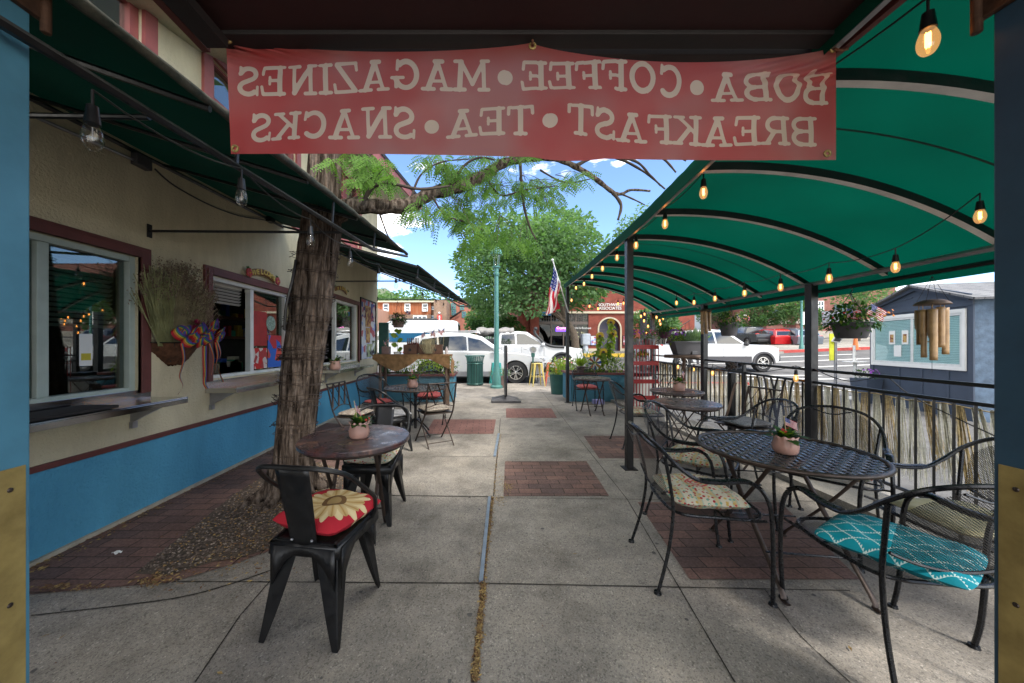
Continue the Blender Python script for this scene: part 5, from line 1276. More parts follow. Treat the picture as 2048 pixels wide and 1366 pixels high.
# ---------------- cafe wall decorations ----------------
c=V(WX+.08,3.10,1.36); wb=thing('wall_basket','wall basket of dried grasses with rainbow ribbons and pompoms between the first two windows','wall basket',c)
b=B(); b.grid(lambda u,v:V(-.10+.15*math.sin(PI*u)*math.sin(PI/2*(v*.85+.15)),(u-.5)*.60*(.35+.65*v),-.17+.20*v)+V(random.gauss(0,.004),random.gauss(0,.004),random.gauss(0,.004)),22,10); b.build('coir_liner',M_COIR,wb,smooth='all',solid=.01)
b=B(); b.tube([V(-.10+.17*math.sin(PI*u),(u-.5)*.62,.03) for u in lin(0,1,20)],.005,5)
for u in lin(.15,.85,5): b.tube([V(-.10+.17*math.sin(PI*u),(u-.5)*.62,.03),V(-.05,(u-.5)*.2,-.14)],.0035,5)
b.build('wire_frame',M_BLACKM,wb)
random.seed(11)
b=B();b2=B();b3=B()
for i in range(620):
    tall=random.random(); y0=random.uniform(-.17,.20)
    if i<210: y0=random.uniform(-.22,-.08); y1=y0-.03-abs(random.gauss(.06,.09)); z1=random.uniform(.42,.66); x1=random.uniform(-.05,.10)
    elif i<420: y0=random.uniform(-.10,.08); y1=y0+random.gauss(-.0,.09); z1=random.uniform(.48,.76); x1=random.uniform(-.08,.08)
    else: y0=random.uniform(.0,.2); y1=y0+random.gauss(.03,.06); z1=random.uniform(.30,.56); x1=random.uniform(-.06,.12)
    P=smoothpts([V(-.02,y0,.0),V((-.02+x1)/2-.01,(y0+y1)/2-.01,z1*.55),V(x1,y1,z1)],3); (b3 if i<210 else b).tube(P,.0030 if i<210 else .0022,3,cap=False)
    k=4 if i<210 else 11
    for q in range(k):
        p=P[-1]+V(random.gauss(0,.012),random.gauss(0,.014),random.gauss(-.03,.03)); leafquad(b2,p,V(random.gauss(0,1),random.gauss(0,1),random.gauss(.3,1)),V(0,0,1),.020,.010)
b.build('dried_stems',M_STRAW,wb); b3.build('wheat_stems',M_WHEAT,wb); b2.build('seed_heads',M_SEED,wb)
for nm,cc,rr,col in [('pompom',V(.06,.06,.20),.055,(.30,.01,.06)),('pompom',V(.07,.12,.17),.045,(.22,.02,.30)),('pompom',V(.085,.07,.12),.038,(.01,.18,.27)),('pompom',V(.07,.155,.10),.022,(.02,.22,.06)),('pompom',V(.085,.04,.07),.04,(.42,.20,.02))]:
    b=B()
    for i in range(220):
        d=V(random.gauss(0,1),random.gauss(0,1),random.gauss(0,1)).normalized(); leafquad(b,cc+d*rr*.3,d,V(.2,.1,1),rr*.75,.005,.1)
    b.build(nm,PM('pom_%d'%int(col[0]*100+col[2]*10),col,.9,0,.3,60),wb)
def ribbon3(P,w_,side,n=5,tw=0):
    P=smoothpts(P,n); m=len(P)
    def f(u,v):
        k=min(m-1,int(round(v*(m-1)))); s=Vector(side)
        if tw: s=Matrix.Rotation(tw*v,3,'Z')@s
        return P[k]+s*w_*(u-.5)
    b=B(); b.grid(f,5,m-1,uv=lambda u,v:(u,v)); return b
RB=[([(.10,-.13,.02),(.11,-.12,-.10),(.09,-.135,-.22),(.10,-.12,-.30),(.09,-.15,-.36)],.028,.8),([(.12,.05,.0),(.13,.04,-.12),(.12,.055,-.22),(.12,.05,-.30),(.12,.075,-.345)],.045,.3),
    ([(.12,.16,.03),(.13,.17,-.08),(.12,.16,-.18),(.12,.19,-.29)],.035,.8),([(.12,.17,.05),(.13,.2,-.06),(.12,.18,-.17),(.12,.235,-.31)],.03,1.2),([(.1,.12,.02),(.12,.14,-.1),(.12,.12,-.24)],.03,.5)]
for P,w_,tw in RB: ribbon3([(x+.02,y*1.2,z*1.15) for x,y,z in P],w_*1.15,(0,1,0),5,tw).build('ribbon_tail',M_RAIN,wb,smooth='all')
for (cy,cz,rr,a0) in [(-.16,.04,.055,0),(-.05,.035,.055,.4),(-.12,.02,.05,2.6),(.02,.0,.05,-.6),(.10,.05,.06,.3),(.16,.08,.055,1.0),(.20,.02,.05,-.3),(.12,-.02,.05,2.5),(.05,.04,.05,1.6),(-.02,-.01,.05,3.3),(.22,.05,.04,.2)]:
    P=[V(.10+.02*math.sin(k*.8),cy+math.cos(a0)*rr*(1-math.cos(k/10*2*PI))*.5-math.sin(a0)*rr*.35*math.sin(k/10*2*PI),cz+math.sin(a0)*rr*(1-math.cos(k/10*2*PI))*.5+math.cos(a0)*rr*.5*math.sin(k/10*2*PI)) for k in range(11)]
    ribbon3([(x+.02+(q_:=.5*(y-cy))*0,cy*1.1+(y-cy)*1.7,.07+cz*1.1+(z-cz)*1.8) for x,y,z in P],.085,(.6,.2,.5),2,0).build('ribbon_loop',M_RAIN,wb,smooth='all')
# welcome signs
def welcome(label,y0,y1,z,red,word='WELCOME'):
    t=thing('welcome_sign',label,'sign',(WX+.03,(y0+y1)/2,z)); w_=y1-y0
    b=B(); b.grid(lambda u,v:V(.0+.012*math.sin(PI*u),(u-.5)*w_*.72,-.045+.05*math.sin(PI*u)+.08*v),16,3); b.build('arched_board',PM('sign_board_brown',(.20,.09,.03),.6,0,.3,20),t,smooth='all',solid=.012)
    for i,ch in enumerate(word):
        u=(i+.5)/len(word); M=frame_M((.024+.012*math.sin(PI*u),(u-.5)*w_*.70,-.005+.05*math.sin(PI*u)),(0,1,-.1*(u-.5)*0+ .30*(.5-u)*2*.5),(0,-.3*(.5-u),1))
        text('letter',ch,.085,PM('sign_yellow',(.62,.45,.10),.5,0,.1),t,M,.003,bold=.002)
    if red:
        for s in (-1,1):
            b=B()
            for k in range(5):
                a=2*PI*k/5; b.lathe([(.0001,0),(.028,0),(.030,.006),(.0001,.012)],(0,0,0),12,cap=False,M=frame_M((.02,s*w_*.42+math.cos(a)*.028,-.01+math.sin(a)*.028),(0,1,0),(0,0,1)))
            fl_=b.build('hibiscus_flower',PM('hibiscus_red',(.45,.05,.05),.5,0,.2,40),t,smooth='all')
            b=B(); b.ball((.035,s*w_*.42,-.01),.008); b.build('flower_centre',M_BL['yellow'],fl_)
    b=B()
    for s in (-1,1): 
        for k in range(6): leafquad(b,V(.01,s*w_*.42,.02),V(.2,random.gauss(s*.3,.6),random.uniform(.2,1)),V(1,0,0),.05,.025)
    b.build('painted_leaves',M_LEAFD,t)
    return t
welcome('arched WELCOME sign with red hibiscus flowers above the middle serving window',3.95,4.60,2.23,True)
welcome('small sign with yellow letters and leaves above the farthest serving window, right of the trunk',6.25,6.95,2.42,False,'ALOHA')
# poster board
pb=thing('notice_board','framed notice board crowded with posters at the far end of the cafe wall','notice board',(WX+.01,7.66,1.05))
B().bb(WX+.002,WX+.012,7.68,8.72,1.05,2.42).build('backing',M_POST[2],pb,world=True)
b=B(); 
for q in ((7.66,7.69,1.03,2.45),(8.70,8.73,1.03,2.45)): b.bb(WX+.002,WX+.03,*q)
b.bb(WX+.002,WX+.029,7.69,8.70,2.42,2.45).build('frame',M_BLACKM,pb,world=True)
for k,(y0,y1,z0,z1,m) in enumerate([(7.7,7.98,2.02,2.36,0),(7.7,7.96,1.62,2.0,2),(7.98,8.35,1.80,2.30,1),(8.0,8.3,1.42,1.78,1),(8.36,8.68,1.95,2.38,0),(8.34,8.68,1.5,1.93,2),(7.72,8.0,1.2,1.58,2),(8.05,8.4,1.08,1.4,3),(8.42,8.68,1.1,1.48,3)]):
    B().bb(WX+.013+k*.0004,WX+.015+k*.0004,y0,y1,z0,z1).build('poster',M_POST[m],pb,world=True)
# ---------------- big planters, potting table ----------------
def planter(label,x0,x1,y0,y1,h,z=0):
    t=thing('planter_wall',label,'planter',((x0+x1)/2,(y0+y1)/2,z),group='blue stucco planters with maroon caps')
    B().bb(x0,x1,y0,y1,z,h-.05).build('planter_box',M_PLB,t,world=True,bevel=.004)
    b=B(); c=.035
    b.bb(x0-c,x1+c,y0-c,y0+.10,h-.05,h).bb(x0-c,x1+c,y1-.10,y1+c,h-.05,h).bb(x0-c,x0+.10,y0+.10,y1-.10,h-.05,h-.001).bb(x1-.10,x1+c,y0+.10,y1-.10,h-.05,h-.001); b.build('cap',M_MAR,t,world=True)
    B().bb(x0+.1,x1-.1,y0+.1,y1-.1,h-.06,h-.03).build('soil',M_SOIL,t,world=True); return t
M_PLB=stucco('planter_blue',(.07,.19,.255),.15,60)
planter('low blue planter with maroon cap joined to the cafe wall, behind the potting table',WX+.03,-.78,8.25,9.1,.665)
planter('low blue planter with maroon cap at the far end of the canopy on the right',2.06,3.7,8.25,9.1,.70)
def shrubs(label,boxes,kinds,name='flower_bed_plants',cat='plants'):
    t=thing(name,label,cat,boxes[0][0]); 
    for (c,rx,ry,rz_,n,l,w_,mat) in [(q[0],)+q[1:] for q in boxes]:
        b=B(); bush(b,Vector(c)-Vector(t.location),rx,ry,rz_,n,l,w_); b.build('foliage',mat,t,smooth='all')
    for (c,rx,ry,rz_,n,s,m) in kinds:
        b=B(); blooms(b,Vector(c)-Vector(t.location),rx,ry,rz_,n,s); b.build('blossoms',M_BL[m],t)
    return t
shrubs('bright green leafy bedding plants growing in the planter behind the potting table',[(V(-1.5,8.65,.85),.85,.3,.28,900,.11,.03,M_LEAFY),(V(-2.3,8.6,.8),.4,.3,.2,300,.09,.03,M_LEAFD),(V(-.95,8.7,.82),.25,.25,.2,260,.09,.03,M_LEAFD)],[(V(-2.2,8.5,.85),.5,.25,.2,25,.025,'yellow'),(V(-1.3,8.5,.95),.5,.2,.2,20,.02,'white')])
shrubs('mixed leafy plants filling the right-hand blue planter',[(V(2.9,8.6,.85),.75,.3,.22,700,.10,.03,M_LEAFY),(V(3.1,8.7,.95),.5,.25,.25,300,.18,.02,M_LEAFD),(V(2.5,8.6,.9),.25,.2,.3,160,.20,.018,M_SAGEL)],[(V(2.35,8.4,.8),.3,.15,.12,18,.02,'white')])
# sunflowers in right planter
sf_=thing('sunflower','tall drooping yellow sunflowers rising above the right-hand planter','sunflower plant',(2.75,8.6,.68))
for (px,py,bx_) in [(1222,645,2.85),(1200,672,2.6),(1226,668,2.9),(1207,704,2.7)]:
    top=at(px,py,8.55); b=B(); P=smoothpts([V(bx_,8.6,.68),V((bx_+top.x)/2+.05,8.6,(top.z+.7)/2),top],6); b.tube(P,.010,6); b.build('stem',M_LEAFY,sf_,world=True,smooth=True)
    b=B()
    for p in P[4::1]:
        for k in range(3): leafquad(b,p,V(random.gauss(0,1),random.gauss(0,.6),-.5),V(0,0,1),.17,.11)
    b.build('leaves',M_LEAFY,sf_,world=True,smooth='all')
    b=B(); nn=V(-.2,-1,-.25).normalized(); u=V(1,0,0); w_=nn.cross(u)
    for k in range(18): a=2*PI*k/18; leafquad(b,top+(u*math.cos(a)+w_*math.sin(a))*.03,u*math.cos(a)+w_*math.sin(a),nn,.085,.03,.1)
    b.build('petals',M_BL['yellow'],sf_,world=True)
    B().ball(top+nn*.01,.036).build('seed_disc',M_WOODT,sf_,world=True,smooth=True)
# potting table
pt=thing('potting_table','rustic dark wooden potting table draped with burlap beyond the end of the cafe wall','table',(-1.55,7.45,0))
x0,x1=-2.36,-.74
B().bb(x0,x1,7.2,7.7,1.13,1.165).build('tabletop',M_WOODT,pt,world=True,bevel=.006)
for x in (x0+.12,x1-.10):
    for y in (7.25,7.62): B().tube([V(x,y,0),V(x+.01,y,1.13)],.035,8).tube([V(x+(.22 if x<-1.5 else -.22),y,1.12),V(x,y,.86)],.016,6).build('leg',M_WOODT,pt,world=True,smooth=True)
def drape(fn,nm): 
    b=B(); b.grid(fn,24,14); tag(b.build('burlap_cloth',M_BURL,smooth='all'),nm,'cloth')
def dr1(u,v):
    x=-2.38+1.63*u; low=.26+.13*math.sin(u*PI*2.0-.9)*1.0
    low=.50*(1-abs(u-.30)/.30)**.5 if u<.58 and abs(u-.30)<.30 else (.14 if u<.74 else .14+.30*(u-.74)/.26)
    yy=7.185-.012*math.sin(u*30)*v; return V(x,yy if v>.12 else 7.185+.25*(1-v/.12),1.172 if v<=.12 else 1.172-low*.9*(v-.12)/.88*.8)
drape(dr1,'brown burlap draped in swags over the front of the potting table')
o=B().grid(lambda u,v:V(-.74+.045*v+.02*math.sin(v*9+u*3),7.16+.5*u,1.172-.55*v*(1-.35*u)+.01*math.sin(u*20)),10,12).build('burlap_end',M_BURL,smooth='all'); tag(o,'loose corner of brown burlap hanging off the right end of the potting table','cloth')
def crate(label,c,sx,sy,sz,hole=True):
    t=thing('wooden_crate',label,'crate',c,group='small wooden crates on the potting table')
    b=B(); b.bb(-sx/2,sx/2,-sy/2,sy/2,0,.012); b.build('base',M_CRATE,t)
    for s in (-1,1): B().bb(-sx/2,sx/2,s*sy/2-.008,s*sy/2+.008,.012,sz).build('side_panel',M_CRATE,t)
    for s in (-1,1): B().bb(s*sx/2-.008,s*sx/2+.008,-sy/2+.009,sy/2-.009,.012,sz).build('end_panel',M_CRATE,t)
    B().cyl((0,-sy/2-.010,sz*.45),(0,-sy/2-.008,sz*.45),.03,n=14).build('knot_hole',M_BLACKM,t)
    return t
for x,lab,w_ in [(822,'left wooden crate on the potting table, holding dark bottles',.27),(851,'middle wooden crate on the potting table',.24),(872,'right wooden crate on the potting table beside a plastic bottle',.27)]:
    p=at(x,705,7.35); p.z=1.175; crate(lab,p,w_,.2,.205)
bt=B(); p0=at(826,690,7.35)
for k in range(8):
    x=p0.x-.10+.03*k; z=1.19; y=7.30+.05*(k%3)
    b=B().lathe([(.0001,0),(.022,0),(.022,.20),(.009,.27),(.009,.33),(.0001,.33)],(x,y,z),12,cap=False); tag(b.build('glass_bottle',PM('brown_bottle',(.12,.03,.015),.2,0,.3,20),smooth=True),'dark brown bottle standing in the left crate on the potting table','bottle','brown bottles in the left crate')
p=at(893,700,7.35); b=B().lathe([(.0001,0),(.03,0),(.032,.10),(.015,.14),(.015,.16),(.0001,.16)],(p.x,7.35,1.175),14,cap=False); tag(b.build('plastic_bottle',PM('clear_plastic',(.5,.42,.4),.2,0,.1),smooth=True),'small clear plastic bottle with an orange cap right of the crates','bottle')
p=at(877,690,7.35); tb=B().lathe([(.0001,0),(.05,0),(.07,.17),(.066,.17),(.0001,.02)],(p.x,7.33,1.36),20,cap=False); tag(tb.build('glass_tumbler',M_GLASSB,smooth=True),'clear glass vase standing on the right crate with little flags','vase')
for k,(a,bx_) in enumerate([(852,-.3),(861,.3),(868,.1),(878,-.2),(886,.4)]):
    p=at(a,700,7.3); miniflag('little flag in the bunch standing behind the crates on the potting table',V(p.x,7.33,1.34),V(p.x+bx_*.08,7.3,1.66+.02*k),(.2 if k%2 else 2.8),.11,.08,.7,group='bunch of little flags behind the crates')
b=B()
for k in range(90): x=at(858,700,7.28).x+random.gauss(0,.07); b.tube([V(x,7.2,1.50),V(x+random.gauss(0,.015),7.17,1.36),V(x*.6+at(862,700,7.28).x*.4,7.16,1.19)],.0025,3)
tag(b.build('raffia_bunch',M_STRAW),'bunch of pale raffia hanging over the front of the middle crate','raffia')
b=B(); p=at(773,700,7.4); b.bb(p.x-.08,p.x+.08,7.3,7.46,1.17,1.34); tag(b.build('square_pot',M_BRNP,bevel=.01),'square brown pot at the left end of the potting table','pot')
for k in range(3): miniflag('little flag in the square brown pot at the left end of the potting table',V(p.x-.04+.04*k,7.38,1.3),V(p.x-.05+.06*k,7.36,1.47+.03*k),.3+2*k,.09,.06,.9,group='flags in the square brown pot')
fg=thing('young_plant','young plant with round green leaves on a thin stem on the potting table','potted plant',V(at(795,700,7.4).x,7.4,1.17))
fg_s=B().tube([V(0,0,.02),V(.01,0,.45)],.006,6).build('stem',M_LEAFY,fg); b=B()
for (dx,dz,l) in [(-.06,.42,.16),(.05,.50,.14),(.07,.32,.15),(-.07,.22,.14),(.06,.12,.15),(0,.5,.13)]: leafquad(b,V(.0,0,dz-.04),V(dx*10,-.4,.3),V(0,-1,.5),l,.12,.15)
b.build('round_leaves',M_LEAFY,fg,smooth='all'); B().lathe([(.0001,0),(.07,0),(.09,.05),(.0001,.05)],(0,0,0),18,cap=False).build('saucer',M_PAPER,fg,smooth=True)
b=B().bb(WX+.01,-2.40,7.72,7.76,1.0,1.95) ; b=B().bb(-2.80,-2.55,8.94,9.02,.66,1.96); tag(b.build('chalk_board',M_GREENM,bevel=.01),'tall narrow dark green board standing at the cafe corner','board')
# trash can
tc_=thing('litter_bin','green slatted metal litter bin standing on the pavement in front of the white car','litter bin',G(950,770)); 
b=B(); N=30
B().lathe([(.24,.04),(.245,.04),(.255,.80),(.25,.80)],(0,0,0),30,cap=False).build('liner',PM('bin_liner',(.015,.02,.02),.8),tc_,smooth=True)
for k in range(N):
    a=2*PI*k/N; b=B(); q=[(.27,.05),(.272,.4),(.275,.78),(.30,.93),(.335,1.0)]; ww=.017
    vs=[]
    for r,z in q:
        for s in (-1,1): vs.append((math.cos(a)*r-math.sin(a)*s*ww,math.sin(a)*r+math.cos(a)*s*ww,z))
    b.add(vs,[(2*i,2*i+1,2*i+3,2*i+2) for i in range(4)]); b.build('slat',M_GREENM,tc_,solid=.008)
b=B()
for r,z in ((.285,.06),(.285,.74),(.335,1.0)): b.tube([V(math.cos(a)*r,math.sin(a)*r,z) for a in [2*PI*k/36 for k in range(36)]],.016,6,closed=True)
b.build('hoops',M_GREENM,tc_,smooth=True); B().lathe([(.0001,.0),(.26,.0),(.28,.05),(.0001,.05)],(0,0,0),30,cap=False).build('base',M_GREENM,tc_)
# pavement sign seen edge-on
sg=thing('pavement_sign','pavement sign seen edge-on, in a black weighted base on the path','pavement sign',(.49,8.35,0))
def pyr(x0,x1,y0,y1):
    b=B(); b.add([(x0,y0,0),(x1,y0,0),(x1,y1,0),(x0,y1,0),(x0,y0,.05),(x1,y0,.05),(x1,y1,.05),(x0,y1,.05),(x0*.3+x1*.2,y0*.5+y1*.5,.13),(x1*.3+x0*.2,y0*.5+y1*.5,.13)],[(0,1,5,4),(1,2,6,5),(2,3,7,6),(3,0,4,7),(4,5,9,8),(5,6,9),(6,7,8,9),(7,4,8),(0,3,2,1)]); return b
pyr(-.35,.35,-.30,-.02).build('weighted_base',M_GREYP,sg,bevel=.008); pyr(-.33,.33,.02,.30).build('weighted_base',M_GREYP,sg,bevel=.008)
B().bb(-.022,.022,-.32,.32,.16,1.36).build('panel_frame',M_BLACKM,sg,bevel=.004); B().bb(.023,.03,-.28,.28,.2,1.3).build('printed_face',M_POST[0],sg)
for s in (-.16,.16): B().cyl((s,-.32,.03),(s,-.28,.03),.028,n=12).build('wheel',M_GREYP,sg)
B().tube([V(0,-.05,.05),V(0,-.05,.2)],.03,8).build('stem',M_BLACKM,sg)
# two brown planters, blue pot, flowers
for k,(x,lab) in enumerate([(991,'left of two square brown planters at the foot of the green lamp post'),(1007,'right of two square brown planters at the foot of the green lamp post')]):
    p=G(x,775); t=thing('square_planter',lab,'planter',p,group='square brown planters by the lamp post')
    b=B(); b.add([(-.10,-.1,0),(.10,-.1,0),(.1,.1,0),(-.1,.1,0),(-.13,-.13,.38),(.13,-.13,.38),(.13,.13,.38),(-.13,.13,.38)],[(0,1,5,4),(1,2,6,5),(2,3,7,6),(3,0,4,7),(4,5,6,7),(0,3,2,1)]); b.build('box',M_BRNP,t,bevel=.008)
    b=B(); bush(b,(0,0,.45),.2,.18,.14,150,.12,.02); b.build('foliage',M_SAGEL,t); b=B(); blooms(b,(0,0,.45),.2,.15,.12,10,.02); b.build('blossoms',M_BL['white'],t)
t=thing('flower_tub','blue tub overflowing with pink and white petunias at the end of the canopy','potted plant',G(1132,768)); B().lathe([(.0001,0),(.17,0),(.24,.48),(.22,.48),(.0001,.4)],(0,0,0),28,cap=False).build('tub',PM('blue_glaze',(.02,.14,.40),.25,0,.2),t,smooth=True)
b=B(); bush(b,(0,0,.62),.42,.34,.30,800,.09,.03,.3); b.build('foliage',M_LEAFY,t,smooth='all')
for c_,n in (('white',40),('pink',18)): b=B(); blooms(b,(0,-.05,.66),.42,.34,.3,n,.035); b.build('blossoms',M_BL[c_],t)
# green ribbed bin behind, next to planter
t=thing('flower_tub','green ribbed tub of white flowers between the blue tub and the blue planter','potted plant',(2.05,9.6,0)); B().lathe([(.0001,0),(.2,0),(.25,.55),(.23,.55),(.0001,.45)],(0,0,0),24,cap=False).build('tub',M_GREENM,t)
b=B(); bush(b,(0,0,.72),.36,.3,.26,500,.09,.03,.3); b.build('foliage',M_LEAFY,t,smooth='all'); b=B(); blooms(b,(0,0,.75),.36,.3,.26,45,.035); b.build('blossoms',M_BL['white'],t)
# pot with spiky plant + pinwheel on right planter
t=thing('flowerpot','grey square pot with a yellow-green spiky plant on the right-hand planter cap','potted plant',(2.3,8.27,.70)); B().add([(-.06,-.06,0),(.06,-.06,0),(.06,.06,0),(-.06,.06,0),(-.085,-.085,.16),(.085,-.085,.16),(.085,.085,.16),(-.085,.085,.16)],[(0,1,5,4),(1,2,6,5),(2,3,7,6),(3,0,4,7),(4,5,6,7)]).build('pot',M_BRNP,t)
b=B(); 
for k in range(26): leafquad(b,V(random.gauss(0,.02),random.gauss(0,.02),.15),V(random.gauss(0,.35),random.gauss(0,.35),1),V(0,1,0),.22,.035)
b.build('foliage',M_LEAFY,t)
t=thing('pinwheel','red, white and blue pinwheel standing in the right-hand planter','pinwheel',(2.68,8.4,.66)); B().cyl((0,0,0),(0,0,.26),.006,n=6).build('stick',M_STICK,t)
for k in range(16):
    a=2*PI*k/16; a2=a+.25; c_=['blue','white','red','white'][k%4]; m=PM('pin_'+c_,dict(blue=(.02,.05,.3),white=(.7,.7,.7),red=(.5,.02,.04))[c_],.5,0,.05)
    B().add([(math.cos(a)*.03,-.02,.27+math.sin(a)*.03),(math.cos(a)*.16,-.035,.27+math.sin(a)*.16),(math.cos(a2)*.16,-.01,.27+math.sin(a2)*.16)],[(0,1,2)]).build('vane',m,t)
# curb-side items right: red rack, cooler, shelf
rk=thing('wire_rack','tall red wire plant rack with shelves of pots near the far canopy post','plant rack',(3.05,6.9,.055))
rx0,rx1,ry0,ry1=2.92,3.42,6.75,7.15
b=B()
for z in (.30,.62,.98,1.30): B().bb(rx0,rx1,ry0,ry1,z,z+.012).bb(rx0,rx1,ry0-.012,ry0,z-.01,z+.07).build('shelf',M_REDM,rk,world=True)
b=B()
for k in range(9): x=rx0+(rx1-rx0)*k/8; b.cyl((x,ry0,.06),(x,ry0,1.34+.14*math.sin(PI*k/8)),.008,n=5); b.cyl((x,ry1,.06),(x,ry1,1.34),.008,n=5)
b.build('wire_bars',M_REDM,rk,world=True)
for k,(x,z,bl,lab) in enumerate([(3.0,.995,None,'small white pot on the red rack, upper left'),(3.2,.995,'yellow','small white pot with yellow flowers on the red rack'),(3.1,1.32,'violet','zinc pail of violet petunias on top of the red rack'),(3.33,1.32,'pink','zinc pail of pink flowers on top of the red rack'),(3.05,.32,None,'white bowl on the bottom shelf of the red rack'),(3.1,.64,None,'white bowl on the second shelf of the red rack')]):
    t=thing('flowerpot',lab,'potted plant',(x,6.95,z)); r=.08 if z<1.2 else .12
    B().lathe([(.0001,0),(r*.75,0),(r,r*1.5 if z>.9 else r*.8),(r*.9,r*1.5 if z>.9 else r*.8),(.0001,r*.6)],(0,0,0),20,cap=False).build('pot',M_PAPER if z<1.2 else M_ALU,t,smooth=True)
    if z>.9: b=B(); bush(b,(0,0,r*2),r*1.4,r*1.3,r*1.0,120,.07,.02); b.build('foliage',M_LEAFY,t)
    if bl: b=B(); blooms(b,(0,0,r*2.2),r*1.4,r*1.3,r*.9,26,.024); b.build('blossoms',M_BL[bl],t)
t=thing('drink_cooler','white round cooler with a black lid behind the red rack','cooler',(3.52,7.8,.055)); B().lathe([(.0001,0),(.26,0),(.27,.62),(.0001,.62)],(0,0,0),28,cap=False).build('body',PM('cooler_white',(.5,.5,.48),.5),t,smooth=True); B().lathe([(.0001,.625),(.28,.625),(.28,.69),(.0001,.70)],(0,0,0),28,cap=False).build('lid',M_BLACKM,t,smooth=True)
t=thing('canopy_column','black square column beside the tall rack at the far right corner','post',(3.98,8.6,0)); B().bb(-.06,.06,-.06,.06,0,2.2).bb(-.1,.1,-.1,.1,0,.02).build('shaft',M_BLACKM,t)
sh_=thing('plank_shelf','weathered round plank shelf fixed on top of the railing','shelf',(3.72,6.4,1.13)); B().lathe([(.0001,0),(.33,0),(.34,.03),(.33,.055),(.0001,.055)],(0,0,0),30,cap=False).build('plank',M_WOODT,sh_,smooth=True); B().cyl((0,0,-1.05),(0,0,0),.03,n=8).build('leg',M_WOODT,sh_)
t=thing('window_box','long dark grey planter of silvery lavender on the plank shelf','planter',(3.75,6.35,1.19)); B().add([(-.22,-.09,0),(.24,-.09,0),(.24,.09,0),(-.22,.09,0),(-.30,-.12,.24),(.30,-.12,.24),(.30,.12,.24),(-.30,.12,.24)],[(0,1,5,4),(1,2,6,5),(2,3,7,6),(3,0,4,7),(4,5,6,7),(0,3,2,1)]).bb(-.32,.32,-.14,-.12,.22,.25).bb(.02,.12,-.12,-.105,.0,.07).build('trough',M_GREYP,t,bevel=.006)
b=B()
for k in range(420): x=random.uniform(-.05,.26); leafquad(b,V(x,random.uniform(-.08,.08),.22),V(random.gauss((x-.1)*1.5,.35),random.gauss(0,.4),1),V(0,1,0),random.uniform(.12,.30),.012)
b.build('lavender',M_SAGEL,t); b=B(); bush(b,(-.2,0,.32),.14,.1,.13,90,.08,.03); b.build('petunia_leaves',M_LEAFY,t); b=B(); blooms(b,(-.2,-.03,.36),.16,.1,.13,28,.03); b.build('blossoms',M_BL['violet'],t)
basket('purple hanging basket of yellow and orange flowers above the red rack',at(1330,664,6.9),.12,.13,at(1330,622,6.9),'spill',PM('plum_plastic',(.10,.03,.06),.5),[('yellow',22,.6),('orange',16,1.2)])
b=B().bb(-.12,.12,-.09,.09,0,.10); o=b.build('plastic_tray',PM('lilac_plastic',(.30,.28,.55),.4),bevel=.01); o.location=(2.62,7.95,0); tag(o,'small lilac plastic tray on the ground by the right-hand planter','tray')
# ---------------- tall flag on the canopy ----------------
fl=thing('large_flag','large stars and stripes hanging from an angled white pole at the far canopy post','flag',at(1134,612,8.1))
B().cyl(at(1137,625,8.1),at(1105,520,7.9),.014,n=8).ball(at(1105,520,7.9),.03).build('pole',M_WHITE,fl,world=True,smooth=True)
def ff_(u,v):
    # u along fly (hanging down), v across the pole
    a=at(1107,530,7.92).lerp(at(1122,572,7.98),v); q=at(1089,632,7.9).lerp(at(1116,618,7.95),v)
    return a.lerp(q,u)+V(.05*math.sin(v*11+u*2)*(.3+u)+.02*math.sin(u*9),.07*math.sin(v*13+u*3),0)
B().grid(ff_,30,26,uv=lambda u,v:(u,v)).build('cloth',M_FLAG,fl,world=True,smooth='all')
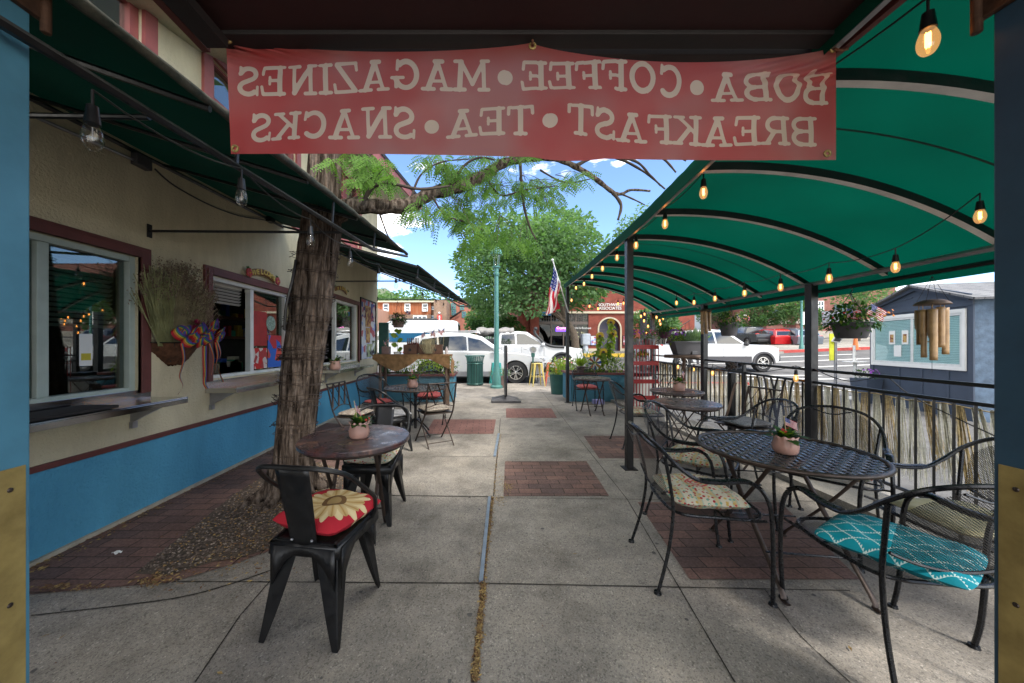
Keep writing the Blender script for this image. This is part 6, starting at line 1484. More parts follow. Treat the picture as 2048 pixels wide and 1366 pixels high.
# ---------------- vehicles ----------------
def car(name,label,cat,loc,rz,paint,contour,zb,wheels,r,W,green,wins,extra=None,group=None,glassfb=True,cabtop=.24,trim=None,hub=M_STEEL):
    """contour: upper outline rear->front (x,z) of the lower body; green: greenhouse polygon (x,z); wins: side window polygons"""
    t=thing(name,label,cat,(0,0,0),0,group)
    bot=[]
    for wx in sorted(wheels,reverse=True):
        bot.append((wx+r*1.16,zb)); bot+= [(wx+r*1.16*math.cos(R(a)),max(zb,r+r*1.16*math.sin(R(a)))) for a in range(0,181,12)]; bot.append((wx-r*1.16,zb))
    poly=[(p.x,p.y) for p in [Vector(q) for q in smooth2(contour)]]+[(contour[-1][0]-.02,zb+.06)]+[(x,z) for x,z in bot if contour[0][0]<x<contour[-1][0]]+[(contour[0][0]+.02,zb+.06)]
    cx=(contour[0][0]+contour[-1][0])/2; zm=.7
    def layer(y,k,kz,dz=0): return [(cx+(x-cx)*k,y,zm+(z-zm)*kz+dz if z>zm else z) for x,z in poly]
    L_=[layer(-W/2+.02,.985,.93),layer(-W/2,.99,.9) ,layer(-W/2+.09,.998,.99),layer(-W/4,1.0,1.0),layer(0,1.004,1.01),layer(W/4,1,1),layer(W/2-.09,.998,.99),layer(W/2,.99,.9)]
    L_=L_[1:]
    n=len(poly); vs=[p for l in L_ for p in l]; fs=[tuple(range(n)),tuple(range((len(L_)-1)*n+n-1,(len(L_)-1)*n-1,-1))]
    for j in range(len(L_)-1): fs+=[(j*n+i,j*n+(i+1)%n,(j+1)*n+(i+1)%n,(j+1)*n+i) for i in range(n)]
    B().add(vs,fs).build('body',paint,t,smooth=True)
    # greenhouse
    z0=min(z for x,z in green); z1=max(z for x,z in green)
    hw=lambda z: W/2-.09-cabtop*(z-z0)/(z1-z0)
    n=len(green); vs=[(x,-hw(z),z) for x,z in green]+[(x,hw(z),z) for x,z in green]
    fs=[tuple(range(n)),tuple(range(2*n-1,n-1,-1))]+[(i,i+n,(i+1)%n+n,(i+1)%n) for i in range(n)]
    B().add(vs,fs).build('cabin',paint,t,smooth=True,bevel=.03)
    for wpoly in wins:
        for s in (-1,1):
            B().poly([(x,s*(hw(z)+.008),z) for x,z in wpoly]).build('side_window',M_GLASSC2,t)
    # front / rear glass: longest sloping edges of the greenhouse
    if glassfb:
        for i in range(n):
            a=green[i]; c=green[(i+1)%n]; dx,dz=c[0]-a[0],c[1]-a[1]
            if abs(dz)>.28:
                nrm=Vector((dz,0,-dx)).normalized(); mid=((a[0]+c[0])/2,(a[1]+c[1])/2)
                if nrm.x*(mid[0]-(green[0][0]+green[n//2][0])/2)<0: nrm=-nrm
                q=[]
                for (tt,s) in ((.12,-1),(.12,1),(.88,1),(.88,-1)):
                    x=a[0]+dx*tt; z=a[1]+dz*tt; q.append((x+nrm.x*.012+.0,s*(hw(z)-.10),z+nrm.z*.012))
                B().poly(q).build('windscreen',M_GLASSC2,t,solid=.006)
    for wx in wheels:
        for s in (-1,1):
            w0=.13; yc=s*(W/2-w0-.01)
            M=Matrix.Translation((wx,yc,r))@Matrix.Rotation(-s*PI/2,4,'X')
            wo=B().lathe([(r*.66,-w0),(r*.94,-w0),(r,-w0*.7),(r,w0*.7),(r*.94,w0),(r*.66,w0)],(0,0,0),36,M=M,cap=False).build('wheel',M_TIRE,t,smooth=True)
            b=B().lathe([(r*.66,-w0),(r*.67,w0*.9),(r*.60,w0*.9),(r*.58,w0*.2),(.0001,w0*.2)],(0,0,0),36,M=M,cap=False); b.build('rim',M_BLACKM,wo,smooth=True)
            b=B()
            for k in range(10): 
                a=2*PI*k/10+(.12 if k%2 else -.12); b.bb(.02,r*.62,-.016,.016,w0*.45,w0*.8,M=M@Matrix.Rotation(a,4,'Z'))
            b.lathe([(.0001,w0*.5),(r*.15,w0*.5),(r*.13,w0*.88),(.0001,w0*.9)],(0,0,0),16,M=M,cap=False).lathe([(r*.57,w0*.5),(r*.57,w0*.93),(r*.64,w0*.93),(r*.64,w0*.5)],(0,0,0),36,M=M,cap=False).build('spokes',hub,wo,smooth=True)
    # underbody so that one cannot look through
    B().bb(contour[0][0]+.3,contour[-1][0]-.3,-W/2+.32,W/2-.32,zb-.04,zb+.35).build('underbody',M_CARBK,t)
    for wx in wheels: 
        for s in (-1,1): B().bb(wx-r*1.1,wx+r*1.1,min(s*(W/2-.34),s*(W/2-.36)),max(s*(W/2-.34),s*(W/2-.36)),zb,r*2.0).build('wheel_housing',M_CARBK,t)
    if extra: extra(t,hw,W)
    t.location=loc; t.rotation_euler=(0,0,rz); return t
def smooth2(pts):
    out=smoothpts([(x,0,z) for x,z in pts],3); return [(p.x,p.z) for p in out]
def glass_dark(name):
    b=NB(name); p=b.bsdf(.03,0,.9); p.inputs['Base Color'].default_value=(.012,.016,.017,1); p.inputs['Coat Weight'].default_value=.3; return b.m
M_GLASSC2=glass_dark('car_window_glass')
def mir(t,x,z,W,m=M_CARW):
    for s in (-1,1): B().rbox((x,s*(W/2+.10),z),(.16,.22,.15),.04).build('wing_mirror',m,t,smooth=True)
def lights(t,xf,xr,W,zf,zr,lf=.32,lw=.16):
    for s in (-1,1):
        B().rbox((xf-.10,s*(W/2-.18),zf),(.22,.34,lw),.03).build('headlight',M_CLEARL,t,smooth=True); B().rbox((xr+.06,s*(W/2-.16),zr),(.14,.30,.22),.03).build('tail_light',M_REDL,t,smooth=True)
def door_lines(t,W,segs,z0,z1):
    for s in (-1,1):
        b=B()
        for x in segs: b.bb(x-.005,x+.005,min(s*W/2-.004,s*W/2+.0015),max(s*W/2-.004,s*W/2+.0015),z0,z1)
        b.build('door_gap',M_BLACKM,t)
        for x in segs[:-1]: 
            B().rbox((x+.18,s*(W/2+.012),z1-.12),(.17,.03,.03),.01).build('door_handle',M_CHROME,t)
def suv_extra(t,hw,W):
    mir(t,.78,1.18,W); lights(t,1.95+.55,-2.38,W,.84,1.0); door_lines(t,W,[-1.15,-.15,.80],.42,1.03)
    for s in (-1,1): B().tube(smoothpts([V(-1.75,s*.62,1.70),V(-1.5,s*.62,1.79),V(0,s*.62,1.82),V(.25,s*.62,1.76)],4),.02,6).build('roof_rail',M_ALU,t,smooth=True)
    for s in (-1,1): B().bb(-1.1,1.05,min(s*(W/2-.05),s*(W/2+.004)),max(s*(W/2-.05),s*(W/2+.004)),.26,.42).build('sill_trim',M_ALU,t)
    B().rbox((2.46,0,.62),(.10,.9,.34),.04).build('grille',M_BLACKM,t)
def SUV(name,label,loc,rz,paint,group=None):
    return car(name,label,'car',loc,rz,paint,[(-2.42,.55),(-2.46,.85),(-2.38,1.08),(-1.5,1.13),(-.4,1.12),(.9,1.08),(1.05,1.09),(1.6,1.05),(2.2,.93),(2.45,.78),(2.48,.50)],.28,(-1.48,1.50),.38,1.98,
      [(-2.32,1.08),(-2.02,1.60),(-1.7,1.70),(-.9,1.76),(-.1,1.74),(.35,1.62),(1.10,1.08)],
      [[(-1.98,1.14),(-1.75,1.52),(-1.25,1.60),(-1.2,1.14)],[(-1.14,1.14),(-1.18,1.61),(-.35,1.64),(-.22,1.60),(-.18,1.14)],[(-.12,1.13),(-.16,1.60),(.28,1.50),(.82,1.13)]],suv_extra,group)
zc=lambda x,y:zs(x,y)
SUV('parked_car','white sport utility car parked at the kerb behind the green litter bin, facing right',(at(1030,745,12.5).x-1.57,13.5,-.05),0,M_CARW)
bpy.data.objects['parked_car'].scale=(1.07,1.0,1.07)
def truck_extra(bedlen,gear=False,snork=False,lower=None):
    def f(t,hw,W):
        mir(t,.92,1.28,W,M_CARBK if not snork else M_CARW); lights(t,2.72 if not lower else 2.53,-2.95,W,1.02,1.15); door_lines(t,W,[-.95,-.05,.98],.60,1.22)
        for s in (-1,1):
            y0,y1=sorted((s*(W/2-.02),s*(W/2+.045)))
            for wx in (-1.72,1.80):
                b=B(); rr=.42; pts=[(wx+(rr+.10)*math.cos(R(a)),.42+(rr+.10)*math.sin(R(a))) for a in range(-8,189,14)]; inn=[(wx+(rr+.02)*math.cos(R(a)),.42+(rr+.02)*math.sin(R(a))) for a in range(188,-9,-14)]
                b.prism(pts+inn,y0,y1,'Y'); b.build('wheel_arch_flare',M_CARBK if not lower else lower,t)
        if lower:
            for s in (-1,1): B().bb(-1.1,1.25,min(s*(W/2-.05),s*(W/2+.01)),max(s*(W/2-.05),s*(W/2+.01)),.42,.72).build('lower_panel',lower,t)
        B().rbox((2.80 if not lower else 2.56,0,.62),(.22,W*.94,.30),.05).build('front_bumper',M_CARBK,t); B().rbox((-2.98,0,.62),(.18,W*.9,.22),.04).build('rear_bumper',M_CARBK if lower is None else M_ALU,t); B().bb(2.70,2.80,-.6,.6,.80,1.12).build('grille',M_CARBK,t)
        if snork: B().tube(smoothpts([V(1.9,-W/2-.02,1.16),V(1.35,-W/2-.04,1.20),V(1.0,-W/2+.02,1.34),V(.62,-W/2+.10,1.74),V(.58,-W/2+.12,1.95)],5),.06,8).build('snorkel',M_CARBK,t,smooth=True); B().ball((.62,-W/2+.12,2.0),.09).build('snorkel_head',M_CARBK,t,smooth=True)
    return f
def TRUCK(name,label,loc,rz,paint,ext,W=1.98,grp=None,scale=None,hub=M_STEEL,crew=False):
    if crew:
        return car(name,label,'pickup truck',loc,rz,paint,[(-3.5,.62),(-3.52,1.22),(-2.6,1.25),(-1.15,1.25),(.9,1.25),(1.05,1.27),(1.8,1.25),(2.35,1.18),(2.52,1.05),(2.55,.60)],.44,(-1.95,1.80),.42,W,
          [(-1.78,1.24),(-1.70,1.86),(-1.5,1.93),(-.4,1.98),(.25,1.93),(1.14,1.24)],
          [[(-1.66,1.32),(-1.60,1.80),(-1.30,1.85),(-1.28,1.32)],[(-1.20,1.32),(-1.22,1.85),(-.42,1.86),(-.36,1.31)],[(-.28,1.30),(-.32,1.86),(.18,1.83),(.90,1.30)]],ext,grp,cabtop=.20,hub=M_STEEL)
    o=car(name,label,'pickup truck',loc,rz,paint,[(-3.0,.62),(-3.02,1.20),(-2.0,1.235),(-1.15,1.235),(.9,1.23),(1.05,1.24),(1.8,1.21),(2.45,1.12),(2.74,.98),(2.78,.60)],.44,(-1.72,1.80),.42,W,
      [(-1.12,1.22),(-1.05,1.78),(-.85,1.86),(-.2,1.90),(.25,1.86),(1.18,1.22)],
      [[(-.98,1.29),(-.94,1.74),(-.35,1.78),(-.32,1.29)],[(-.24,1.28),(-.26,1.78),(.15,1.76),(.92,1.28)]],ext,grp,cabtop=.20,hub=hub)
    if scale: o.scale=scale
    return o
TRUCK('pickup_truck','white lifted pickup with black snorkel and grey roof-high gear in its bed',(at(1124,720,15.6).x-1.80,16.6,zs(0,16.0)),0,M_CARW,truck_extra(1.8,True,True),hub=M_BRNM)
gr=B(); bx_=at(1030,662,16.4).x
def gg(u,v):
    a=2*PI*v; return V(-.42+1.75*u,16.6+.75*math.cos(a)+.03*math.sin(u*40),1.88+zs(0,15.9)+.20*math.sin(a)*(1+.15*math.sin(u*9))+.03*math.sin(a*3+u*20))
tag(gr.grid(gg,30,16).build('cargo_bag',PM('grey_tarp',(.23,.22,.21),.8,0,.2,9,.4,20),smooth='all'),'long grey strapped cargo bag on the rack above the lifted pickup bed','cargo bag')
b=B(); 
for x in (-.35,.45,1.25): b.bb(x-.02,x+.02,15.9,17.3,1.30,1.70+zs(0,16))
b.bb(-.4,1.3,15.88,15.92,1.55,1.6).bb(-.35,.55,15.92,16.3,1.22,1.66).bb(.6,1.2,15.92,16.3,1.22,1.5); tag(b.build('bed_rack',M_CARBK),'dark metal rack with red boxes over the lifted pickup bed','rack')
TRUCK('pickup_truck','white full-size pickup with grey lower panels crossing the street at right, facing right',(at(1527,725,15.8).x-1.80,16.8,zs(10,16.2)),0,M_CARW,truck_extra(1.9,False,False,M_GREYP),2.02,crew=True)
# van behind
def van_extra(t,hw,W):
    mir(t,1.9,1.5,W); lights(t,2.75,-2.75,W,.9,1.1)
    B().rbox((-.2,0,2.56),(2.6,.9,.12),.03).build('roof_box',M_CARBK,t)
    for s in (-1,1): B().bb(-2.55,1.3,min(s*(W/2-.05),s*(W/2+.012)),max(s*(W/2-.05),s*(W/2+.012)),1.30,1.78).build('window_band',PM('blue_glass',(.01,.08,.16),.1,0,.1),t)
car('van','white high-roof camper van with a blue window band behind the white car','van',(at(815,700,18.6).x,19.6,zs(0,18.6)),PI,M_CARW,[(-2.78,.5),(-2.82,1.2),(-2.80,1.3),(1.6,1.30),(2.0,1.25),(2.6,1.05),(2.82,.8),(2.84,.5)],.32,(-1.75,1.85),.36,2.02,
  [(-2.78,1.28),(-2.72,2.40),(-2.5,2.48),(.9,2.50),(1.35,2.30),(2.1,1.28)],[[(1.0,1.40),(1.0,1.95),(1.35,1.95),(1.85,1.40)]],van_extra,cabtop=.14)
# far parked cars seen from behind
fs_=[('SUV','bright red compact car parked nose-in to the brick building',1576,29.5,M_CARRED),('SUV','blue-grey compact car parked to the right of the red one, partly behind the post',1622,28.5,M_CARGR),('TR','dark grey pickup parked to the left of the red car',1528,31.0,M_CARDK),('TR','dark pickup at the far left end of the parked row',1487,34.0,M_CARDK)]
for k,lab,px,Y,m in fs_:
    x=at(px,680,Y).x; z=zs(x,Y)
    if k=='SUV': o=SUV('parked_car',lab,(x,Y+2,z),R(82),m,'vehicles parked by the brick building'); o.scale=(.95,.95,.92)
    else: o=TRUCK('pickup_truck',lab,(x,Y+2,z),R(82),m,truck_extra(1.8),grp='vehicles parked by the brick building')
    o.rotation_euler=(R(0),R(-2.5),R(82))
# ---------------- street furniture ----------------
lp=thing('street_lamp','green fluted street lamp post with a domed lantern beside the litter bin','street lamp',(at(993,700,10.9).x,10.9,0))
B().lathe([(.0001,0),(.20,0),(.20,.06),(.15,.10),(.14,.42),(.11,.48),(.105,.62),(.085,.68),(.075,2.0),(.062,3.55),(.062,3.58)],(0,0,0),16,cap=False).build('post',M_LAMPG,lp,smooth=True)
B().lathe([(.062,3.56),(.085,3.60),(.085,3.66),(.065,3.68),(.075,3.80),(.125,3.84),(.125,3.87),(.05,3.89),(.0001,3.89)],(0,0,0),20,cap=False).build('capital',M_LAMPG,lp,smooth=True)
b=B(); 
for k in range(4): a=k*PI/2+.4; b.tube([V(math.cos(a)*.08,math.sin(a)*.08,3.88),V(math.cos(a)*.13,math.sin(a)*.13,4.30)],.009,5)
b.build('lantern_frame',M_LAMPG,lp); B().lathe([(.0001,4.26),(.19,4.24),(.20,4.28),(.17,4.36),(.09,4.46),(.04,4.50),(.03,4.58),(.0001,4.62)],(0,0,0),24,cap=False).build('lantern_roof',M_LAMPG,lp,smooth=True); B().lathe([(.05,3.9),(.09,4.0),(.11,4.24)],(0,0,0),16,cap=False).build('globe',M_GLASSB,lp,smooth=True)
x=at(1603,690,25).x; dup(lp,(x,25,zs(x,25)),0,'distant green street lamp post standing past the right-hand post')
mt=thing('parking_meter','round-headed parking meter behind the yellow bar stool','parking meter',(at(1066,740,12.0).x,12.0,0)); B().cyl((0,0,0),(0,0,.95),.03).build('pole',M_GREENM,mt,smooth=True); B().bb(-.06,.06,-.05,.05,.95,1.10).build('coin_box',M_GREENM,mt,bevel=.01); B().cyl((0,-.06,1.21),(0,.06,1.21),.115,n=24).build('meter_head',M_ALU,mt,smooth=True); B().cyl((0,-.066,1.22),(0,-.06,1.22),.07,n=24).build('dial',M_GLASSC2,mt)
sp=thing('sign_pole','grey pole with tilted square sign and yellow strip by the crosswalk','sign',(at(1671,750,9.6).x,9.6,-.06)); B().cyl((0,0,0),(0,0,2.35),.035).build('pole',M_ALU,sp,smooth=True)
B().box((-.02,-.06,1.57),(.24,.02,.14),Matrix.Rotation(R(12),4,'Y')@Matrix.Rotation(R(25),4,'X')).build('small_panel',M_PAPER,sp); B().box((-.02,-.075,1.575),(.17,.012,.085),Matrix.Rotation(R(12),4,'Y')@Matrix.Rotation(R(25),4,'X')).build('panel_face',M_GREYP,sp)
B().bb(-.17,-.05,-.01,.01,1.0,1.75).build('yellow_strip',PM('hi_vis_yellow',(.6,.62,.04),.5),sp); B().box((-.10,0,2.18),(.55,.012,.42),Matrix.Rotation(R(-4),4,'Y')).build('sign_back',M_ALU,sp)
b=B().cyl((0,0,0),(0,0,.04),.42,.40,24); o=b.build('manhole_plate',M_GREYP); p=at(1673,738,12.6); o.location=(p.x,12.4,zs(p.x,12.4)); tag(o,'dark flat round base plate lying in the street behind the sign pole','base plate')
dl=thing('delineator_post','white plastic crosswalk post on a round base right of the sign pole','traffic post',(at(1710,750,9.0).x,9.0,-.06)); B().cyl((0,0,0),(0,0,.06),.16,.12,20).cyl((0,0,.05),(0,0,1.05),.04,n=12).build('post',M_PAPER,dl,smooth=True); B().cyl((0,0,.98),(0,0,1.0),.24,n=24).build('collar',M_PAPER,dl); B().cyl((-.02,0,1.0),(-.02,0,1.42),.028,n=12).build('upper_rod',M_PAPER,dl,smooth=True)
x=at(1711,695,24).x; cn=thing('traffic_cone','orange traffic cone by the red kerb','traffic cone',(x,24,zs(x,24)+.1)); B().lathe([(.0001,0),(.25,0),(.25,.05),(.16,.06),(.05,1.2),(.0001,1.2)],(0,0,0),16,cap=False).build('cone',PM('cone_orange',(.6,.15,.03),.5),cn,smooth=True); B().lathe([(.115,.5),(.09,.75)],(0,0,0),16,cap=False).build('band',M_PAPER,cn)
sp2=thing('sign_pole','small white parking sign on a pole in front of the brick building','sign',(at(1571,690,28).x,26.5,zs(25,26.5))); B().cyl((0,0,0),(0,0,2.9),.03,n=8).build('pole',M_ALU,sp2); B().bb(-.16,.16,-.02,0,1.9,2.9).build('sign_plate',M_PAPER,sp2)
# street markings, kerbs
M_MARK=PM('road_paint',(.55,.55,.53),.8,0,.35,4)
def mark(x0,x1,y0,y1,m=M_MARK,nm='road_marking'):
    b=B().grid(lambda u,v:(x0+(x1-x0)*u,y0+(y1-y0)*v,zs(x0+(x1-x0)*u,y0+(y1-y0)*v)+.006),8,3); struct(b.build(nm,m))
for y in (13.6,14.6,17.2,19.6,22.0): mark(9.8,24,y,y+.28)
mark(9,20,10.6,10.75); mark(9,20,11.7,11.85)
def kerb(x0,x1,y,m,nm='kerb',h=.16,d=.3):
    n=10; b=B(); vs=[]
    for i in range(n+1): x=x0+(x1-x0)*i/n; z=zs(x,y); vs+=[(x,y,z-.1),(x,y,z+h),(x,y+d,z+h),(x,y+d,z-.1)]
    b.add(vs,[(4*i+k,4*i+(k+1)%4,4*i+4+(k+1)%4,4*i+4+k) for i in range(n) for k in range(4)]+[(0,1,2,3),(4*n,4*n+1,4*n+2,4*n+3)]); struct(b.build(nm,m))
M_YK=PM('yellow_kerb_paint',(.58,.38,.03),.6,0,.3,5); M_RK=PM('red_kerb_paint',(.40,.05,.04),.7,0,.3,5)
kerb(5.6,10.8,24,M_YK,h=.26); kerb(-30,5.6,24.02,M_CONC2,h=.16); kerb(10.8,21,24.03,M_CONC2); kerb(21,40,24.5,M_RK,h=.2); kerb(5.5,9.5,9.3+2.9,M_RK,h=.08)
b=sheet(lin(-30,21,10),[24.25,26,28.2],lambda x,y:zs(x,y)+.155); struct(b.build('pavement',M_CONC2))
b=sheet(lin(21,46,8),[24.7,27,34],lambda x,y:zs(x,y)+.19); struct(b.build('pavement',M_CONC2))
# ---------------- slate-blue shed ----------------
sd_=thing('shed','slate-blue board shed with a gabled shingle roof and a white slider window, beyond the fence','building',(9.3,6.1,-.06))
A=Vector((at(1742,700,8.7).x,8.7,0)); C_=Vector((at(1950,700,6.35).x,6.35,0))
u_=(C_-A).normalized(); L0=(C_-A).length; nn=Vector((u_.y,-u_.x,0)); 
if nn.x>0: nn=-nn
bk=-nn
def SP(s,z,d=0): p=A+u_*s+nn*d; return V(p.x,p.y,z)
eh=at(1744,617,8.7).z; eh2=at(1955,600,6.35).z; ah=(at(1897,566,6.9).z); eh=(eh+eh2)/2
m_=L0*.52
w0s,w1s=L0*.045,L0*.92
zt=at(1754,640,8.55).z; zbm=at(1752,724,8.55).z
b=B(); b.poly([SP(0,-.06),SP(L0,-.06),SP(L0,eh),SP(m_,ah),SP(0,eh)]).poly([SP(0,-.06,-3.2),SP(L0,-.06,-3.2),SP(L0,eh,-3.2),SP(m_,ah,-3.2),SP(0,eh,-3.2)]).poly([SP(0,-.06),SP(0,-.06,-3.2),SP(0,eh,-3.2),SP(0,eh)]); b.build('gable_wall',M_SHED,sd_,world=True)
b=B().poly([SP(L0,-.06),SP(L0,-.06,-3.2),SP(L0,eh,-3.2),SP(L0,eh)]); b.build('front_wall',M_SHEDT,sd_,world=True)
b=B()
def slab(b,s0,s1,z0,z1,d0,d1): b.add([SP(s0,z0,d0),SP(s1,z0,d0),SP(s1,z1,d0),SP(s0,z1,d0),SP(s0,z0,d1),SP(s1,z0,d1),SP(s1,z1,d1),SP(s0,z1,d1)],[(0,1,2,3),(4,5,6,7),(0,1,5,4),(1,2,6,5),(2,3,7,6),(3,0,4,7)])
for s in (0,L0-.10): slab(b,s,s+.10,-.06,eh-.06,.002,.022)
slab(b,0,L0,eh-.14,eh-.02,.003,.028)
for k in (.33,.56,.79): slab(b,L0*k,L0*k+.05,-.06,zbm-.10,.002,.016)
b.build('battens',M_SHED,sd_,world=True)
def beam(b,p,q,w_,d0,d1):
    (s0,z0),(s1,z1)=p,q; dx,dz=s1-s0,z1-z0; l=math.hypot(dx,dz); nx,nz=-dz/l*w_/2,dx/l*w_/2
    P=[(s0+nx,z0+nz),(s1+nx,z1+nz),(s1-nx,z1-nz),(s0-nx,z0-nz)]
    b.add([SP(s,z,d0) for s,z in P]+[SP(s,z,d1) for s,z in P],[(0,1,2,3),(4,5,6,7),(0,1,5,4),(1,2,6,5),(2,3,7,6),(3,0,4,7)])
b=B(); beam(b,(.02,eh+.02),(m_,ah),.12,.03,.06); beam(b,(m_,ah),(L0-.02,eh+.02),.12,.031,.061); beam(b,(.35,eh+.08),(m_-.1,ah-.2),.03,.004,.012); beam(b,(m_+.1,ah-.2),(L0-.35,eh+.08),.03,.004,.012); b.build('barge_boards',M_SHED,sd_,world=True)
M_SHIN=brickmat('grey_shingles',(.20,.205,.215),(.14,.145,.155),(.06,.06,.065),.30,.13,.006,axes='YX',stain=.4)
b=B(); ov=.18
b.poly([SP(m_,ah+.05,.15),SP(L0+ov,eh-.03,.15),SP(L0+ov,eh-.03,-3.4),SP(m_,ah+.05,-3.4)]).poly([SP(m_,ah+.05,.15),SP(-ov,eh-.05,.15),SP(-ov,eh-.05,-3.4),SP(m_,ah+.05,-3.4)]); b.build('roof',M_SHIN,sd_,world=True,solid=.04)
b=B(); o1,o2=.0,.03
for q in ((w0s-.06,w1s+.06,zt,zt+.07),(w0s-.06,w1s+.06,zbm-.07,zbm),(w0s-.06,w0s,zbm,zt),(w1s,w1s+.06,zbm,zt)): slab(b,*q,.004,.034)
wn2=b.build('window',M_PAPER,sd_,world=True)
b=B()
for q in ((w0s,w1s,zt-.05,zt),(w0s,w1s,zbm,zbm+.05),(w0s,w0s+.05,zbm+.05,zt-.05),(w1s-.05,w1s,zbm+.05,zt-.05),((w0s+w1s)/2-.03,(w0s+w1s)/2+.03,zbm+.05,zt-.05)): slab(b,*q,.003,.024)
b.build('frame',M_WHITE,wn2).location=-Vector(sd_.location)
b=B(); slab(b,w0s+.05,w1s-.05,zbm+.05,zt-.05,.0015,.003); b.build('blind_backing',PM('blind_gap',(.25,.33,.35),.7),wn2).location=-Vector(sd_.location)
b=B(); z=zt-.06
while z>zbm+.06: slab(b,w0s+.05,w1s-.05,z-.031,z-.003,.004,.008); z-=.034
b.build('blind',PM('shed_blind',(.72,.77,.77),.5,0,.06,4),wn2).location=-Vector(sd_.location)
b=B(); slab(b,w0s+.05,w1s-.05,zbm+.05,zt-.05,.012,.014); b.build('pane',glass('shed_pane',(.85,.95,.95),1.5,0,1.0),wn2).location=-Vector(sd_.location)
for (s,z0,z1,w_,m) in ((.42,.30,.62,.17,0),(.60,.30,.62,.17,0),(.49,.03,.30,.20,1)):
    s0=w0s+(w1s-w0s)*(s-.18)*.9; h=zt-zbm
    b=B(); slab(b,s0,s0+w_,zbm+h*(z0+.12),zbm+h*(z1+.10),.016,.018); nb=b.build('paper_notice',M_PAPER,wn2); nb.location=-Vector(sd_.location)
    if m==0: b=B(); slab(b,s0+.03,s0+.13,zbm+h*(z0+.16),zbm+h*(z0+.34),.019,.020); b.build('printed_picture',M_POST[1],wn2).location=-Vector(sd_.location)
# second smaller brown planter by the shed
t=thing('planter_pot','tall blue-grey planter of violet flowers at the shed corner','potted plant',(A.x-.35,8.5,-.06)); B().add([(-.16,-.16,0),(.16,-.16,0),(.16,.16,0),(-.16,.16,0),(-.2,-.2,.6),(.2,-.2,.6),(.2,.2,.6),(-.2,.2,.6)],[(0,1,5,4),(1,2,6,5),(2,3,7,6),(3,0,4,7),(4,5,6,7)]).build('pot',M_SHED,t)
b=B(); bush(b,(0,0,.68),.2,.2,.15,120,.08,.03); b.build('foliage',M_LEAFD,t); b=B(); blooms(b,(0,-.05,.7),.2,.2,.16,20,.03); b.build('blossoms',M_BL['violet'],t)
# ---------------- far buildings ----------------
def frame_win(par,x0,x1,z0,z1,y,nx,nz,fm=M_WHITE,gm=None,t=.05,dep=.08,name='window'):
    b=B(); b.bb(x0-t,x0,y-.03,y+.03,z0-t,z1+t).bb(x1,x1+t,y-.031,y+.03,z0-t,z1+t).bb(x0,x1,y-.03,y+.03,z1,z1+t).bb(x0,x1,y-.05,y+.03,z0-t,z0)
    for i in range(1,nx): x=x0+(x1-x0)*i/nx; b.bb(x-t/2,x+t/2,y-.02,y+.02,z0,z1)
    for i in range(1,nz): z=z0+(z1-z0)*i/nz; b.bb(x0,x1,y-.018,y+.019,z-t/2,z+t/2)
    w_=b.build(name,fm,par); B().bb(x0,x1,y+.0,y+.012,z0,z1).build('pane',gm or M_GLASSC2,w_); return w_
# red brick office
BY_=28.0; zb=zg(5,28)+.1
def bx(px): return (px-PX)*BY_/F
def bz(py): return CAMH-(py-PY)*BY_/F
of=thing('brick_office','single-storey red brick office with an arched doorway and storefront windows across the street','building',(0,0,0))
zt_=bz(560); xl,xr=bx(1036),bx(1388)
arcw0,arcw1=bx(1198),bx(1240)
ac=(arcw0+arcw1)/2; ar=(arcw1-arcw0)/2; az=bz(637)-ar
def archwall():
    b=B(); x0,x1=bx(1177),bx(1258); z1=bz(622)
    pts=[(x0,zb-.6),(arcw0,zb-.6)]+[(ac-ar*math.cos(PI*k/16),az+ar*math.sin(PI*k/16)) for k in range(17)]+[(arcw1,zb-.6),(x1,zb-.6),(x1,z1),(x0,z1)]
    b.prism(pts,BY_,BY_+.4,'Y'); return b
archwall().build('arch_wall',M_BRICKF,of)
b=B(); b.bb(xl,xr,BY_,BY_+.4,bz(622)+.0,zt_).bb(xl,bx(1078),BY_,BY_+.4,zb-.6,bz(622)).bb(bx(1258),bx(1285),BY_,BY_+.4,zb-.6,bz(622)).bb(bx(1355),bx(1387),BY_-.15,BY_+.4,zb-.6,bz(606)).bb(xl,xl+.4,BY_+.4,BY_+14,zb-.6,zt_).bb(xr-.4,xr,BY_+.4,BY_+14,zb-.6,zt_)
b.build('wall',M_BRICKF,of)
b=B().bb(xl,bx(1045),BY_-.3,BY_,zb-.6,bz(612)).bb(bx(1060),bx(1070),BY_-.2,BY_,zb-.6,bz(622)); b.build('pilaster',M_BRICKF,of)
B().bb(xl-.1,xr+.1,BY_-.12,BY_-.001,bz(627),bz(623)).bb(xl-.1,xr+.1,BY_-.2,BY_+.5,zt_,zt_+.25).build('cornice',M_CREAMP,of)
B().bb(xl,xr,BY_+.4,BY_+14,zt_-.3,zt_-.05).build('roof',M_GREYP,of)
b=B()
for k in range(17):
    a=PI*k/16; a2=PI*(k+1)/16
    if k<16: b.prism([(ac-ar*math.cos(a),az+ar*math.sin(a)),(ac-ar*math.cos(a2),az+ar*math.sin(a2)),(ac-(ar+.12)*math.cos(a2),az+(ar+.12)*math.sin(a2)),(ac-(ar+.12)*math.cos(a),az+(ar+.12)*math.sin(a))],BY_-.06,BY_-.002,'Y')
b.bb(arcw0-.12,arcw0,BY_-.06,BY_-.002,zb-.4,az).bb(arcw1,arcw1+.12,BY_-.06,BY_-.002,zb-.4,az); b.build('arch_trim',M_CREAMP,of)
dr=B().bb(arcw0,arcw1,BY_+.30,BY_+.34,zb-.4,az+ar).build('door',PM('violet_dark_door',(.03,.025,.05),.3,0,.2),of)
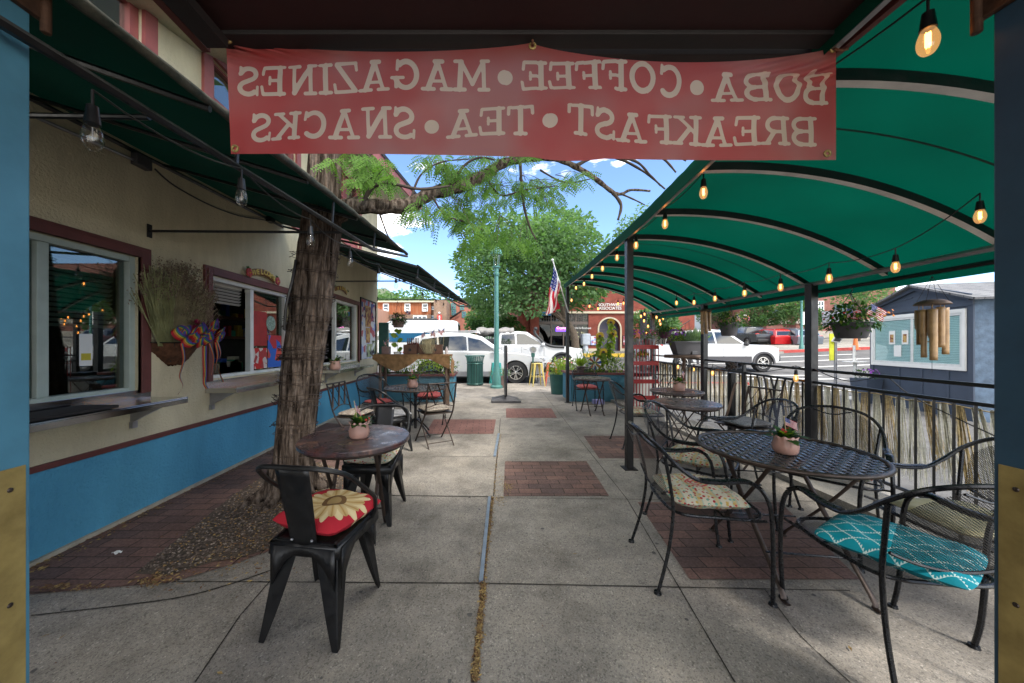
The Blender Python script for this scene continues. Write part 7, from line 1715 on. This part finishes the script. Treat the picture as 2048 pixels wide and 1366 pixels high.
B().bb(ac-.04,ac+.04,BY_+.26,BY_+.30,zb-.4,az).bb(arcw0,arcw1,BY_+.26,BY_+.30,az-.06,az).build('door_frame',M_GREYP,dr); B().bb(ac+.25,ac+.62,BY_+.27,BY_+.29,az-1.0,az-.45).build('door_glass',M_GLASSC2,dr)
B().bb(bx(1177),arcw0-.121,BY_-.05,BY_-.001,zb-.6,bz(697)).bb(arcw1+.121,bx(1258),BY_-.05,BY_-.001,zb-.6,bz(697)).build('stone_base',M_CREAMP,of)
for (a,c) in ((1180,1192),(1245,1254)):
    w_=B().bb(bx(a),bx(c),BY_-.06,BY_-.01,bz(691),bz(671)).build('poster_case',M_BLACKM,of); B().bb(bx(a)+.05,bx(c)-.05,BY_-.066,BY_-.061,bz(690),bz(672)).build('poster',M_POST[2],w_)
# storefronts
def storefront(x0,x1,n,nm):
    B().bb(x0,x1,BY_+1.6,BY_+1.7,zb-.4,bz(622)).bb(x0,x1,BY_+.1,BY_+1.6,zb-.4,zb-.3).build('shop_interior',PM('shop_dark',(.012,.011,.010),.9,0,.3,3),of)
    b=B(); z1=bz(649); b.bb(x0,x1,BY_+.05,BY_+.25,z1,z1+.25)
    for i in range(n+1): x=x0+(x1-x0)*i/n; b.bb(x-.05,x+.05,BY_+.06,BY_+.2,zb-.4,bz(622))
    for i in range(n*5): x=x0+(x1-x0)*i/(n*5); b.bb(x-.012,x+.012,BY_+.08,BY_+.12,z1+.25,bz(622))
    for k in (.33,.66): zz=z1+.25+(bz(622)-z1-.25)*k; b.bb(x0,x1,BY_+.085,BY_+.115,zz-.012,zz+.012)
    w_=b.build('shopfront',PM('shopfront_frame',(.10,.075,.06),.5),of); B().bb(x0,x1,BY_+.13,BY_+.14,zb-.3,bz(622)).build('pane',M_GLASSC,w_)
    b=B().bb(x0,x1,BY_+.02,BY_+.3,zb-.6,zb+.15); b.build('plinth',M_BRICKF,of)
storefront(bx(1078),bx(1177),4,'a'); storefront(bx(1285),bx(1355),3,'b')
b=B()
for i in range(26): x=random.uniform(bx(1145),bx(1176)); z=random.uniform(zb+.2,bz(660)); b.ball((x,BY_+.6,z),.05,6,4)
b.build('window_lights',emis('shop_lights',(1,.75,.4),5),of)
text('purple_sign','Crystal',.26,emis('neon_pink',(.9,.25,.6),2.2),of,frame_M((bx(1123),BY_-.02,bz(656)),(1,0,0),(0,0,1)),.01,sx=1.1)
B().rbox((bx(1125),BY_+.04,bz(659.5)),(1.1,.04,.30),.02).build('purple_panel',emis('neon_violet',(.12,.05,.6),1.6),of)
text('shop_lettering','Crystal & Boutique',.24,M_PAPER,of,frame_M((bx(1162),BY_+.0,bz(656)),(1,0,0),(0,0,1)),.01,sx=.9)
text('wall_lettering','SOUTHWEST\nASSOCIATES',.33,M_PAPER,of,frame_M((bx(1220),BY_-.04,bz(613.5)),(1,0,0),(0,0,1)),.02,bold=0)
B().bb(bx(1081),bx(1100),BY_-.5,BY_-.42,bz(632),bz(625)).build('blue_shop_sign',PM('sky_blue_sign',(.05,.25,.5),.5),of)
for i,(a,c) in enumerate(((1292,1302),(1306,1318),(1322,1334),(1338,1350))): frame_win(of,bx(a),bx(c),bz(660),bz(630),BY_-.02,2,4,M_GREYP)
st=thing('outdoor_stairs','black metal stairs with handrails behind the red rack, in front of the brick office','stairs',(bx(1300),25.5,zs(12,25.5)))
b=B()
for i in range(10): b.bb(.28*i-1.2,.28*i-.9,-.5,.5,.18*i,.18*i+.05)
b.build('treads',M_GREYP,st); 
for y in (-.5,.5): 
    b=B().tube([V(-1.2,y,.9),V(1.5,y,2.6)],.03,6)
    for i in range(10): b.tube([V(.28*i-1.1,y,.18*i),V(.28*i-1.1,y,.96+.18*i)],.015,4)
    b.build('handrail',M_BLACKM,st)
def kiosk(lab,px,Y,m): 
    x=(px-PX)*Y/F; t=thing('mail_kiosk',lab,'postbox',(x,Y,zs(x,Y)+.15)); B().rbox((0,0,1.05),(.62,.5,.85),.06).build('box',m,t,smooth=True); B().lathe([(.0001,0),(.30,0),(.24,.15),(.17,.62),(.0001,.64)],(0,0,0),12,cap=False).build('pedestal',m,t); return t
kiosk('pale grey drive-up box on a pedestal on the far pavement',1171,25.3,PM('kiosk_grey',(.38,.42,.48),.5))
# bench bits
# white-grey building far right of centre
Y2=52; X2=lambda px:(px-PX)*Y2/F; Z2=lambda py:CAMH-(py-PY)*Y2/F
gw=thing('grey_building','pale grey three-storey building with white paned windows behind the hanging basket','building',(0,0,0)); zb2=zg(30,52)
B().bb(X2(1425),X2(1552),Y2,Y2+10,zb2-2,Z2(560)).build('wall',PM('pale_render',(.46,.49,.50),.8,0,.1,.5),gw)
for (a,c) in ((1434,1448),(1455,1480),(1486,1502),(1506,1522),(1528,1546)):
    for (u0,u1) in ((628,619),(612,603),(598,588)): frame_win(gw,X2(a),X2(c),Z2(u0),Z2(u1),Y2-.05,3,2,M_PAPER,t=.10)
for (a,c) in ((1455,1480),(1486,1502)): frame_win(gw,X2(a),X2(c),Z2(664),Z2(648),Y2-.05,2,2,M_PAPER,t=.10)
B().bb(X2(1425)-.3,X2(1552)+.1,Y2-.2,Y2-.001,Z2(642),Z2(640)).build('string_course',M_PAPER,gw)
Y3=40; X3=lambda px:(px-PX)*Y3/F; Z3=lambda py:CAMH-(py-PY)*Y3/F; zb3=zg(36,40)
rb=thing('brick_block','large rose brick building with a pale stone band behind the parked cars','building',(0,0,0))
B().bb(X3(1533),X3(1580),Y3,Y3+12,zb3-3,Z3(530)).bb(X3(1580),X3(1775),Y3-.8,Y3+12,zb3-3,Z3(530)).build('wall',M_BRICKR,rb)
B().bb(X3(1533)-.1,X3(1579.9),Y3-.15,Y3-.001,Z3(648),Z3(641)).bb(X3(1580)-.1,X3(1775),Y3-.95,Y3-.801,Z3(648),Z3(640)).bb(X3(1533)-.1,X3(1775),Y3-1.0,Y3-.801,zb3-1,zb3+.75).build('stone_band',PM('pale_stone',(.36,.32,.27),.8,0,.2,2),rb)
for k in range(3): frame_win(rb,X3(1538+12*k),X3(1546+12*k),Z3(633),Z3(620),Y3-.04,1,1,PM('dark_green_frame',(.05,.08,.07),.5),t=.08)
for k in range(2): frame_win(rb,X3(1583+40*k),X3(1592+40*k),Z3(622),Z3(605),Y3-.85,2,2,M_PAPER,t=.08)
frame_win(rb,X3(1655),X3(1690),Z3(632),Z3(612),Y3-.85,4,2,PM('dark_green_frame',(.05,.08,.07),.5),t=.08)
# rusty building left
Y4=44; X4=lambda px:(px-PX)*Y4/F; Z4=lambda py:CAMH-(py-PY)*Y4/F; zb4=zg(0,44)
ru=thing('rusty_building','long old building with rust-red corrugated upper walls and small air-conditioned windows','building',(0,0,0))
def rustmat():
    b=NB('rusty_corrugated'); p=b.bsdf(.85,.1,.2); v=b.obj(); mp=b.n('ShaderNodeMapping'); mp.inputs['Scale'].default_value=(3.0,1,.25); b.l(v,mp.inputs[0])
    c=b.ramp(b.noise(1.5,6,mp.outputs[0],.7),[(.3,(.16,.045,.02)),(.5,(.30,.10,.045)),(.62,(.33,.17,.09)),(.75,(.40,.36,.32))]); b.l(c,p.inputs['Base Color'])
    s=b.sep(v); b.bump(b.math('SINE',b.math('MULTIPLY',s[0],40.0)),p,.4,.02); return b.m
M_RUST=rustmat()
B().bb(X4(640),X4(862),Y4,Y4+10,zb4-2,Z4(629)).bb(X4(862),X4(873),Y4+.4,Y4+10,zb4-2,Z4(603)).build('lower_wall',M_TAN,ru)
B().bb(X4(640),X4(862),Y4+.01,Y4+10,Z4(629),Z4(605)).build('upper_wall',M_RUST,ru)
B().bb(X4(640),X4(873),Y4-.3,Y4+10,Z4(605),Z4(602)).build('parapet',M_CREAMP,ru)
for k,px in enumerate((690,730,768,811,846)):
    w_=frame_win(ru,X4(px),X4(px+8),Z4(621),Z4(609),Y4-.03,1,2,M_PAPER,t=.12); B().bb(X4(px)+.08,X4(px+8)-.08,Y4-.35,Y4-.05,Z4(623.5),Z4(619.5)).build('air_conditioner',M_PAPER,w_)
for z in ((618,614),(636,632)): frame_win(ru,X4(861),X4(870),Z4(z[0]),Z4(z[1]),Y4+.3,1,1,M_PAPER,t=.1)
frame_win(ru,X4(828),X4(852),Z4(641),Z4(633),Y4-.03,3,1,M_PAPER,t=.12)
B().bb(X4(700),X4(778),Y4-5,Y4-.1,zb4-2,Z4(624)).build('lean_to',PM('salmon_render',(.42,.24,.17),.8,0,.15,1),ru)
tw=thing('brick_tower','tan brick tower with a vertical red sign','building',(0,0,0)); B().bb(X4(870),X4(895),Y4-1.0,Y4+6,zb4-2,Z4(602)).build('wall',M_TAN,tw)
sg_=B().bb(X4(877),X4(886),Y4-1.15,Y4-1.001,Z4(664),Z4(631)).build('sign_board',PM('sign_red',(.5,.05,.04),.5),tw)
for i,ch in enumerate('RENTAL'): text('sign_letter',ch,.36,M_PAPER,sg_,frame_M((X4(881.5),Y4-1.17,Z4(635+4.6*i)),(1,0,0),(0,0,1)),.01,bold=.01)
B().ball((X4(881),Y4-1.1,Z4(627.5)),.14).build('sign_lamp',M_PAPER,tw)
rh=thing('red_house','red brick building with teal-framed windows and an outside stair behind the tower','building',(0,0,0)); B().bb(X4(896),X4(960),Y4+3,Y4+12,zb4-2,Z4(597)).build('wall',PM('faded_red_brick',(.34,.13,.09),.9,0,.2,2),rh)
for (a,c,z0,z1) in ((899,906,612,602),(900,907,625,616),(918,924,614,606),(922,928,630,620)): frame_win(rh,X4(a),X4(c),Z4(z0),Z4(z1),Y4+2.95,1,2,PM('teal_frame',(.06,.22,.20),.6),t=.1)
B().tube([V(X4(896),Y4+2.6,Z4(634)),V(X4(920),Y4+2.6,Z4(618))],.12,4).build('stair_rail',M_BLACKM,rh)
yd=thing('yard_fence','low green slatted yard fence and stacked crates behind the cargo bag','fence',(X4(920),34,zs(0,34)))
b=B()
for i in range(22): b.bb(-1.2+.24*i,-1.05+.24*i,-.03,.03,0,1.7)
b.bb(-1.2,4.1,-.05,-.03,.4,.5).bb(-1.2,4.1,-.05,-.03,1.3,1.4); b.build('slats',PM('yard_green',(.10,.22,.12),.8,0,.4,4),yd)
# distant hills
def ridge(nm,y,x0,x1,h,seed,m):
    xs_=lin(x0,x1,120); b=B(); n=len(xs_); V_=[]
    for j in range(7):
        for x in xs_: 
            q=j/6; hh=h*(.75+.35*mnoise.noise(Vector((x*.012,seed,0)))+.12*mnoise.noise(Vector((x*.06,seed,3)))+.03*mnoise.noise(Vector((x*.4,seed,9))))
            V_.append((x,y+q*h*2.0,zg(0,min(y,300))+hh*q**.8+.02*h*mnoise.noise(Vector((x*.1,q*9,seed)))))
    b.add(V_,[(j*n+i,j*n+i+1,(j+1)*n+i+1,(j+1)*n+i) for j in range(6) for i in range(n-1)]); struct(b.build(nm,m,smooth=True))
M_HILL=PM('scrub_hillside',(.17,.17,.13),.95,0,.4,.06,1,.3,col2=(.07,.12,.045))
ridge('hills',260,-420,520,52,3.1,M_HILL)
# ---------------- trees ----------------
def crown(b,c,r3,n,size,m2=None,seed=0,hole=.35):
    c=Vector(c); rr=random.Random(seed)
    for i in range(n):
        while True:
            q=V(rr.uniform(-1,1),rr.uniform(-1,1),rr.uniform(-1,1)); l=q.length
            if l<1 and rr.random()<l**1.5+.05: break
        if mnoise.noise(V(q.x*2.2+seed,q.y*2.2,q.z*2.2+seed*.7))<-hole: continue
        p=c+V(q.x*r3[0],q.y*r3[1],q.z*r3[2]); s=size*rr.uniform(.5,1.25)
        d=V(q.x+rr.gauss(0,.6),q.y+rr.gauss(0,.6),q.z*.4-.15+rr.gauss(0,.4)).normalized(); u=d.cross(V(rr.gauss(0,1),rr.gauss(0,1),rr.gauss(0,1)))
        if u.length<1e-3: continue
        u.normalize(); k=len(b.v); b.v+=[tuple(p-u*s*.10),tuple(p+d*s*.5-u*s*.28),tuple(p+d*s),tuple(p+d*s*.5+u*s*.28)]; b.f.append((k,k+1,k+2,k+3))
def tree(label,base,h,rx,rz_,n,size,mat,bark=M_BARK2,trunk_r=.2,lobes=12,seed=1,name='street_tree',tp=None,low=.35,grp=None):
    rr=random.Random(seed); base=Vector(base); t=thing(name,label,'tree',base,0,grp)
    cz=h-rz_; P=tp or [V(0,0,-.1),V(.05*h*.2,0,h*.2),V(.0,0,cz*.8),V(.1,0,cz+rz_*.3)]
    tb=B().tube(smoothpts(P,4),[trunk_r*(1-.7*i/(len(smoothpts(P,4))-1)) for i in range(len(smoothpts(P,4)))],10)
    top=Vector(P[2]); cr=B()
    for k in range(lobes):
        a=2*PI*k/lobes*1.618*2; e=rr.uniform(-.75,.95); q=V(math.cos(a)*math.sqrt(1-e*e*.8),math.sin(a)*math.sqrt(1-e*e*.8),e)
        c=V(q.x*rx*.66,q.y*rx*.66,cz+q.z*rz_*.66); f=rr.uniform(.34,.50)
        tb.tube(smoothpts([Vector(P[1]).lerp(top,rr.uniform(.3,1)),(top+c)/2+V(0,0,rz_*.05),c],3),[trunk_r*.38*(1-.12*i) for i in range(7)],5)
        crown(cr,c,(rx*f,rx*f,rz_*f*.8),n//lobes,size,seed=seed*7+k)
    tb.build('trunk',bark,t,smooth=True); cr.build('crown',mat,t); return t
x,y=5.95,23.2
tree('large rounded honey-locust tree rising behind the green lamp post across the street',(3.05,22.8,zs(3.6,22.8)),9.9,5.15,4.1,34000,.28,M_LEAF,trunk_r=.30,lobes=30,seed=4,tp=[V(2.95,0,-.2),V(2.8,0,1.8),V(1.4,0,3.6),V(.4,0,6.5)])
tree('dark shrub-like tree left of the brick office, under the big crown',(-.2+1.6,27.0,zs(0,27)),3.4,1.6,1.5,3500,.22,M_LEAFD,trunk_r=.10,lobes=8,seed=9)
tree('bushy tree at left of the big rounded tree near the red house',(-.6,31,zs(0,31)),5.2,1.3,2.0,3000,.32,M_LEAF,trunk_r=.15,lobes=10,seed=12)
for i,(px,Y,h,rx,rz_,lab) in enumerate([(1519,33,4.9,1.45,1.9,'small rounded street tree between the grey building and the brick block'),(1602,31,5.6,1.7,2.5,'street tree in front of the rose brick block, left of the big charcoal basket'),(1718,30,6.6,3.0,2.6,'yellow-green spreading tree behind the big charcoal hanging basket'),(1422,47,6.5,2.0,2.6,'tree beside the left edge of the pale grey building')]):
    x=(px-PX)*Y/F; tree(lab,(x,Y,zs(x,Y)),h,rx,rz_,4200,.26,M_LEAF if i!=2 else M_LEAFY2 if False else M_LEAF,trunk_r=.10,lobes=11,seed=20+i)
tree('feathery tree growing behind the red wire rack, in front of the brick office',((1310-PX)*24.8/F,24.8,zs(12,24.8)),3.6,1.7,1.4,3000,.24,M_LEAF,trunk_r=.09,lobes=8,seed=41)
tree('tall loose tree rising just behind the far edge of the canopy',((1290-PX)*30/F,31,zs(14,30)),13.5,2.4,4.5,2600,.34,M_LEAF,trunk_r=.16,lobes=9,seed=51)
# woods on the hill foot: reads as one mass
b=B()
for k in range(30): x=random.uniform(-60,-2); crown(b,(x,75+random.uniform(0,30),zg(0,75)+8.2),(5,4,3.6),380,1.0,seed=100+k)
o=b.build('far_woods',M_LEAF); o['kind']='stuff'
# ---------------- near honey locust ----------------
YT=3.12
loc_=thing('locust_tree','rough-barked honey locust in front of the cafe wall, its trunk wrapped with light wires','tree',G(586,990))
tp=[(584,1010,40),(587,930,38),(592,860,37),(600,780,38),(610,700,39),(622,620,39),(632,540,40),(640,470,41),(646,400,35),(650,340,34),(655,270,33),(668,150,30),(690,0,26),(700,-160,20)]
PTS=[(at(a,c,YT),r*YT/F) for a,c,r in tp]
cpts=smoothpts([p for p,_ in PTS],10); rads=[]
for i in range(len(cpts)):
    q=i/(len(cpts)-1)*(len(PTS)-1); k=min(len(PTS)-2,int(q)); rads.append(PTS[k][1]*(1-(q-k))+PTS[k+1][1]*(q-k))
b=B(); nu=110; vs=[]
for j,(p,r) in enumerate(zip(cpts,rads)):
    for sub in (0,):
        for k in range(nu):
            a=2*PI*k/nu; zc_=p.z
            n1=mnoise.noise(V(math.cos(a)*3.2,math.sin(a)*3.2,zc_*1.1)); n2=mnoise.noise(V(math.cos(a)*9+.3*math.sin(zc_*3),math.sin(a)*9,zc_*1.3)); n3=mnoise.noise(V(math.cos(a)*22,math.sin(a)*22,zc_*4))
            rr=r*.87*(1+.08*n1+.26*(min(.32,abs(n2))-.16)*2.0+.05*n3)*(1+.25*math.exp(-j/5.0)*abs(math.sin(a*2.5+1)))
            vs.append((p.x+math.cos(a)*rr,p.y+math.sin(a)*rr,p.z))
m=len(cpts); b.add(vs,[(j*nu+k,j*nu+(k+1)%nu,(j+1)*nu+(k+1)%nu,(j+1)*nu+k) for j in range(m-1) for k in range(nu)]); b.build('trunk',M_BARK,loc_,world=True,smooth='all')
for k,(ang,ln) in enumerate(((-2.6,.42),(-1.9,.34),(-1.1,.40),(-.4,.32),(.5,.4),(2.4,.4),(3.0,.34))):
    c0_=cpts[0]; P=[V(c0_.x+math.cos(ang)*.10,c0_.y+math.sin(ang)*.10,.26),V(c0_.x+math.cos(ang)*.17,c0_.y+math.sin(ang)*.17,.09),V(c0_.x+math.cos(ang+.1)*ln*.75,c0_.y+math.sin(ang+.1)*ln*.75,.02),V(c0_.x+math.cos(ang+.25)*ln*1.1,c0_.y+math.sin(ang+.25)*ln*1.1,-.02)]
    P=smoothpts(P,5); B().tube(P,[.085*(1-i/len(P))+.012 for i in range(len(P))],10).build('root',M_BARK,loc_,world=True,smooth='all')
limb=[(648,450,3.12,24),(700,413,3.2,17),(760,413,3.35,15),(818,410,3.5,14),(860,388,3.7,13),(918,373,3.9,12.5),(970,350,4.05,11),(1008,326,4.2,9),(1060,316,4.3,7.5),(1110,317,4.4,6),(1150,333,4.5,5.5),(1190,357,4.6,5),(1225,384,4.7,4),(1243,388,4.7,3),(1262,380,4.75,2.5),(1300,382,4.8,2)]
def limbtube(pts,mat,nm,par=loc_):
    P=[at(a,c,y) for a,c,y,_ in pts]; S_=smoothpts(P,6); rs=[]
    for i in range(len(S_)):
        q=i/(len(S_)-1)*(len(P)-1); k=min(len(P)-2,int(q)); rs.append((pts[k][3]*(1-(q-k))+pts[k+1][3]*(q-k))*pts[k][2]/F*(1+.10*math.sin(i*1.7)))
    B().tube(S_,rs,10).build(nm,mat,par,world=True,smooth='all'); return S_
limbtube(limb,M_BARK,'limb')
subs=[[(1225,384,4.7,4),(1242,410,4.7,3),(1236,440,4.7,2)],[(1150,333,4.5,4),(1195,312,4.6,3),(1240,318,4.6,3),(1290,345,4.65,2),(1330,378,4.7,1.5)],[(1130,300,4.5,3),(1210,312,4.5,3),(1270,322,4.5,2.5),(1300,350,4.6,2),(1322,372,4.6,1.5)],
 [(1290,290,4.5,3),(1330,320,4.5,2.5),(1352,345,4.5,1.5)],[(1340,300,4.5,2.5),(1372,322,4.5,1.5)],[(1243,388,4.7,2),(1270,400,4.7,1.5),(1290,410,4.7,1)],
 [(722,412,3.2,5),(745,375,3.2,4),(780,367,3.2,3),(840,378,3.3,3),(900,372,3.5,2)],[(745,378,3.2,3),(750,330,3.2,2.5),(725,300,3.2,2)],[(748,372,3.2,2),(760,345,3.2,2),(735,320,3.1,1.5)],
 [(866,395,3.6,2.5),(890,430,3.6,2),(935,445,3.7,1.5),(965,460,3.7,1)],[(1040,320,4.2,3),(1046,400,4.2,3),(1058,450,4.2,2),(1075,485,4.2,1.2)],[(970,350,4.05,2.5),(1000,390,4.1,2),(1050,380,4.1,1.5),(1110,372,4.1,1)],
 [(900,372,3.8,3),(930,330,3.8,2.5),(960,315,3.8,2),(990,320,3.8,1.5)],[(820,405,3.5,2.5),(840,352,3.5,2),(880,325,3.5,1.5),(940,318,3.5,1)],[(760,430,3.3,2),(775,470,3.3,1.5),(783,480,3.3,1)],[(1080,340,4.3,2),(1130,365,4.3,1.5),(1180,358,4.3,1)]]
TW=[]
for s in subs: TW.append(limbtube(s,M_TWIG,'twig'))
def pinnate(b,p,d,L_=.16,n=11,w_=.020):
    n=7; L_*=1.15; w_*=1.15
    d=Vector(d).normalized(); side=d.cross(V(random.gauss(0,.4),random.gauss(0,.4)-1,.2)).normalized(); up=side.cross(d); q=Vector(p)
    for k in range(n):
        t_=k/n; dd=(d+V(0,0,-.55*t_)).normalized(); q=q+dd*L_/n
        for s in (-1,1):
            l=w_*1.5*(1-.5*abs(t_-.45)); e=(side*s+dd*.45).normalized(); a=q+e*l; m_=q+e*l*.5; wv=dd*l*.34
            k0=len(b.v); b.v+=[tuple(q),tuple(m_-wv),tuple(a),tuple(m_+wv)]; b.f.append((k0,k0+1,k0+2,k0+3))
lb1=B(); tws=B(); random.seed(5)
REG=[(735,345,30,28,3.2,26,(700,400)),(762,330,25,20,3.2,12,(745,375)),(870,320,40,12,3.6,26,(880,350)),(905,345,35,25,3.8,32,(900,375)),(850,415,45,25,3.6,34,(850,395)),(905,430,45,30,3.8,40,(900,390)),(945,360,45,28,4.0,36,(960,360)),(940,410,40,30,4.0,34,(940,380)),(1000,380,45,25,4.1,34,(1000,370)),(985,345,35,18,4.1,20,(1000,335)),(1060,375,40,22,4.2,34,(1040,350)),(1090,395,28,18,4.2,18,(1060,370)),(1110,370,40,16,4.2,22,(1060,360)),(1150,352,30,12,4.3,12,(1110,350)),(960,455,30,16,3.8,14,(935,440)),(930,490,12,14,3.8,8,(940,460)),(1010,470,45,24,4.0,24,(1000,430)),(1050,480,20,16,4.1,10,(1050,440)),(660,320,14,8,2.95,5,(650,330)),(1000,312,70,8,4.1,22,(1000,330)),(780,360,20,15,3.2,8,(760,360)),(725,312,28,10,3.1,14,(735,330))]
for cx_,cy_,rx_,ry_,Y,n,org in REG:
    o_=at(org[0],org[1],Y)
    for i in range(int(n*1.05)):
        a=random.uniform(0,2*PI); q=math.sqrt(random.random()); p=at(cx_+rx_*q*math.cos(a),cy_+ry_*q*math.sin(a),Y+random.gauss(0,.18))
        d=(p-o_); d.z*=.3; d=V(d.x*1.2+random.gauss(0,.12),d.y+random.gauss(0,.15),-.10-abs(random.gauss(0,.18)))
        pinnate(lb1,p,d,random.uniform(.11,.19),random.choice([9,10,12]),random.uniform(.017,.023))
        if i%4==0: tws.tube(smoothpts([o_,(o_+p)/2+V(random.gauss(0,.02),random.gauss(0,.04),.02),p],3),.0028,4,cap=False)
        pinnate(lb1,p+V(random.gauss(0,.02),0,0),V(-d.x+random.gauss(0,.1),d.y,-.18),random.uniform(.10,.15),9,.018)
lb1.build('crown',M_LOC,loc_,world=True); tws.build('twig',M_TWIG,loc_,world=True)
# rest of the crown, above the picture
b=B()
rr=random.Random(77); k=0
while k<13:
    Y=rr.uniform(3.0,9.0); X=rr.uniform(-.62*Y,.42*Y); z=CAMH+rr.uniform(.80,1.25)*Y+.5
    if z>10: continue
    crown(b,(X,Y,z),(1.0,.9,.55),420,.26,seed=200+k); k+=1
b.build('upper_crown',M_LOC,loc_,world=True)
# light wires wound round the trunk
wl=thing('trunk_lights','thin brown wires of small lights wound round the rough trunk','string lights',(G(586,990)))
b=B()
for (yy,n_) in [(520,2),(545,2),(600,3),(640,2),(655,2),(700,3),(716,3),(722,2),(745,2),(770,2),(800,3),(806,2),(850,2),(868,1),(905,1)]:
    for q in range(n_):
        y0=yy+random.uniform(-6,6); c=None
        for i,p in enumerate(cpts):
            if PY-(p.z-CAMH)*F/p.y<y0: c=i; break
        p=cpts[c]; r=rads[c]*1.07; tl=random.uniform(-.03,.03); ph=random.uniform(0,6)
        b.tube([V(p.x+math.cos(a)*r*(1+.03*math.sin(a*5+ph)),p.y+math.sin(a)*r,p.z+tl*math.cos(a+ph)+.006*math.sin(a*4+ph)) for a in [2*PI*i/30 for i in range(31)]],.0026,4,cap=False)
        for k in range(5): a=random.uniform(PI,2*PI); b.tube([V(p.x+math.cos(a)*r,p.y+math.sin(a)*r,p.z),V(p.x+math.cos(a)*(r+.03),p.y+math.sin(a)*(r+.03),p.z+random.uniform(-.02,.03))],.003,4)
b.build('wire',M_BRNM,wl,world=True)
b=B().tube(smoothpts([at(592,520,2.97),at(585,560,2.93),at(573,610,2.93),at(569,660,2.95)],4),.012,6); tag(b.build('black_cable',M_BLACKM,smooth=True),'thick black cable hanging down the left side of the rough trunk','cable')
